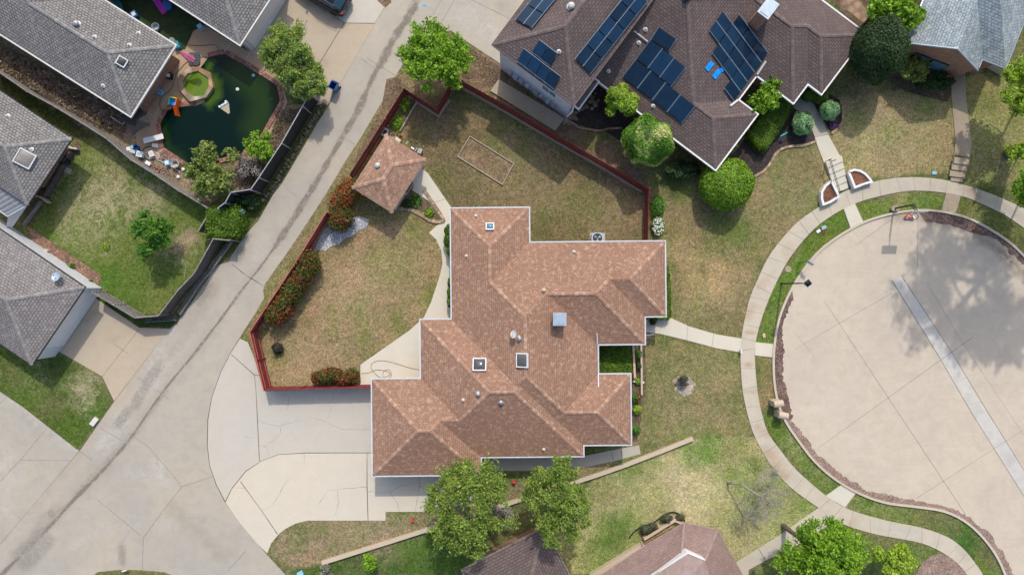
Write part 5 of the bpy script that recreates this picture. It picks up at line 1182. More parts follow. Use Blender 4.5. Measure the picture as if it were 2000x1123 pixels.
pb = W(386, 129, .2); pt = W(377, 106, 2.1); mb = MB(); mb.tube([(c.x, c.y, .1), (c.x-.06, c.y+.1, 1.2), W(372, 112, 1.9)], .035, 6); mb.build('pole', M['rail_w'], t)
mb = MB(); q0, q1 = W(375, 117, 1.8), W(349, 101, 2.3)
for k in range(6):
    an = k*1.047; o_ = Vector((math.cos(an)*.12, math.sin(an)*.12, 0)); mb.tube([q0 + o_*1.7, q0.lerp(q1, .5)+o_, q1 + o_*.2], [.11, .08, .03], 6)
mb.build('canopy', M['pink'], t)
t = thing('pool_float', 'triangular pool skimmer float with a striped white head in the dark water', 'pool float', W(438, 210)); c = W(436, 205, .1); mb = MB()
for i in range(6):
    p = W(429+i*2.9, 209-i*1.7, .12); mb2 = MB(); mb2.lathe(p, [(0, -.05), (.08, -.04), (.09, .03), (.0, .06)], 8); mb2.build('float_ball', M['white'] if i % 2 == 0 else M['lightblue'], t)
mb.add([W(429, 211, .095), W(446, 223, .095), W(449, 221, .095), W(447, 201, .095)], [(0, 1, 2, 3)]); mb.build('net', M['pad'], t)
for x, y, r, m_, lb in ((464, 175, .13, 'white', 'small white float on the pool near the middle'), (495, 148, .13, 'lightblue', 'small blue and white float near the north edge of the pool'), (441, 199, .1, 'white', 'tiny white float above the skimmer')):
    mb = MB(); mb.lathe(W(x, y, .1), [(0, -.05), (r, -.02), (r, .04), (r*.5, .08), (r*.35, .04), (0, .04)], 12); tag(mb.build('float_ring', M[m_], top=True), lb, 'float')
def bucket(px, py, r, h, mat, label, group='buckets and tubs by the pool', name='bucket', cat='bucket', z=.05):
    mb = MB(); c = W(px, py, z+h); c.z = z; mb.lathe(c, [(r*.8, 0), (r, h), (r*1.06, h), (r*1.06, h-.04), (r*.93, h-.02), (r*.75, .06), (0, .06)], 14)
    return tag(mb.build(name, mat, top=True), label, cat, group)
boxthing('storage_box', 'white box on the tan deck just south of the diving board', 'box', 302.5, 284.5, (.42, .26, .2), M['white'], -12, extra=M['rail_w'])
boxthing('storage_box', 'white tub with an open pale blue inside in the pile by the fence', 'box', 272, 301, (.45, .42, .35), M['white'], -15, extra=M['lightblue'])
bucket(265, 288, .2, .35, M['blue'], 'round dark blue bucket at the top of the pile by the gray fence')
boxthing('storage_box', 'small white box left of the blue bucket', 'box', 251, 291, (.32, .28, .25), M['white'], 5)
boxthing('storage_box', 'small pale blue box touching the blue bucket', 'box', 258, 287.5, (.2, .25, .25), M['lightblue'], 5)
boxthing('storage_box', 'white crumpled bag-like box below the blue bucket', 'box', 259, 296, (.42, .26, .22), M['rail_w'], -20)
boxthing('cooler', 'white cooler standing tilted inside the blue hose ring', 'cooler', 295, 300.5, (.34, .44, .3), M['white'], 20, extra=M['rail_w'])
boxthing('cooler', 'white and pale blue box on the rubble near the pump', 'cooler', 326, 318, (.34, .36, .3), M['lightblue'], 10, extra=M['white'])
boxthing('storage_box', 'white flat box tilted against the gray fence', 'box', 289, 319, (.4, .26, .16), M['white'], -32)
bucket(341, 320, .3, .4, M['rail_w'], 'round pale pump tank with a dark cap among the rubble', name='pump_tank', cat='pump')
tag(MB().lathe(W(341.5, 318, .5), [(.09, 0), (.09, .06), (0, .07)], 10).build('tank_cap', M['dark'], top=True), 'small dark round cap on the pale pump tank', 'cap')
mb = MB(); c = W(295, 304); mb.tube([(c.x+.34*math.cos(a)*1.1, c.y+.34*math.sin(a)*.8, .12+.03*math.sin(a*2)) for a in np.linspace(0, 5.6, 16)], .035, 6); tag(mb.build('hose_coil', M['galv'], top=True), 'pale blue hose ring under the white cooler', 'hose')
tag(MB().tube([W(278, 296, .1), W(281, 290, .1), W(288, 287, .1), W(297, 286, .15)], .03, 6).build('hose', M['rubber'], top=True), 'short black hose running to the white box near the diving board', 'hose')
tag(MB().tube(WL(crs([(304, 298), (312, 305), (308, 312), (320, 318), (345, 332), (352, 338)], 4), .1), .03, 6).build('hose', M['rail_w'], top=True), 'pale pipe running from the rubble to the shrubs south of the pool', 'pipe')
tag(MB().tube(WL(crs([(368, 88), (390, 90), (415, 88), (425, 92), (425, 103), (410, 112), (395, 112), (380, 115), (365, 122), (352, 135), (344, 145), (340, 160), (334, 175), (316, 190), (312, 205), (318, 218), (327, 214)], 5), .08), .02, 5).build('garden_hose', M['wood_dark'], top=True), 'long thin dark garden hose curling over the tan pool deck', 'hose')
tag(MB().tube([W(352, 178, .5), W(364, 155, .5), W(376, 140, .5), W(386, 129, .7)], .015, 5).build('skimmer_pole', M['metal_gray'], top=True), 'long gray skimmer pole lying across the spa', 'pole')
mb = MB()
for i in range(90):
    px_ = random.uniform(312, 352); py_ = 304 + (px_-312)*.5 + random.uniform(-8, 12); c = W(px_, py_); s_ = random.uniform(.08, .2); mb.box((c.x, c.y, .05), (s_*1.3, s_, s_*.8), rz=random.uniform(0, 3), taper=.6)
for i in range(40):
    px_ = random.uniform(280, 350); c = W(px_, 312 + (px_-280)*.52 + random.uniform(-5, 5)); s_ = random.uniform(.06, .15); mb.box((c.x, c.y, .05), (s_*1.3, s_, s_*.8), rz=random.uniform(0, 3), taper=.6)
tag(mb.build('rubble', M['debris_pale'], top=True), 'scattered pale stones and rubble between the gray fence and the pool', 'rubble', kind='stuff')
bucket(306, 333, .16, .2, M['terra'], 'small terracotta pot close to the gray fence', name='flower_pot', cat='pot')
for x, y, lb in ((348, 346, 'small white stone ball by the fence south of the pool'), (358, 331, 'small white stone ball beside the pool coping')): tag(MB().lathe(W(x, y, .1), [(0, -.1), (.13, -.05), (.13, .05), (0, .12)], 8).build('stone_ball', M['white'], top=True), lb, 'stone')
# yard between the gray houses
tag(sheet('synthetic_turf', [(205, 0), (260, -50), (360, -20), (335, 5), (468, 92), (400, 50), (385, 62), (375, 90), (350, 108), (342, 92), (330, 80)], .03, M['turf']), kind='structure')
t = thing('foam_mat', 'bright magenta foam mat on the dark turf at the top edge', 'mat', W(310, 8)); MB().box(W(306, 2, .1), (.5, 2.3, .08), rz=R(35)).build('cushion', M['magenta'], t)
tag(MB().lathe(W(226, 17, .2), [(0, .1), (.5, .12), (.55, .3), (.6, .3), (.6, .05), (.5, 0)], 20).build('kiddie_pool', M['teal'], top=True), 'round teal plastic wading pool beside the gray roof at the top', 'wading pool')
boxthing('cooler', 'blue cooler with a white lid on the dark turf', 'cooler', 261, 28, (.42, .5, .35), M['blue'], 32, z=.03, extra=M['white'])
tag(MB().prism([(p.x, p.y) for p in WL(crs([(323, 3), (336, 8), (338, 20), (328, 24), (322, 14)], 4, True))], .03, .3).build('bean_bag', M['blue'], top=True, sm=False), 'dark blue bean bag beside the magenta mat', 'bean bag')
bucket(303, 52, .28, .35, M['galv'], 'pale blue-gray tub on the dark turf', group=None, name='tub', cat='tub', z=.03)
bucket(304, 61, .12, .2, M['white'], 'small white bowl next to the pale tub on the turf', group=None, name='bowl', cat='bowl', z=.03)
boxthing('patio_table', 'small square white table at the edge of the dark turf', 'table', 390, 52, (.35, .35, .4), M['lightblue'], 35)
bucket(335, 79, .2, .35, M['white'], 'white bucket at the corner of the long gray roof', group=None)
boxthing('pool_toys', 'dark teal plastic toys at the corner of the long gray roof', 'toys', 344, 88, (.4, .5, .4), M['teal'], 20)
boxthing('patio_chair', 'black folding chair on the brown deck by the gray house', 'chair', 302, 158, (.34, .95, .3), M['black'], -32)
boxthing('patio_chair', 'small black and white chair on the tan deck', 'chair', 329, 148, (.36, .42, .4), M['black'], -10, extra=M['white'])
boxthing('toy_truck', 'bright blue toy on the tan deck by the gray house', 'toy', 312, 180, (.4, .34, .25), M['lightblue'], -30, extra=M['brightblue'])
t = thing('patio_umbrella', 'large black square umbrella at the south corner of the gray house by the pool', 'umbrella', W(262, 232)); c = W(263, 233, 2.1)
mb = MB(); q = R(33); pk = Vector((c.x, c.y, 2.35)); r4 = [Vector((c.x, c.y, 1.95)) + Matrix.Rotation(q, 3, 'Z') @ Vector((x*.78, y*.86, 0)) for x, y in ((-1, -1), (1, -1), (1, 1), (-1, 1))]
for i in range(4): mb.add([r4[i], r4[(i+1) % 4], pk], [(0, 1, 2)])
mb.build('canopy', M['black'], t); MB().tube([(c.x, c.y, 0), (c.x, c.y, 2.3)], .03, 6).build('pole', M['dark'], t)
tag(MB().tube([W(216, 228, .5), W(240, 244, .5), W(252, 220, .5)], .03, 5).build('garden_rail', M['rail_w'], top=True), 'thin white rail beside the black umbrella', 'rail')
t = thing('bicycle_pile', 'tangle of black and white frames under the eave by the black umbrella', 'bicycles', W(230, 214))
for i in range(9): a = W(222+i*2.6, 210+i*1.2, .5); MB().tube([a, a+Vector((random.uniform(-.3, .3), random.uniform(-.4, .2), random.uniform(-.3, .3)))], .03, 5).build('frame_tube', M['white'] if i % 2 else M['dark'], t)
boxthing('storage_box', 'white rectangular lid with a pale blue top on the dry brush by the gray fence', 'box', 201, 219, (.5, .32, .1), M['white'], -12, extra=M['lightblue'])
bucket(192, 240, .16, .25, M['yellow'], 'small bright yellow pot near the gray fence', group=None, name='flower_pot', cat='pot')
boxthing('paper_bag', 'small white crumpled bag on the dry brush behind the long gray roof', 'bag', 121, 167, (.32, .2, .12), M['rail_w'], -30)
bucket(187, 190, .14, .25, M['galv'], 'pale round pot under the eave of the long gray roof', group=None, name='flower_pot', cat='pot')
tag(MB().prism([(p.x, p.y) for p in WL([(131, 326), (141, 332), (137, 341), (126, 336)])], 0, .06).build('paving_slab', M['gray_walk'], top=True), 'single gray square slab beside the gray house with the large skylight', 'slab')
bucket(122, 312, .33, .6, M['black'], 'round black barrel under the eave of the gray house with the large skylight', group=None, name='barrel', cat='barrel')
tag(MB().wall(WL([(133, 285), (146, 292), (158, 293)]), .1, 0, .5).build('low_screen', M['offwhite'], top=True), 'small white screen wall by the east corner of the gray house', 'screen')
tag(MB().wall(WL([(145, 300), (95, 385)]), .12, 0, .6).build('porch_beam', M['wood_dark'], top=True), 'long brown porch edge board beside the gray house', 'board')
tag(MB().wall(WL([(66, 382), (88, 387), (100, 397)]), .12, 0, .5).build('splash_block', M['beige'], top=True), 'pale downspout and splash block at the porch corner', 'downspout')
tag(MB().wall(WL([(84, 394), (50, 440)]), .12, 0, .35).build('timber', M['wood_gray'], top=True), 'gray timber lying along the dark porch side', 'timber')
boxthing('hose_reel', 'small beige box against the eave above the brick path', 'box', 88, 492, (.28, .42, .3), M['beige'], -30)
boxthing('air_unit', 'small pale pink box at the end of the brick path', 'box', 171, 564, (.42, .3, .35), M['peach'], -8)
for i, (x, y) in enumerate(((133, 525), (140, 532), (148, 538), (156, 546), (163, 553))): bucket(x, y, .08, .14, M['terra'], 'row of small terracotta pots along the brick path', group='terracotta pots on the brick path', name='flower_pot', cat='pot', z=.03)

# ------------------------------------------------------------------ vehicle
t = thing('parked_car', 'glossy black car cut off by the top edge on the pale driveway slab', 'car', W(636, -10)); ca = W(640, 2); fwd = Vector((-.86, .50, 0)); q = Matrix((fwd, Vector((-fwd.y, fwd.x, 0)), Vector((0, 0, 1)))).transposed(); org = W(684, 22, 0) + fwd*0.1
def loft(secs, mi=0):
    mb = MB(); n = len(secs[0][1]); vs = []
    for x, ring in secs:
        for y, z in ring: vs.append(org + q @ Vector((x, y, z)))
    fs = []
    for i in range(len(secs)-1):
        for k in range(n-1): a = i*n+k; fs.append((a, a+1, a+n+1, a+n))
    fs.append(tuple(range(n))); fs.append(tuple(reversed(range((len(secs)-1)*n, len(secs)*n)))); mb.add(vs, fs, mi); return mb
def ring(w, zb, zs, zt, wt): return [(-w*.92, zb), (-w, zb+.15), (-w, zs), (-w*.96, zs+.08), (-wt, zt-.03), (-wt*.8, zt), (0, zt+.03), (wt*.8, zt), (wt, zt-.03), (w*.96, zs+.08), (w, zs), (w, zb+.15), (w*.92, zb)]
loft([(0, ring(.72, .4, .7, .92, .60)), (.08, ring(.84, .3, .8, 1.02, .74)), (.3, ring(.92, .28, .86, 1.06, .86)), (1.3, ring(.95, .25, .9, 1.08, .9)), (3.2, ring(.95, .25, .9, 1.05, .9)), (3.9, ring(.94, .27, .82, .98, .84)), (4.5, ring(.88, .3, .7, .86, .7)), (4.75, ring(.7, .38, .55, .7, .5))]).build('body', M['carpaint'], t, sm=True)
loft([(.16, [(-.76, 1.0), (-.6, 1.08), (0, 1.1), (.6, 1.08), (.76, 1.0)]), (.62, [(-.82, 1.0), (-.6, 1.55), (0, 1.6), (.6, 1.55), (.82, 1.0)]), (2.4, [(-.86, 1.0), (-.64, 1.62), (0, 1.67), (.64, 1.62), (.86, 1.0)]), (3.4, [(-.82, 1.0), (-.6, 1.06), (0, 1.1), (.6, 1.06), (.82, 1.0)])]).build('windows', M['carglass'], t)
loft([(.68, [(-.62, 1.57), (-.5, 1.63), (0, 1.66), (.5, 1.63), (.62, 1.57)]), (1.5, [(-.66, 1.62), (-.5, 1.68), (0, 1.71), (.5, 1.68), (.66, 1.62)]), (2.35, [(-.64, 1.6), (-.5, 1.67), (0, 1.69), (.5, 1.67), (.64, 1.6)])]).build('roof_panel', M['carpaint'], t, sm=True)
for s_ in (-1, 1):
    MB().tube([org + q @ Vector((.5, s_*.66, 1.56)), org + q @ Vector((.7, s_*.66, 1.68)), org + q @ Vector((2.4, s_*.66, 1.7))], .02, 5).build('roof_rail', M['chrome'], t)
    MB().box(org + q @ Vector((.1, s_*.66, .88)), (.22, .3, .14), M=q).build('tail_light', M['taillight'], t)
    MB().box(org + q @ Vector((3.1, s_*1.02, 1.02)), (.14, .2, .12), M=q).build('side_mirror', M['carpaint'], t)
    for x in (.85, 3.75):
        w = MB(); qq = orient(q @ Vector((0, 1, 0))); w.lathe(org + q @ Vector((x, s_*.84, .34)), [(.2, -.1), (.32, -.1), (.34, -.06), (.34, .06), (.32, .1), (.2, .1)], 18, M=qq); wo = w.build('wheel', M['rubber'], t)
        MB().lathe(org + q @ Vector((x, s_*.9, .34)), [(0, -.03), (.2, -.02), (.2, .03), (0, .04)], 12, M=qq).build('rim', M['chrome'], wo)
MB().box(org + q @ Vector((.0, 0, .6)), (.05, 1.3, .05), M=q).build('bumper_trim', M['chrome'], t)

# ------------------------------------------------------------------ bins, unit, street furniture
t = thing('trash_bin', 'open blue wheeled bin half under the juniper tree beside the alley', 'bin', W(650, 168)); c = W(650, 167, 1.0); mb = MB(); q = Matrix.Rotation(R(-28), 3, 'Z')
b0 = [(-.24, -.26), (.24, -.26), (.24, .26), (-.24, .26)]; vs = [q @ Vector((x*.85, y*.85, 0)) for x, y in b0] + [q @ Vector((x*1.15, y*1.15, 1.0)) for x, y in b0] + [q @ Vector((x*1.02, y*1.02, 1.0)) for x, y in b0] + [q @ Vector((x*.78, y*.78, .15)) for x, y in b0]
vs = [v + Vector((c.x, c.y, 0)) for v in vs]; fs = [(3, 2, 1, 0), (12, 13, 14, 15)]
for i in range(4): j = (i+1) % 4; fs += [(i, j, 4+j, 4+i), (4+i, 4+j, 8+j, 8+i), (8+i, 8+j, 12+j, 12+i)]
mb.add(vs, fs); mb.build('body', M['blue'], t); MB().box(Vector((c.x, c.y, .7)) + q @ Vector((0, .36, 0)), (.5, .03, .6), M=q).build('lid', M['blue'], t)
for s_ in (-1, 1): MB().lathe(Vector((c.x, c.y, .1)) + q @ Vector((s_*.25, .26, 0)), [(0, -.03), (.1, -.03), (.1, .03), (0, .03)], 10, M=orient(q @ Vector((1, 0, 0)))).build('wheel', M['rubber'], t)
t = thing('air_conditioner', 'gray air conditioning unit with a round fan at the north eave of the main house', 'air conditioner', W(1166, 470)); c = W(1167, 465, .8)
mb = MB(); pl = [(c.x + math.copysign(abs(math.cos(a))**.55, math.cos(a))*.46, c.y + math.copysign(abs(math.sin(a))**.55, math.sin(a))*.42) for a in np.linspace(0, 2*math.pi, 28, endpoint=False)]; mb.prism(pl, .05, .8); mb.build('casing', M['galv'], t)
MB().lathe((c.x, c.y, .8), [(0, .01), (.31, .01), (.34, .03), (.36, .0)], 24).build('fan_grille', M['dark'], t)
mb = MB()
for k in range(3): an = k*2.094+.5; mb.add([(c.x, c.y, .83), (c.x+.27*math.cos(an-.35), c.y+.27*math.sin(an-.35), .84), (c.x+.27*math.cos(an+.35), c.y+.27*math.sin(an+.35), .83)], [(0, 1, 2)])
mb.build('fan_blade', M['metal_gray'], t)
tag(MB().box(W(1167, 469, .03), (1.2, 1.1, .06)).build('equipment_pad', M['gray_walk'], top=True), 'concrete pad under the air conditioning unit', 'pad')
t = thing('street_lamp', 'black street lamp with a square lantern leaning out over the court kerb', 'street lamp', W(1526, 554)); b = W(1526, 554)
MB().tube([b, b+Vector((0, 0, .5)), b + Vector((0, 0, 4.3))], [.09, .065, .045], 8).build('pole', M['dark'], t); tp = b + Vector((0, 0, 4.3))
mb = MB(); mb.box(tp + Vector((0, 0, .5)), (.42, .42, .05), rz=R(38)); mb.box(tp + Vector((0, 0, .56)), (.4, .4, .1), rz=R(38), taper=.35); mb.lathe(tp + Vector((0, 0, .6)), [(.05, 0), (.05, .06), (0, .1)], 8); mb.build('lantern_cap', M['carpaint'], t)
mb = MB(); mb.box(tp + Vector((0, 0, .24)), (.24, .24, .48), rz=R(38), taper=1.4); mb.build('lantern_glass', M['glow'], t)
t = thing('mailbox', 'gray rounded mailbox on a bent black post at the kerb above the street lamp', 'mailbox', W(1559, 513)); b = W(1559, 513)
MB().tube([b, b+Vector((0, 0, 1.0)), b+Vector((.2, .02, 1.12)), b+Vector((.36, -.02, 1.12))], .035, 6).build('post', M['dark'], t)
q = Matrix.Rotation(R(-35), 3, 'Z'); mb = MB(); cc = b + Vector((.42, -.05, 1.15)); rr = [(-.11, 0), (-.11, .12), (-.08, .19), (0, .22), (.08, .19), (.11, .12), (.11, 0)]; vs = [cc + q @ Vector((x, y, z)) for x in (-.26, .26) for y, z in rr]
mb.add(vs, [(k+7, k+8, k+1, k) for k in range(6)] + [(0, 7, 13, 6)][:1] + [tuple(range(7)), tuple(reversed(range(7, 14)))]); mb.build('box', M['metal_gray'], t)
# basketball hoop
t = thing('basketball_hoop', 'black basketball hoop at the court kerb with a clear backboard and red rim', 'basketball hoop', W(1745, 407)); b = W(1745, 408)
MB().tube([b, b + Vector((0, 0, 2.6)), b+Vector((0, -.3, 3.0))], [.07, .07, .05], 8).build('pole', M['dark'], t)
mb = MB(); mb.tube([b+Vector((0, 0, 2.3)), b+Vector((0, -.55, 2.95))], .03, 5); mb.tube([b+Vector((0, 0, 2.6)), b+Vector((0, -.55, 3.2))], .03, 5); mb.build('arm', M['dark'], t)
bd = b + Vector((0, -.6, 3.15)); mb = MB(); mb.box(bd, (1.15, .04, .75)); mb.build('backboard', M['galv'], t)
mb = MB(); rc = b + Vector((0, -.9, 2.88)); mb.tube([(rc.x+.23*math.cos(a), rc.y+.23*math.sin(a), rc.z) for a in np.linspace(0, 6.283, 18)], .02, 5); mb.tube([rc+Vector((-.08, .23, 0)), rc+Vector((-.08, .3, 0))], .03, 5); mb.tube([rc+Vector((.08, .23, 0)), rc+Vector((.08, .3, 0))], .03, 5); mb.build('rim', M['redpl'], t)
mb = MB()
for k in range(10): a = k*.628; mb.tube([(rc.x+.22*math.cos(a), rc.y+.22*math.sin(a), rc.z), (rc.x+.12*math.cos(a+.3), rc.y+.12*math.sin(a+.3), rc.z-.4)], .008, 4)
mb.build('net', M['white'], t)
MB().prism([(b.x+.32*math.cos(a), b.y+.24*math.sin(a)) for a in np.linspace(0, 6.28, 14, endpoint=False)], .0, .3).build('base', M['oldwalk'], t)
t = thing('kick_bike', 'small red child scooter with a white wheel lying at the kerb under the basketball hoop', 'scooter', W(1776, 423)); a = W(1776, 423, .2)
MB().tube([W(1768, 424, .2), W(1776, 416, .3), W(1784, 426, .2), W(1768, 424, .2)], .07, 6).build('frame', M['redpl'], t)
for x, y in ((1771, 424), (1784, 425)): MB().lathe(W(x, y, .16), [(.05, -.03), (.14, -.04), (.14, .04), (.05, .03)], 12, M=orient((.3, .3, .9))).build('wheel', M['white'], t)
# mailbox pillars
for x, y, rz, lb in ((1521, 789, 8, 'pale stone mailbox pillar with a rounded top, the upper of the pair at the kerb'), (1530, 812, -8, 'pinkish stone mailbox pillar with a rounded top, the lower of the pair at the kerb')):
    t = thing('mailbox_pillar', lb, 'mailbox', W(x-4, y+2), 'stone mailbox pillars'); c = W(x, y, 1.1); q = Matrix.Rotation(R(rz), 3, 'Z')
    mb = MB(); mb.box((c.x, c.y, .5), (.62, .44, 1.0), M=q); mb.build('column', M['beige'], t); mb = MB(); rr = [(-.26, 0), (-.24, .12), (-.14, .22), (0, .26), (.14, .22), (.24, .12), (.26, 0)]
    vs = [Vector((c.x, c.y, 1.0)) + q @ Vector((xx, yy, zz)) for xx in (-.36, .36) for yy, zz in rr]; mb.add(vs, [(k+7, k+8, k+1, k) for k in range(6)] + [tuple(range(7)), tuple(reversed(range(7, 14)))]); mb.build('arched_top', M['beige'], t)
# utility covers and small things
def cover(name, label, poly, mat, h=.06, cat='utility cover'): return tag(MB().prism([(p.x, p.y) for p in WL(poly)], 0, h).build(name, mat, top=True), label, cat)
cover('utility_box', 'light gray utility box lid on the verge, nearest the path to the court', [(1602, 444), (1610, 440), (1613, 446), (1604, 450)], M['galv'], .2); cover('meter_cover', 'white meter cover on the verge left of the gray utility lid', [(1593, 452), (1600, 447), (1603, 452), (1596, 456)], M['white'], .08); cover('meter_cover', 'brown brick-coloured meter cover on the verge', [(1604, 449), (1612, 447), (1613, 454), (1606, 457)], M['mulch'], .06)
cover('utility_box', 'pale gray rectangular utility lid in the green corner lawn by the street', [(176, 827), (187, 813), (194, 819), (184, 832)], M['offwhite'], .15)
cover('meter_cover', 'small pale blue meter cover in the lawn above the ring sidewalk', [(1819, 336), (1828, 335), (1828, 341), (1820, 342)], M['lightblue'], .1)
cover('meter_cover', 'small pale green cover in the grass at the bottom by the street', [(580, 1118), (590, 1112), (594, 1122), (584, 1128)], M['lightblue'], .1); cover('meter_cover', 'small orange-brown marker in the verge left of the court', [(1488, 653), (1493, 650), (1495, 658), (1490, 660)], M['peach'], .12)
tag(MB().lathe(W(1539, 526), [(.25, 0), (.25, .04), (.18, .05), (0, .03)], 16).build('manhole_cover', M['oldwalk'], top=True), 'small round gray manhole cover on the verge by the street lamp', 'manhole')
tag(MB().lathe(W(1003.5, 939), [(.12, 0), (.12, .35), (.16, .38), (.06, .5), (0, .52)], 10).build('lawn_marker', M['redpl'], top=True), 'small round red marker on the lawn under the big trees', 'marker')
boxthing('lawn_marker', 'small dark red box on the grass left of the big tree', 'marker', 805, 1016, (.22, .24, .2), M['redpl'], 10)
t = thing('street_sign', 'small white sign panel at the edge of the island at the bottom', 'sign', W(243, 1115)); MB().box(W(243, 1114, .5), (.34, .05, .2), rz=.2).build('panel', M['white'], t); MB().tube([W(243, 1115), W(243, 1114, .5)], .02, 5).build('post', M['metal_gray'], t)
t = thing('delineator', 'white and blue marker at the path crossing on the ring sidewalk', 'marker', W(1447, 687)); MB().box(W(1447, 686, .3), (.1, .3, .3)).build('panel', M['white'], t); MB().tube([W(1447, 690), W(1447, 690, .3)], .03, 5).build('post', M['blue'], t)
# hose on the patio
tag(MB().tube(WL(crs([(706, 729), (720, 728), (735, 722), (755, 725), (765, 732), (758, 738), (748, 735), (750, 724), (760, 722), (763, 730), (745, 738), (728, 724), (725, 713), (735, 705), (760, 706), (800, 718), (822, 722)], 5), .06), .014, 5).build('garden_hose', M['wood_brown'], top=True), 'thin brown garden hose looped on the pale patio beside the main house', 'hose')
# flag
t = thing('flag', 'small stars and stripes flag on an angled pole at the main house front door', 'flag', W(1265, 653)); a = W(1258, 655, 2.0); b = W(1278, 653, 2.3)
MB().tube([a, b], .018, 6).build('pole', M['white'], t)
mb = MB(); n = 7
for i in range(n):
    z0, z1 = i/n, (i+1)/n
    for k in range(6):
        s0, s1 = k/6, (k+1)/6
        def F(s, v): p = a.lerp(b, .05 + .85*s); return p + Vector((0.0, -.30*v - .04*math.sin(s*7), -.55*v*(.9+.1*math.sin(s*9))))
        mi = 2 if (s0 >= .5 and z0 < .55) else (0 if i % 2 == 0 else 1)
        mb.add([F(s0, z0), F(s1, z0), F(s1, z1), F(s0, z1)], [(0, 1, 2, 3)], mi)
mb.build('cloth', [M['redpl'], M['white'], M['blue']], t)
mb = MB()
for i in range(3):
    for k in range(3): s_ = .56+.15*k; v = .1+.15*i; p = a.lerp(b, .05+.85*s_) + Vector((0, -.30*v+.0, -.55*v+.012)); mb.box(p, (.03, .03, .006))
mb.build('stars', M['white'], t)
# walls beside the courtyard
tag(MB().wall(WL([(1233, 672), (1236, 735)]), .16, 0, .9).build('garden_wall', M['peach'], top=True), 'thin tan wall closing the courtyard hedge on its east side', 'low wall')
tag(MB().wall(WL([(1251, 672), (1252, 745), (1252, 770)]), .14, 0, .35).build('bed_kerb', M['beige'], top=True), 'thin pale kerb along the east side of the flower bed', 'kerb')
tag(MB().tube([W(1236, 745, .2), W(1258, 747, .2)], .07, 6).build('downspout_pipe', M['white'], top=True), 'white drain pipe sticking out over the flower bed kerb', 'pipe')
tag(MB().wall(WL([(1440, 247), (1474, 262)]), .35, 0, .45).build('brick_planter_wall', M['brick'], top=True), 'short brick porch wall under the eave corner of the solar house', 'low wall')
mb = MB(); mb.wall(WL([(1462, 255), (1475, 266), (1500, 228)]), .3, 0, .6); mb.box(W(1476, 264, .4), (.42, .42, .8), rz=R(38)); mb.box(W(1492, 240, .4), (.42, .42, .8), rz=R(38)); tag(mb.build('porch_wall', M['paver_edge'], top=True), 'tan brick porch wall with square piers beside the dark hedge', 'low wall')
cover('foam_noodle', 'thin turquoise rod lying on the dark mulch bed', [(1523, 266), (1538, 258), (1539, 260), (1524, 268)], M['aqua'], .08, 'rod')
# entrance steps of the solar house with white planters
t = thing('entrance_steps', 'pale concrete steps from the ring sidewalk with five treads', 'steps', W(1633, 340)); L0, R0 = (1609, 318), (1640, 305); L1, R1 = (1632, 379), (1656, 368)
for i in range(5):
    t0, t1 = i/5, (i+1)/5; zz = .30 - i*.05
    pl = [tuple(np.array(L0)*(1-a)+np.array(L1)*a) for a in (t0, t1)]; pr = [tuple(np.array(R0)*(1-a)+np.array(R1)*a) for a in (t0, t1)]
    A = [W(*pl[0]), W(*pr[0]), W(*pr[1]), W(*pl[1])]; mb = MB(); mb.prism([(p.x, p.y) for p in A], -.05, zz); mb.build('step', M['white_conc'], t)
    MB().wall([W(*pl[1]) + Vector((0, .03, 0)), W(*pr[1]) + Vector((0, .03, 0))], .05, zz-.02, zz+.006).build('nosing', M['gray_walk'], t)
t = thing('hand_rail', 'black double handrail running down the middle of the pale entrance steps', 'handrail', W(1622, 312))
for o_ in (-1.2, 1.2): MB().tube([W(1621+o_, 311, 1.15), W(1640+o_, 375, .95)], .022, 6).build('bar', M['dark'], t)
for x, y, z0, z1 in ((1618, 318, .5, 1.2), (1634, 376, .1, .9), (1611, 316, .5, 1.15)): b = W(x, y); MB().tube([(b.x, b.y, z0), (b.x, b.y, z1)], .03, 6).build('post', M['dark'], t)
MB().tube([W(1611, 316, 1.15), W(1621, 313, 1.15)], .022, 6).build('bar', M['dark'], t)
def planter(name, label, ring, h):
    t = thing(name, label, 'planter', W(*ring[0])); P = WL(ring); P2 = P + [P[0], P[1]]; mb = MB(); mb.wall(P + [P[0]], .17, -.02, h); mb.build('wall', M['white'], t); c = sum(P, Vector())/len(P)
    MB().prism([(c.x+(p.x-c.x)*.93, c.y+(p.y-c.y)*.93) for p in P], 0, h-.12).build('mulch', M['mulch'], t)
planter('planter', 'quarter-round white planter of red mulch on the right of the entrance steps', [(1652, 338), (1662, 334), (1674, 336), (1684, 342), (1693, 352), (1696, 357), (1682, 361), (1664, 368)], .5)
planter('planter', 'quarter-round white planter of red mulch on the left of the entrance steps', [(1618, 356), (1607, 365), (1600, 377), (1600, 390), (1603, 401), (1616, 396), (1633, 385)], .5)
t = thing('entrance_steps', 'four worn brown concrete steps above the ring sidewalk', 'steps', W(1873, 325))
for i, (cx, cy) in enumerate(((1877, 315), (1873, 327), (1869, 340), (1868, 349))): MB().box(W(cx, cy, .35-.1*i), (1.18 if i < 3 else .95, .5, .14), rz=R(-7)).build('step', M['oldwalk'], t)

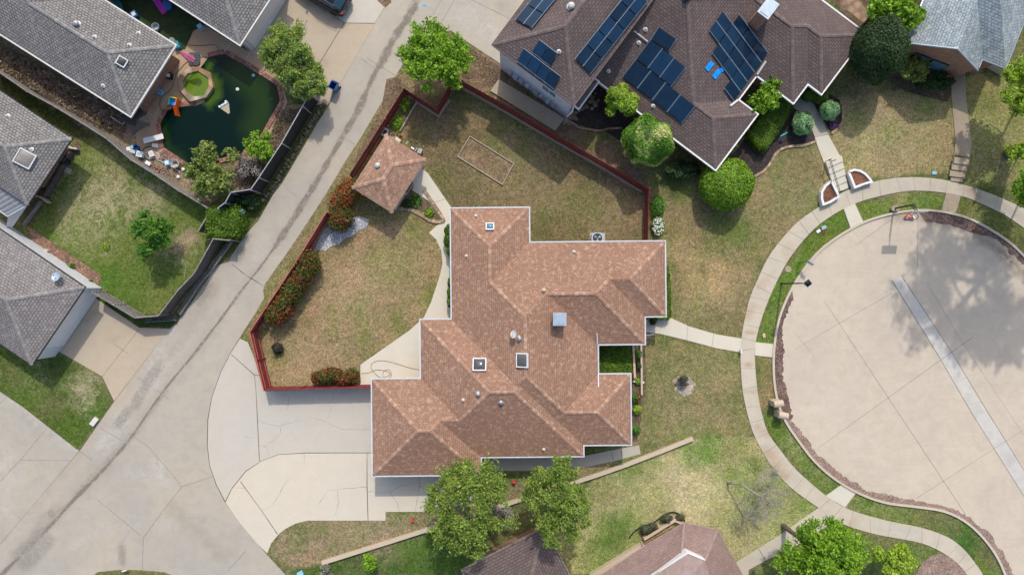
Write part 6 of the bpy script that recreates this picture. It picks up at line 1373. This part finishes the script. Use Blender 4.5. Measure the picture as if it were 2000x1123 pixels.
# ------------------------------------------------------------------ plants
def leafmesh(name, P, N, size, mat, parent=None, aspect=.55, jit=.5, rs=None):
    rs = rs or NP; n = len(P); N = N + rs.normal(0, jit, (n, 3)); N /= np.linalg.norm(N, axis=1)[:, None] + 1e-9
    r = rs.normal(0, 1, (n, 3)); T = np.cross(N, r); T /= np.linalg.norm(T, axis=1)[:, None] + 1e-9; B = np.cross(N, T)
    s = size*rs.uniform(.65, 1.35, n)[:, None]
    off = np.array(WLOC[parent.name]) if parent is not None else 0
    droop = N*s*.12
    V = np.stack([P + T*s, P + B*s*aspect + droop, P - T*s, P - B*s*aspect + droop], 1).reshape(-1, 3) - off
    F = np.arange(n*4).reshape(-1, 4); me = bpy.data.meshes.new(name)
    me.vertices.add(len(V)); me.vertices.foreach_set('co', V.ravel().astype('f')); me.loops.add(F.size); me.loops.foreach_set('vertex_index', F.ravel().astype('i'))
    me.polygons.add(n); me.polygons.foreach_set('loop_start', (np.arange(n)*4).astype('i')); me.polygons.foreach_set('loop_total', np.full(n, 4, 'i')); me.update(calc_edges=True)
    me.materials.append(mat); return link(name, me, parent)
def ell(rs, n, c, r, shell=.35):
    d = rs.normal(0, 1, (n, 3)); d /= np.linalg.norm(d, axis=1)[:, None]; k = 1 - shell*rs.rand(n)[:, None]**1.3
    return np.array(c) + d*k*np.array(r), d/np.array(r)*min(r)
def tree(name, label, px, py, zc, rx, rz_, mat, n=6000, leaf=.13, clumps=26, csize=.34, gap=.0, group=None, cat='tree', ry=None, trunk=True, shape=None, seed=1, droop=0, base=None, bark=None, spiky=0, flat=1.0, jit=.55):
    """px, py = middle of the crown; rx, ry, rz_ its half sizes in metres"""
    rs = np.random.RandomState(seed); c = np.array(W(px, py, zc)); ry = ry or rx
    b = np.array(W(*base, 0)) if base else np.array((c[0], c[1], 0)); t = thing(name, label, cat, tuple(b), group)
    cs = []; tries = 0
    while len(cs) < clumps and tries < 4000:
        tries += 1; d = rs.normal(0, 1, 3); d /= np.linalg.norm(d); d[2] = abs(d[2])*.9 - .25 if rs.rand() < .75 else d[2]; k = rs.uniform(.35, .86)
        p = c + d*k*np.array((rx, ry, rz_)); 
        if shape is not None and not shape(p - c): continue
        if all(np.linalg.norm((p-q_)/np.array((rx, ry, rz_))) > csize*.62 for q_, _ in cs): cs.append((p, csize*rs.uniform(.7, 1.2)))
    Ps, Ns = [], []; tot = sum(k**2 for _, k in cs)
    for p, k in cs:
        m = int(n*k**2/tot); a, nn = ell(rs, m, p, (rx*k, ry*k, max(rz_*k*.75, .25)), .7)
        if spiky:
            d = rs.normal(0, 1, (max(3, m//60), 3)); d[:, 2] = np.abs(d[:, 2]); d /= np.linalg.norm(d, axis=1)[:, None]
            idx = rs.randint(0, len(d), m//2); f = rs.rand(m//2)[:, None]; a[:m//2] = p + d[idx]*(f*k*rx*(1+spiky)) + rs.normal(0, .06*rx*(1-.6*f), (m//2, 3))
        Ps.append(a); Ns.append(nn)
    P = np.concatenate(Ps); N = np.concatenate(Ns); N[:, 2] += .5; P[:, 2] = np.maximum(P[:, 2], .05)
    leafmesh('crown', P, N, leaf, mat, t, rs=rs, jit=jit)
    if trunk:
        bk = bark or M['bark']; r0 = max(.04, rx*.042); fork = b*.0 + np.array((b[0]*.6+c[0]*.4, b[1]*.6+c[1]*.4, max(.25, zc-rz_*.75)))
        MB().tube([Vector(b), Vector((b+fork)/2)+Vector((random.uniform(-.05, .05), random.uniform(-.05, .05), 0)), Vector(fork)], [r0*1.5, r0*1.1, r0], 8).build('trunk', bk, t)
        mb = MB()
        for p, k in cs[::max(1, len(cs)//10)]:
            m_ = (fork + p)/2 + rs.normal(0, .08*rx, 3); m_[2] = max(m_[2], fork[2]); mb.tube([Vector(fork), Vector(m_), Vector(p)], [r0*.6, r0*.38, r0*.12], 5)
        mb.build('limbs', bk, t)
    return t
def topiary(name, label, px, py, rx, ry, rz_, mat, n=5000, leaf=.07, cat='shrub', group=None, seed=1, zc=None, bumps=.04, rot=0, cut=None):
    """clipped solid shrub: leaf shell over a dense core"""
    rs = np.random.RandomState(seed); zc = zc or rz_*.92; c = W(px, py, zc); t = thing(name, label, cat, (c.x, c.y, 0), group)
    d = rs.normal(0, 1, (n, 3)); d[:, 2] = np.abs(d[:, 2]) - .45*(rs.rand(n)); d /= np.linalg.norm(d, axis=1)[:, None]
    bumps = bumps*1.3 + .015; wob = 1 + .02*rs.normal(0, 1, n)*(rs.rand(n) < .25) + bumps*np.sin(d[:, 0]*5+seed) * np.cos(d[:, 1]*4.2+seed*2) + bumps*.7*np.sin(d[:, 2]*7+d[:, 0]*6+seed)
    k = (wob - .07*rs.rand(n)**1.5)[:, None]; ca, sa = math.cos(rot), math.sin(rot); L = d*k*np.array((rx, ry, rz_)); P = np.stack([L[:, 0]*ca - L[:, 1]*sa, L[:, 0]*sa + L[:, 1]*ca, L[:, 2]], 1) + np.array(c); P[:, 2] = np.maximum(P[:, 2], .02)
    Nn = d.copy(); leafmesh('foliage', P, Nn, leaf, mat, t, rs=rs, jit=.45, aspect=.6)
    mb = MB(); prof = []
    for i in range(9): a = -1.2 + i*(2.77/8); prof.append((max(0.001, math.cos(a))*.88, max(-c.z+.02, math.sin(a)*rz_*.88)))
    mb.lathe(c, [(r*rx, z) for r, z in prof], 20, sy=ry/rx, M=Matrix.Rotation(rot, 3, 'Z')); mb.build('core', M['lf_dark'], t, sm=True); return t
def hedge(name, label, poly, h, mat, n=4000, leaf=.07, cat='hedge', group=None, seed=1, rag=.06, topn=.62):
    """clipped box hedge over an outline"""
    rs = np.random.RandomState(seed); P2 = [(W(x, y, h).x, W(x, y, h).y) for x, y in poly]; xs = [p[0] for p in P2]; ys = [p[1] for p in P2]
    cx, cy = sum(xs)/len(xs), sum(ys)/len(ys); t = thing(name, label, cat, (cx, cy, 0), group); Q = []; Nn = []
    m = int(n*topn); X = rs.uniform(min(xs), max(xs), m*3); Y = rs.uniform(min(ys), max(ys), m*3); ok = inpoly(X, Y, P2); X, Y = X[ok][:m], Y[ok][:m]
    d = segdist(X, Y, P2 + [P2[0]]); Z = h*(1 - .18*np.exp(-d/.12)) + lump(X, Y, .35, seed)*rag + rs.normal(0, rag*.5, len(X)); Q.append(np.stack([X, Y, Z], 1)); Nn.append(np.tile((0, 0, 1.), (len(X), 1)))
    per = [math.hypot(P2[i][0]-P2[i-1][0], P2[i][1]-P2[i-1][1]) for i in range(len(P2))]; tot = sum(per)
    for i in range(len(P2)):
        k = int(n*(1-topn)*per[i]/tot); u = rs.rand(k)[:, None]; a = np.array(P2[i-1]); b = np.array(P2[i]); p = a*(1-u)+b*u; nn = np.array((b[1]-a[1], a[0]-b[0])); nn = nn/np.linalg.norm(nn); 
        if (nn*((a+b)/2-np.array((cx, cy)))).sum() < 0: nn = -nn
        p = p + nn*rs.normal(0, rag*.8, (k, 1)); Q.append(np.concatenate([p, rs.rand(k, 1)*h], 1)); Nn.append(np.tile((nn[0], nn[1], .3), (k, 1)))
    leafmesh('foliage', np.concatenate(Q), np.concatenate(Nn), leaf, mat, t, rs=rs, jit=.5)
    MB().prism([(cx+(x-cx)*.9, cy+(y-cy)*.9) for x, y in P2], 0, h*.86).build('core', M['lf_dark'], t); return t
def tuft(name, label, px, py, r, h, mat, n=300, leaf=.08, cat='plant', group=None, seed=1, flower=None, nf=0, ry=None):
    rs = np.random.RandomState(seed); c = W(px, py, h*.6); t = thing(name, label, cat, (c.x, c.y, 0), group); P, N = ell(rs, n, (c.x, c.y, h*.45), (r, ry or r, h*.6), .9); P[:, 2] = np.maximum(P[:, 2], .03); N[:, 2] += .4
    leafmesh('foliage', P, N, leaf, mat, t, rs=rs)
    if flower: P, N = ell(rs, nf, (c.x, c.y, h*.6), (r*.9, (ry or r)*.9, h*.55), .4); P = P[P[:, 2] > h*.5]; N[:, 2] += 1; leafmesh('flowers', P, N[:len(P)], .07, flower, t, rs=rs, aspect=.9)
    return t
# ------------------------------------------------------------------ planting
tree('maple_tree', 'bright green spiky-edged tree at the corner of the red fence by the alley', 849, 114, 3.6, 2.75, 1.9, M['lf_bright'], 20000, .10, 60, .20, spiky=.45, seed=3)
tree('juniper_tree', 'large olive green juniper tree north-east of the pool', 559, 106, 3.0, 2.45, 2.0, M['lf_juniper'], 20000, .08, 46, .24, seed=4, spiky=.15)
tree('juniper_tree', 'smaller olive green juniper beside the blue bin', 604, 165, 2.6, 1.6, 1.5, M['lf_juniper'], 12000, .075, 28, .27, seed=5, spiky=.15)
topiary('round_tree', 'very large dark green clipped tree between the brown house and the blue-gray house', 1714, 97, 1.95, 2.4, 2.6, M['lf_dark'], 14000, .08, 'tree', seed=2, zc=3.0, bumps=.03)
topiary('round_shrub', 'large lime green clipped ball shrub in the front lawn below the brown roof corner', 1418, 360, 2.05, 1.95, 1.7, M['lf_lime'], 13000, .08, seed=3, zc=1.5, bumps=.012)
t = topiary('round_tree', 'variegated green and cream clipped tree between the red fence and the brown house', 1266, 277, 1.8, 1.75, 1.9, M['lf_varieg'], 13000, .085, 'tree', seed=6, zc=3.0, bumps=.07)
tree('young_tree', 'light green tree with round clumps above the variegated tree', 1212, 198, 3.2, 1.35, 1.5, M['lf_yel'], 6500, .10, 17, .34, seed=8)
tree('small_tree', 'bright leafy small tree under the roof notch of the solar house', 1498, 187, 2.6, 1.4, 1.2, M['lf_bright'], 3600, .13, 18, .30, spiky=.6, seed=9)
tree('oak_tree', 'big open-crowned tree over the south-west corner of the main house roof', 918, 993, 5.2, 3.5, 2.2, M['lf_oak'], 22000, .088, 100, .125, ry=3.9, spiky=.9, seed=10, base=(975, 962), shape=lambda d: not (abs(d[0]+.35) < 1.0 and abs(d[1]-.2) < .5) and not (d[0] > 1.2 and abs(d[1]) < .9))
tree('oak_tree', 'second big open-crowned tree just right of the first one', 1083, 975, 5.2, 3.1, 2.2, M['lf_oak'], 18500, .086, 90, .125, ry=3.7, spiky=.9, seed=12, base=(1062, 950), shape=lambda d: not (abs(d[0]+.9) < .5 and abs(d[1]+.4) < .5) and not (d[0] < -1.2 and d[1] < -.6))
tree('bare_shrub', 'gray leafless twiggy shrub between the two big trees', 982, 1008, 1.1, 1.0, 1.0, M['lf_twig'], 2200, .06, 14, .4, seed=14, bark=M['bark_gray'], cat='shrub')
tree('ash_tree', 'bright green tree at the bottom right beside the walkway', 1606, 1080, 5.0, 3.5, 2.3, M['lf_bright'], 20000, .105, 64, .19, seed=15, base=(1530, 1026), spiky=.25)
tree('small_tree', 'yellow-green small tree at the bottom right by the sidewalk', 1748, 1098, 2.6, 1.7, 1.5, M['lf_yel'], 6500, .11, 22, .30, seed=16)
tree('young_tree', 'round green young tree alone in the side yard on the left', 292, 454, 2.3, 1.75, 1.4, M['lf_green'], 5200, .12, 24, .27, seed=17, spiky=.3)
tree('pool_shrub', 'feathery green tree hanging over the south end of the pool', 400, 305, 2.2, 1.05, .9, M['lf_willow'], 2600, .12, 9, .4, seed=18, spiky=.5)
tree('pool_shrub', 'wide feathery shrub between the pool and the gray fence', 415, 352, 1.8, 2.5, 1.1, M['lf_willow'], 7000, .11, 26, .26, seed=19, ry=1.25, spiky=.35)
tree('pool_shrub', 'bright green shrub at the east edge of the pool', 506, 290, 1.8, 1.25, 1.1, M['lf_bright'], 3200, .11, 13, .34, seed=20, spiky=.4, ry=1.4)
tree('pool_shrub', 'gray-green bare shrub in the bed south-east of the pool', 486, 330, 1.0, 1.1, .8, M['lf_twig'], 1500, .07, 10, .4, seed=21, bark=M['bark_gray'], cat='shrub')
tree('pool_shrub', 'small bright spray of leaves over the south-east pool coping', 453, 306, 1.6, .6, .6, M['lf_willow'], 700, .11, 5, .5, seed=22, spiky=.5)
hedge('clipped_shrub', 'squarish clipped green shrub at the meeting of the fences by the alley', [(402, 408), (440, 402), (466, 406), (468, 440), (460, 462), (430, 466), (404, 462), (398, 440)], 1.5, M['lf_hedge'], 6500, .085, 'shrub', seed=23, rag=.16)
tree('ground_shrub', 'dark creeping shrub outside the black screened fence corner', 478, 392, .7, 1.1, .6, M['lf_dark'], 2500, .08, 12, .35, seed=24, ry=.7, cat='shrub', trunk=False)
tag(MB().lathe(W(472, 415, .5), [(0, 0), (.25, .05), (.28, .25), (0, .5)], 10, sx=1.2).build('plastic_bag', M['lightblue'], top=True), 'pale blue bag beside the clipped shrub by the alley', 'bag')
# photinia hedges
def longshrub(name, label, pts, r, h, mat, n, leaf, seed, cat='hedge', group=None):
    rs = np.random.RandomState(seed); P = [W(x, y, h*.7) for x, y in pts]; t = thing(name, label, cat, (P[0].x, P[0].y, 0), group); Ps, Ns = [], []; K = len(P)*2
    for i in range(K):
        u = i/(K-1)*(len(P)-1); a = P[int(min(u, len(P)-2))]; b = P[int(min(u, len(P)-2))+1]; c = a.lerp(b, u-int(min(u, len(P)-2))); rr = r*rs.uniform(.8, 1.12)
        p, nn = ell(rs, n//K, (c.x+rs.normal(0, .12), c.y+rs.normal(0, .12), h*.55+rs.normal(0, .06)), (rr, rr, h*.5), .55); Ps.append(p); Ns.append(nn)
    P_ = np.concatenate(Ps); N = np.concatenate(Ns); P_[:, 2] = np.maximum(P_[:, 2], .04); N[:, 2] += .3; leafmesh('foliage', P_, N, leaf, mat, t, rs=rs, jit=.7)
    mb = MB()
    for a, b in zip(P[:-1], P[1:]):
        for k in range(3): c = a.lerp(b, k/3); mb.tube([(c.x, c.y, 0), (c.x+rs.normal(0, .2), c.y+rs.normal(0, .2), h*.7)], [.05, .02], 5)
    mb.build('stems', M['bark'], t); return t
longshrub('photinia_hedge', 'long photinia hedge of green and red-brown leaves inside the red fence by the alley', [(605, 508), (592, 530), (580, 552), (563, 575), (548, 598), (537, 620)], .92, 2.0, M['lf_photinia'], 15000, .085, 31)
longshrub('photinia_hedge', 'red-tipped shrub against the south-west side of the garden shed', [(684, 362), (672, 378), (662, 396)], .9, 2.0, M['lf_redtip'], 5500, .085, 32)
longshrub('photinia_hedge', 'green and brown shrub below the red-tipped shrub by the white gravel', [(668, 418), (664, 432)], .95, 1.9, M['lf_photinia'], 4500, .085, 33)
longshrub('photinia_hedge', 'low clipped mixed green and red hedge along the red fence above the driveway', [(618, 738), (640, 738), (665, 737), (690, 739)], .62, 1.3, M['lf_photinia'], 6500, .08, 34)
hedge('hedge', 'dark green rectangular hedge beside the porch of the solar house', [(1462, 262), (1528, 172), (1552, 194), (1552, 206), (1498, 292), (1484, 290)], 1.0, M['lf_hedge'], 9000, .07, seed=41)
hedge('hedge', 'square block of clipped hedge filling the courtyard notch of the main house', [(1160, 668), (1234, 668), (1236, 735), (1160, 735)], .9, M['lf_hedge'], 9000, .075, seed=42, rag=.09)
hedge('hedge', 'narrow clipped hedge along the east wall of the main house ending in a rounded corner', [(1285, 520), (1306, 520), (1310, 560), (1311, 618), (1306, 625), (1285, 624)], .8, M['lf_hedge'], 4500, .065, seed=43, rag=.03)
for i, (x, y, rr) in enumerate(((876, 452, .5), (877, 470, .62), (879, 490, .45), (880, 552, .4), (880, 572, .45), (880, 590, .42))):
    topiary('foundation_shrub', ('green shrub by the west wall of the main house north wing, number of them in a row: ' + str(i)) if False else ['topmost', 'second', 'third', 'fourth', 'fifth', 'lowest'][i] + ' of the green shrubs against the west wall of the main house', x+2, y, rr*.75, rr*1.05, .7, M['lf_hedge'], 900, .065, group='green shrubs on the west wall of the main house', seed=50+i)
topiary('round_shrub', 'blue-green round shrub left of the gray walkway', 1567, 241, .78, .9, .8, M['lf_blue'], 3000, .065, seed=61, bumps=.06); topiary('round_shrub', 'blue-green round shrub right of the gray walkway', 1619, 217, .72, .74, .75, M['lf_blue'], 2800, .065, seed=62, bumps=.06)
topiary('round_shrub', 'dark round shrub tucked beside the brick wall at the walkway top', 1600, 188, .6, .6, .7, M['lf_hedge'], 1600, .065, seed=63)
topiary('round_shrub', 'dark shrub between the roof corners of the solar house', 1578, 186, .5, .5, .7, M['lf_hedge'], 1200, .065, seed=64)
tree('corner_tree', 'bright yellow-green tree at the top edge between the brown and blue-gray houses', 1742, 24, 3.6, 2.2, 1.5, M['lf_bright'], 8000, .15, 22, .30, seed=65, spiky=.5)
tree('bushy_shrub', 'pale green feathery shrub in front of the brick gable wall', 1786, 138, 1.6, 1.3, 1.1, M['lf_willow'], 4200, .09, 14, .34, seed=66, spiky=.4, ry=1.1, cat='shrub')
tree('bushy_shrub', 'dark green low shrub below the brick gable wall', 1828, 160, 1.1, 1.5, .9, M['lf_dark'], 4000, .09, 16, .32, seed=67, ry=.9, cat='shrub')
tree('bushy_shrub', 'dark shrub under the eave of the brown house beside the variegated tree', 1335, 335, .8, 1.7, .8, M['lf_dark'], 4500, .09, 16, .32, seed=68, ry=.9, cat='shrub', trunk=False)
# big tree at the right whose shade falls across the court
tree('shade_tree', 'tall tree at the right edge whose shadow dapples the round court', 2290, 130, 15.0, 7.2, 2.6, M['lf_yel'], 13500, .14, 120, .10, seed=70, ry=7.4, base=(1968, 300), spiky=.5)
tree('shade_tree', 'second tall tree just outside the right edge shading the middle of the court', 2375, 250, 15.0, 3.8, 2.2, M['lf_yel'], 7500, .14, 60, .13, seed=77, ry=3.4, base=(2080, 380), spiky=.5)
tree('side_tree', 'yellow-green tree crown at the right edge below the corner house', 2012, 165, 4.5, 2.3, 1.6, M['lf_yel'], 6500, .12, 22, .28, seed=71, spiky=.6, base=(1996, 190))
tree('side_tree', 'small green tree crown at the right edge halfway down the corner lawn', 2008, 285, 3.4, 1.4, 1.2, M['lf_yel'], 3000, .11, 14, .32, seed=171, spiky=.6, base=(1994, 292))
tree('side_tree', 'green tree crown at the right edge touching the ring sidewalk', 2015, 375, 3.4, 1.7, 1.2, M['lf_bright'], 3600, .12, 16, .3, seed=172, spiky=.5, base=(1998, 380))
# saplings, flowers
tree('sapling', 'small bright lime sapling on the grass below the long beige wall', 719, 1098, 1.6, .65, 1.0, M['lf_bright'], 800, .11, 7, .45, seed=72, ry=.9)
tree('bare_shrub', 'small gray bare shrub left of the lime sapling at the bottom', 636, 1118, .7, .7, .6, M['lf_twig'], 500, .05, 7, .45, seed=73, bark=M['bark_gray'], cat='shrub')
tree('bare_shrub', 'small round brown bare shrub in a pale mulch ring on the front lawn', 1334, 744, .5, .5, .45, M['lf_grayshrub'], 1400, .05, 12, .4, seed=74, cat='shrub')
topiary('low_shrub', 'small round dark shrub inside the red fence corner', 543, 680, .42, .42, .35, M['darkmulch'], 900, .05, seed=75, bumps=.1)
tuft('flower_bush', 'bush with white flowers east of the red fence', 1285, 441, .55, .7, M['lf_green'], 900, .07, 'plant', None, 76, M['petal_w'], 260, .8)
tuft('flower_bush', 'plain green bush above the white-flowered bush east of the red fence', 1285, 402, .6, .8, M['lf_green'], 1300, .08, 'plant', None, 77, ry=.9)
tuft('flower_patch', 'purple flowering patch right of the gray walkway', 1630, 243, .4, .3, M['petal_p'], 500, .05, 'flowers', None, 78); tuft('flower_patch', 'small purple flowers at the lower edge of the mulch bed', 1571, 272, .22, .25, M['petal_p'], 160, .05, 'flowers', None, 79); tuft('flower_patch', 'tiny red and purple flowers in the mulch bed by the dark hedge', 1526, 275, .16, .3, M['petal_p'], 110, .05, 'flowers', None, 80)
for i, (x, y, r, h, m_, lb) in enumerate(((1246, 692, .34, .8, 'lf_green', 'dark green shrub between the courtyard wall and the pale kerb'), (1246, 715, .3, .6, 'lf_dark', 'low dark plant in the flower bed beside the courtyard'), (1243, 778, .35, .6, 'lf_green', 'green plant with a few red flowers beside the south-east wing'), (1245, 800, .38, .6, 'lf_yel', 'yellow-green plant beside the south-east wing wall'), (1243, 840, .36, .6, 'lf_green', 'green plant near the south-east corner of the main house'), (1246, 745, .25, .4, 'lf_yel', 'small yellow-green plant under the white drain pipe'))):
    tuft('bed_plant', lb, x, y, r, h, M[m_], 420, .08, 'plant', 'plants along the east walls', 81+i, M['petal_r'] if i == 2 else None, 30)
for i, (x, y, r) in enumerate(((812, 392, .55), (838, 415, .4), (795, 398, .4))): tuft('bed_plant', ['mixed green plants in the brick-edged bed beside the shed', 'yellow-green plant at the tip of the brick-edged bed', 'low plants in the brick-edged bed close to the shed roof corner'][i], x, y, r, .35, M[['lf_green', 'lf_yel', 'lf_dark'][i]], 420, .07, 'plant', 'plants in the brick-edged bed', 90+i)
tuft('bed_plant', 'bright green plant in the fence strip above the shed', 789, 200, .5, .6, M['lf_yel'], 700, .08, 'plant', 'plants in the strip behind the red fence', 95, ry=.7); tuft('bed_plant', 'yellow-green plant at the bottom of the fence strip above the shed', 775, 238, .45, .5, M['lf_yel'], 600, .08, 'plant', 'plants in the strip behind the red fence', 96, ry=.8); tuft('bed_plant', 'lime patch of leaves in the side lawn left of the young tree', 206, 482, .3, .2, M['lf_yel'], 260, .06, 'plant', None, 97)
tuft('bed_plant', 'small green plant at the west end of the flower strip by the brick path', 138, 520, .3, .35, M['lf_green'], 260, .06, 'plant', None, 98); tuft('bed_plant', 'round green plant at the corner of the brick path', 175, 550, .2, .35, M['lf_green'], 200, .06, 'plant', None, 99)
tuft('porch_plant', 'small dark potted plant at the front door path of the main house', 1276, 628, .3, .7, M['lf_dark'], 260, .09, 'plant', None, 100); tuft('bed_plant', 'dark green plant in the stone bed by the solar house', 1187, 217, .25, .4, M['lf_green'], 260, .07, 'plant', None, 101)
tag(MB().wall(WL([(816, 200), (806, 214), (792, 240), (781, 258)]), .09, 0, .18).build('bed_kerb', M['gray_walk'], top=True), 'thin gray kerb between the fence strip and the back lawn', 'kerb')
for x, y, lb in ((529, 642, 'larger pale stone by the south end of the photinia hedge'), (516, 636, 'smaller pale stone by the south end of the photinia hedge')): tag(MB().box(W(x, y, .08), (.2, .34, .2), rz=.3, taper=.6).build('garden_stone', M['beige'], top=True), lb, 'stone')
# things behind the shed
boxthing('storage_cage', 'white metal frame box at the top corner of the shed', 'box', 752, 259, (.36, .62, .4), M['rail_w'], 30 - 60, extra=M['dark']); bucket(767, 264.5, .22, .4, M['beige'], 'round beige pot behind the shed', group=None, name='flower_pot', cat='pot'); bucket(782, 268, .14, .3, M['terra'], 'orange clay pot behind the shed', group=None, name='flower_pot', cat='pot')
boxthing('storage_box', 'cream and orange box behind the shed', 'box', 777, 273, (.5, .26, .35), M['beige'], -35, extra=M['offwhite']); boxthing('storage_box', 'gray tilted box at the east corner behind the shed', 'box', 820, 295, (.3, .38, .35), M['metal_gray'], -25); boxthing('tool_box', 'dark box with white tools behind the shed', 'box', 806, 290, (.4, .22, .3), M['dark'], -35, extra=M['white'])
for a, b, lb in (((792, 282), (798, 277), 'short white stick behind the shed, left one'), ((810, 296), (815, 289), 'short white stick behind the shed, right one')): tag(MB().tube([W(*a, .4), W(*b, .5)], .03, 5).build('stick', M['white'], top=True), lb, 'stick')
# leaning dead tree
t = thing('dead_tree', 'bare gray tree leaning over the front lawn with twiggy branches', 'dead tree', W(1421, 942)); tk = [W(1421, 942, 0), W(1432, 944, .9), W(1450, 948, 1.7), W(1466, 957, 2.3), W(1482, 968, 2.8)]
MB().tube(tk, [.10, .09, .08, .065, .05], 8).build('trunk', M['bark_gray'], t); mb = MB(); rs = random.Random(5)
def grow(p, d, L, r, k):
    q_ = p + d*L; mb.tube([p, p.lerp(q_, .5) + Vector((rs.uniform(-.06, .06), rs.uniform(-.06, .06), 0)), q_], [r, r*.75, r*.5], 4, cap=False)
    if k == 0: return
    for _ in range(rs.choice((2, 3, 3))): dd = (d + Vector((rs.uniform(-.75, .75), rs.uniform(-.75, .75), rs.uniform(-.35, .4)))).normalized(); grow(p.lerp(q_, rs.uniform(.6, 1)), dd, L*rs.uniform(.6, .85), r*.55, k-1)
for p, d, L, r in ((tk[4], (.5, -.8, .1), .85, .045), (tk[4], (.75, -.25, .4), .8, .04), (tk[3], (.55, .8, .2), 1.0, .035), (tk[4], (.2, -.9, 0), .8, .035), (tk[4], (.8, .5, .3), .9, .035), (tk[3], (-.3, -.8, -.1), .7, .02), (tk[4], (.5, .1, .6), .7, .03)): grow(p, Vector(d).normalized(), L, r, 5)
mb.build('branches', M['bark_gray'], t)
# blurred thin shrubs on the gable house terrace edge
for x, y, r, lb in ((1262, 1034, .5, 'dark round shrub in the bed above the tan terrace, lower left'), (1275, 1028, .4, 'dark round shrub in the bed above the tan terrace, middle'), (1302, 1012, .45, 'gray-green shrub in the bed above the tan terrace, upper'), (1328, 1010, .35, 'dark shrub at the roof corner by the tan terrace')): topiary('low_shrub', lb, x, y, r, r*.8, .35, M['lf_grayshrub'], 500, .05, seed=int(x), bumps=.1)
pavers('brick_edging', 'thin dark curved edging round the bed above the tan terrace', [(1228, 1050), (1240, 1036), (1256, 1026), (1272, 1022), (1290, 1010), (1305, 1001), (1320, 1000), (1334, 1010), (1337, 1019)], .07, .4, M['darkmulch'])

# dry weeds and leaf litter, uncountable
def litter(name, label, polys, n, size, mat, h, seed, z=.02):
    rs = np.random.RandomState(seed); Ps = []
    for poly, k in polys:
        xs_ = [p[0] for p in poly]; ys_ = [p[1] for p in poly]; m = int(n*k*3); X = rs.uniform(min(xs_), max(xs_), m); Y = rs.uniform(min(ys_), max(ys_), m); ok = inpoly(X, Y, poly) & (lump(X/25, Y/25, .5, seed) + rs.normal(0, .5, m) > -.35); X, Y = X[ok][:int(n*k)], Y[ok][:int(n*k)]
        Ps.append(np.stack([(X-1000)/25, (561.5-Y)/25, z + rs.rand(len(X))**1.5*h], 1))
    P = np.concatenate(Ps); N = rs.normal(0, 1, P.shape); N[:, 2] = np.abs(N[:, 2]) + .2; o = leafmesh(name, P, N, size, mat, None, aspect=.16, rs=rs, jit=.3); return tag(o, label, 'dry weeds', kind='stuff')
litter('dry_weeds', 'tangle of dry tan weeds between the long gray roof and the gray fence', [([(0, 85), (250, 230), (240, 268), (160, 225), (60, 172), (0, 135)], 1)], 16000, .16, M['straw'], .45, 5)
litter('dry_weeds', 'dry tan weeds in the bed between the pool and the black fence', [([(545, 215), (590, 212), (556, 278), (500, 362), (470, 360), (500, 310), (528, 268)], 1)], 5000, .12, M['straw'], .3, 6)
litter('leaf_litter', 'brown fallen leaves scattered along the strip beside the alley under the bright green tree', [([(755, 160), (778, 152), (790, 172), (700, 318), (690, 312), (745, 212)], .4), ([(900, 85), (972, 127), (995, 150), (965, 166), (905, 155), (890, 120)], .6)], 5000, .07, M['straw'], .05, 7)

rs = np.random.RandomState(9); t = bpy.data.objects['dead_tree']; Pq = []
for cx_, cy_, r_ in ((1500, 950, 1.0), (1478, 990, 1.05), (1500, 985, .9), (1512, 925, .6), (1470, 1005, .7)):
    a_, n_ = ell(rs, 700, W(cx_, cy_, 2.3), (r_, r_*.95, .6), 1.0); Pq.append(a_)
Pq = np.concatenate(Pq); leafmesh('twigs', Pq, rs.normal(0, 1, Pq.shape), .11, M['lf_twiggreen'], t, aspect=.09, rs=rs)
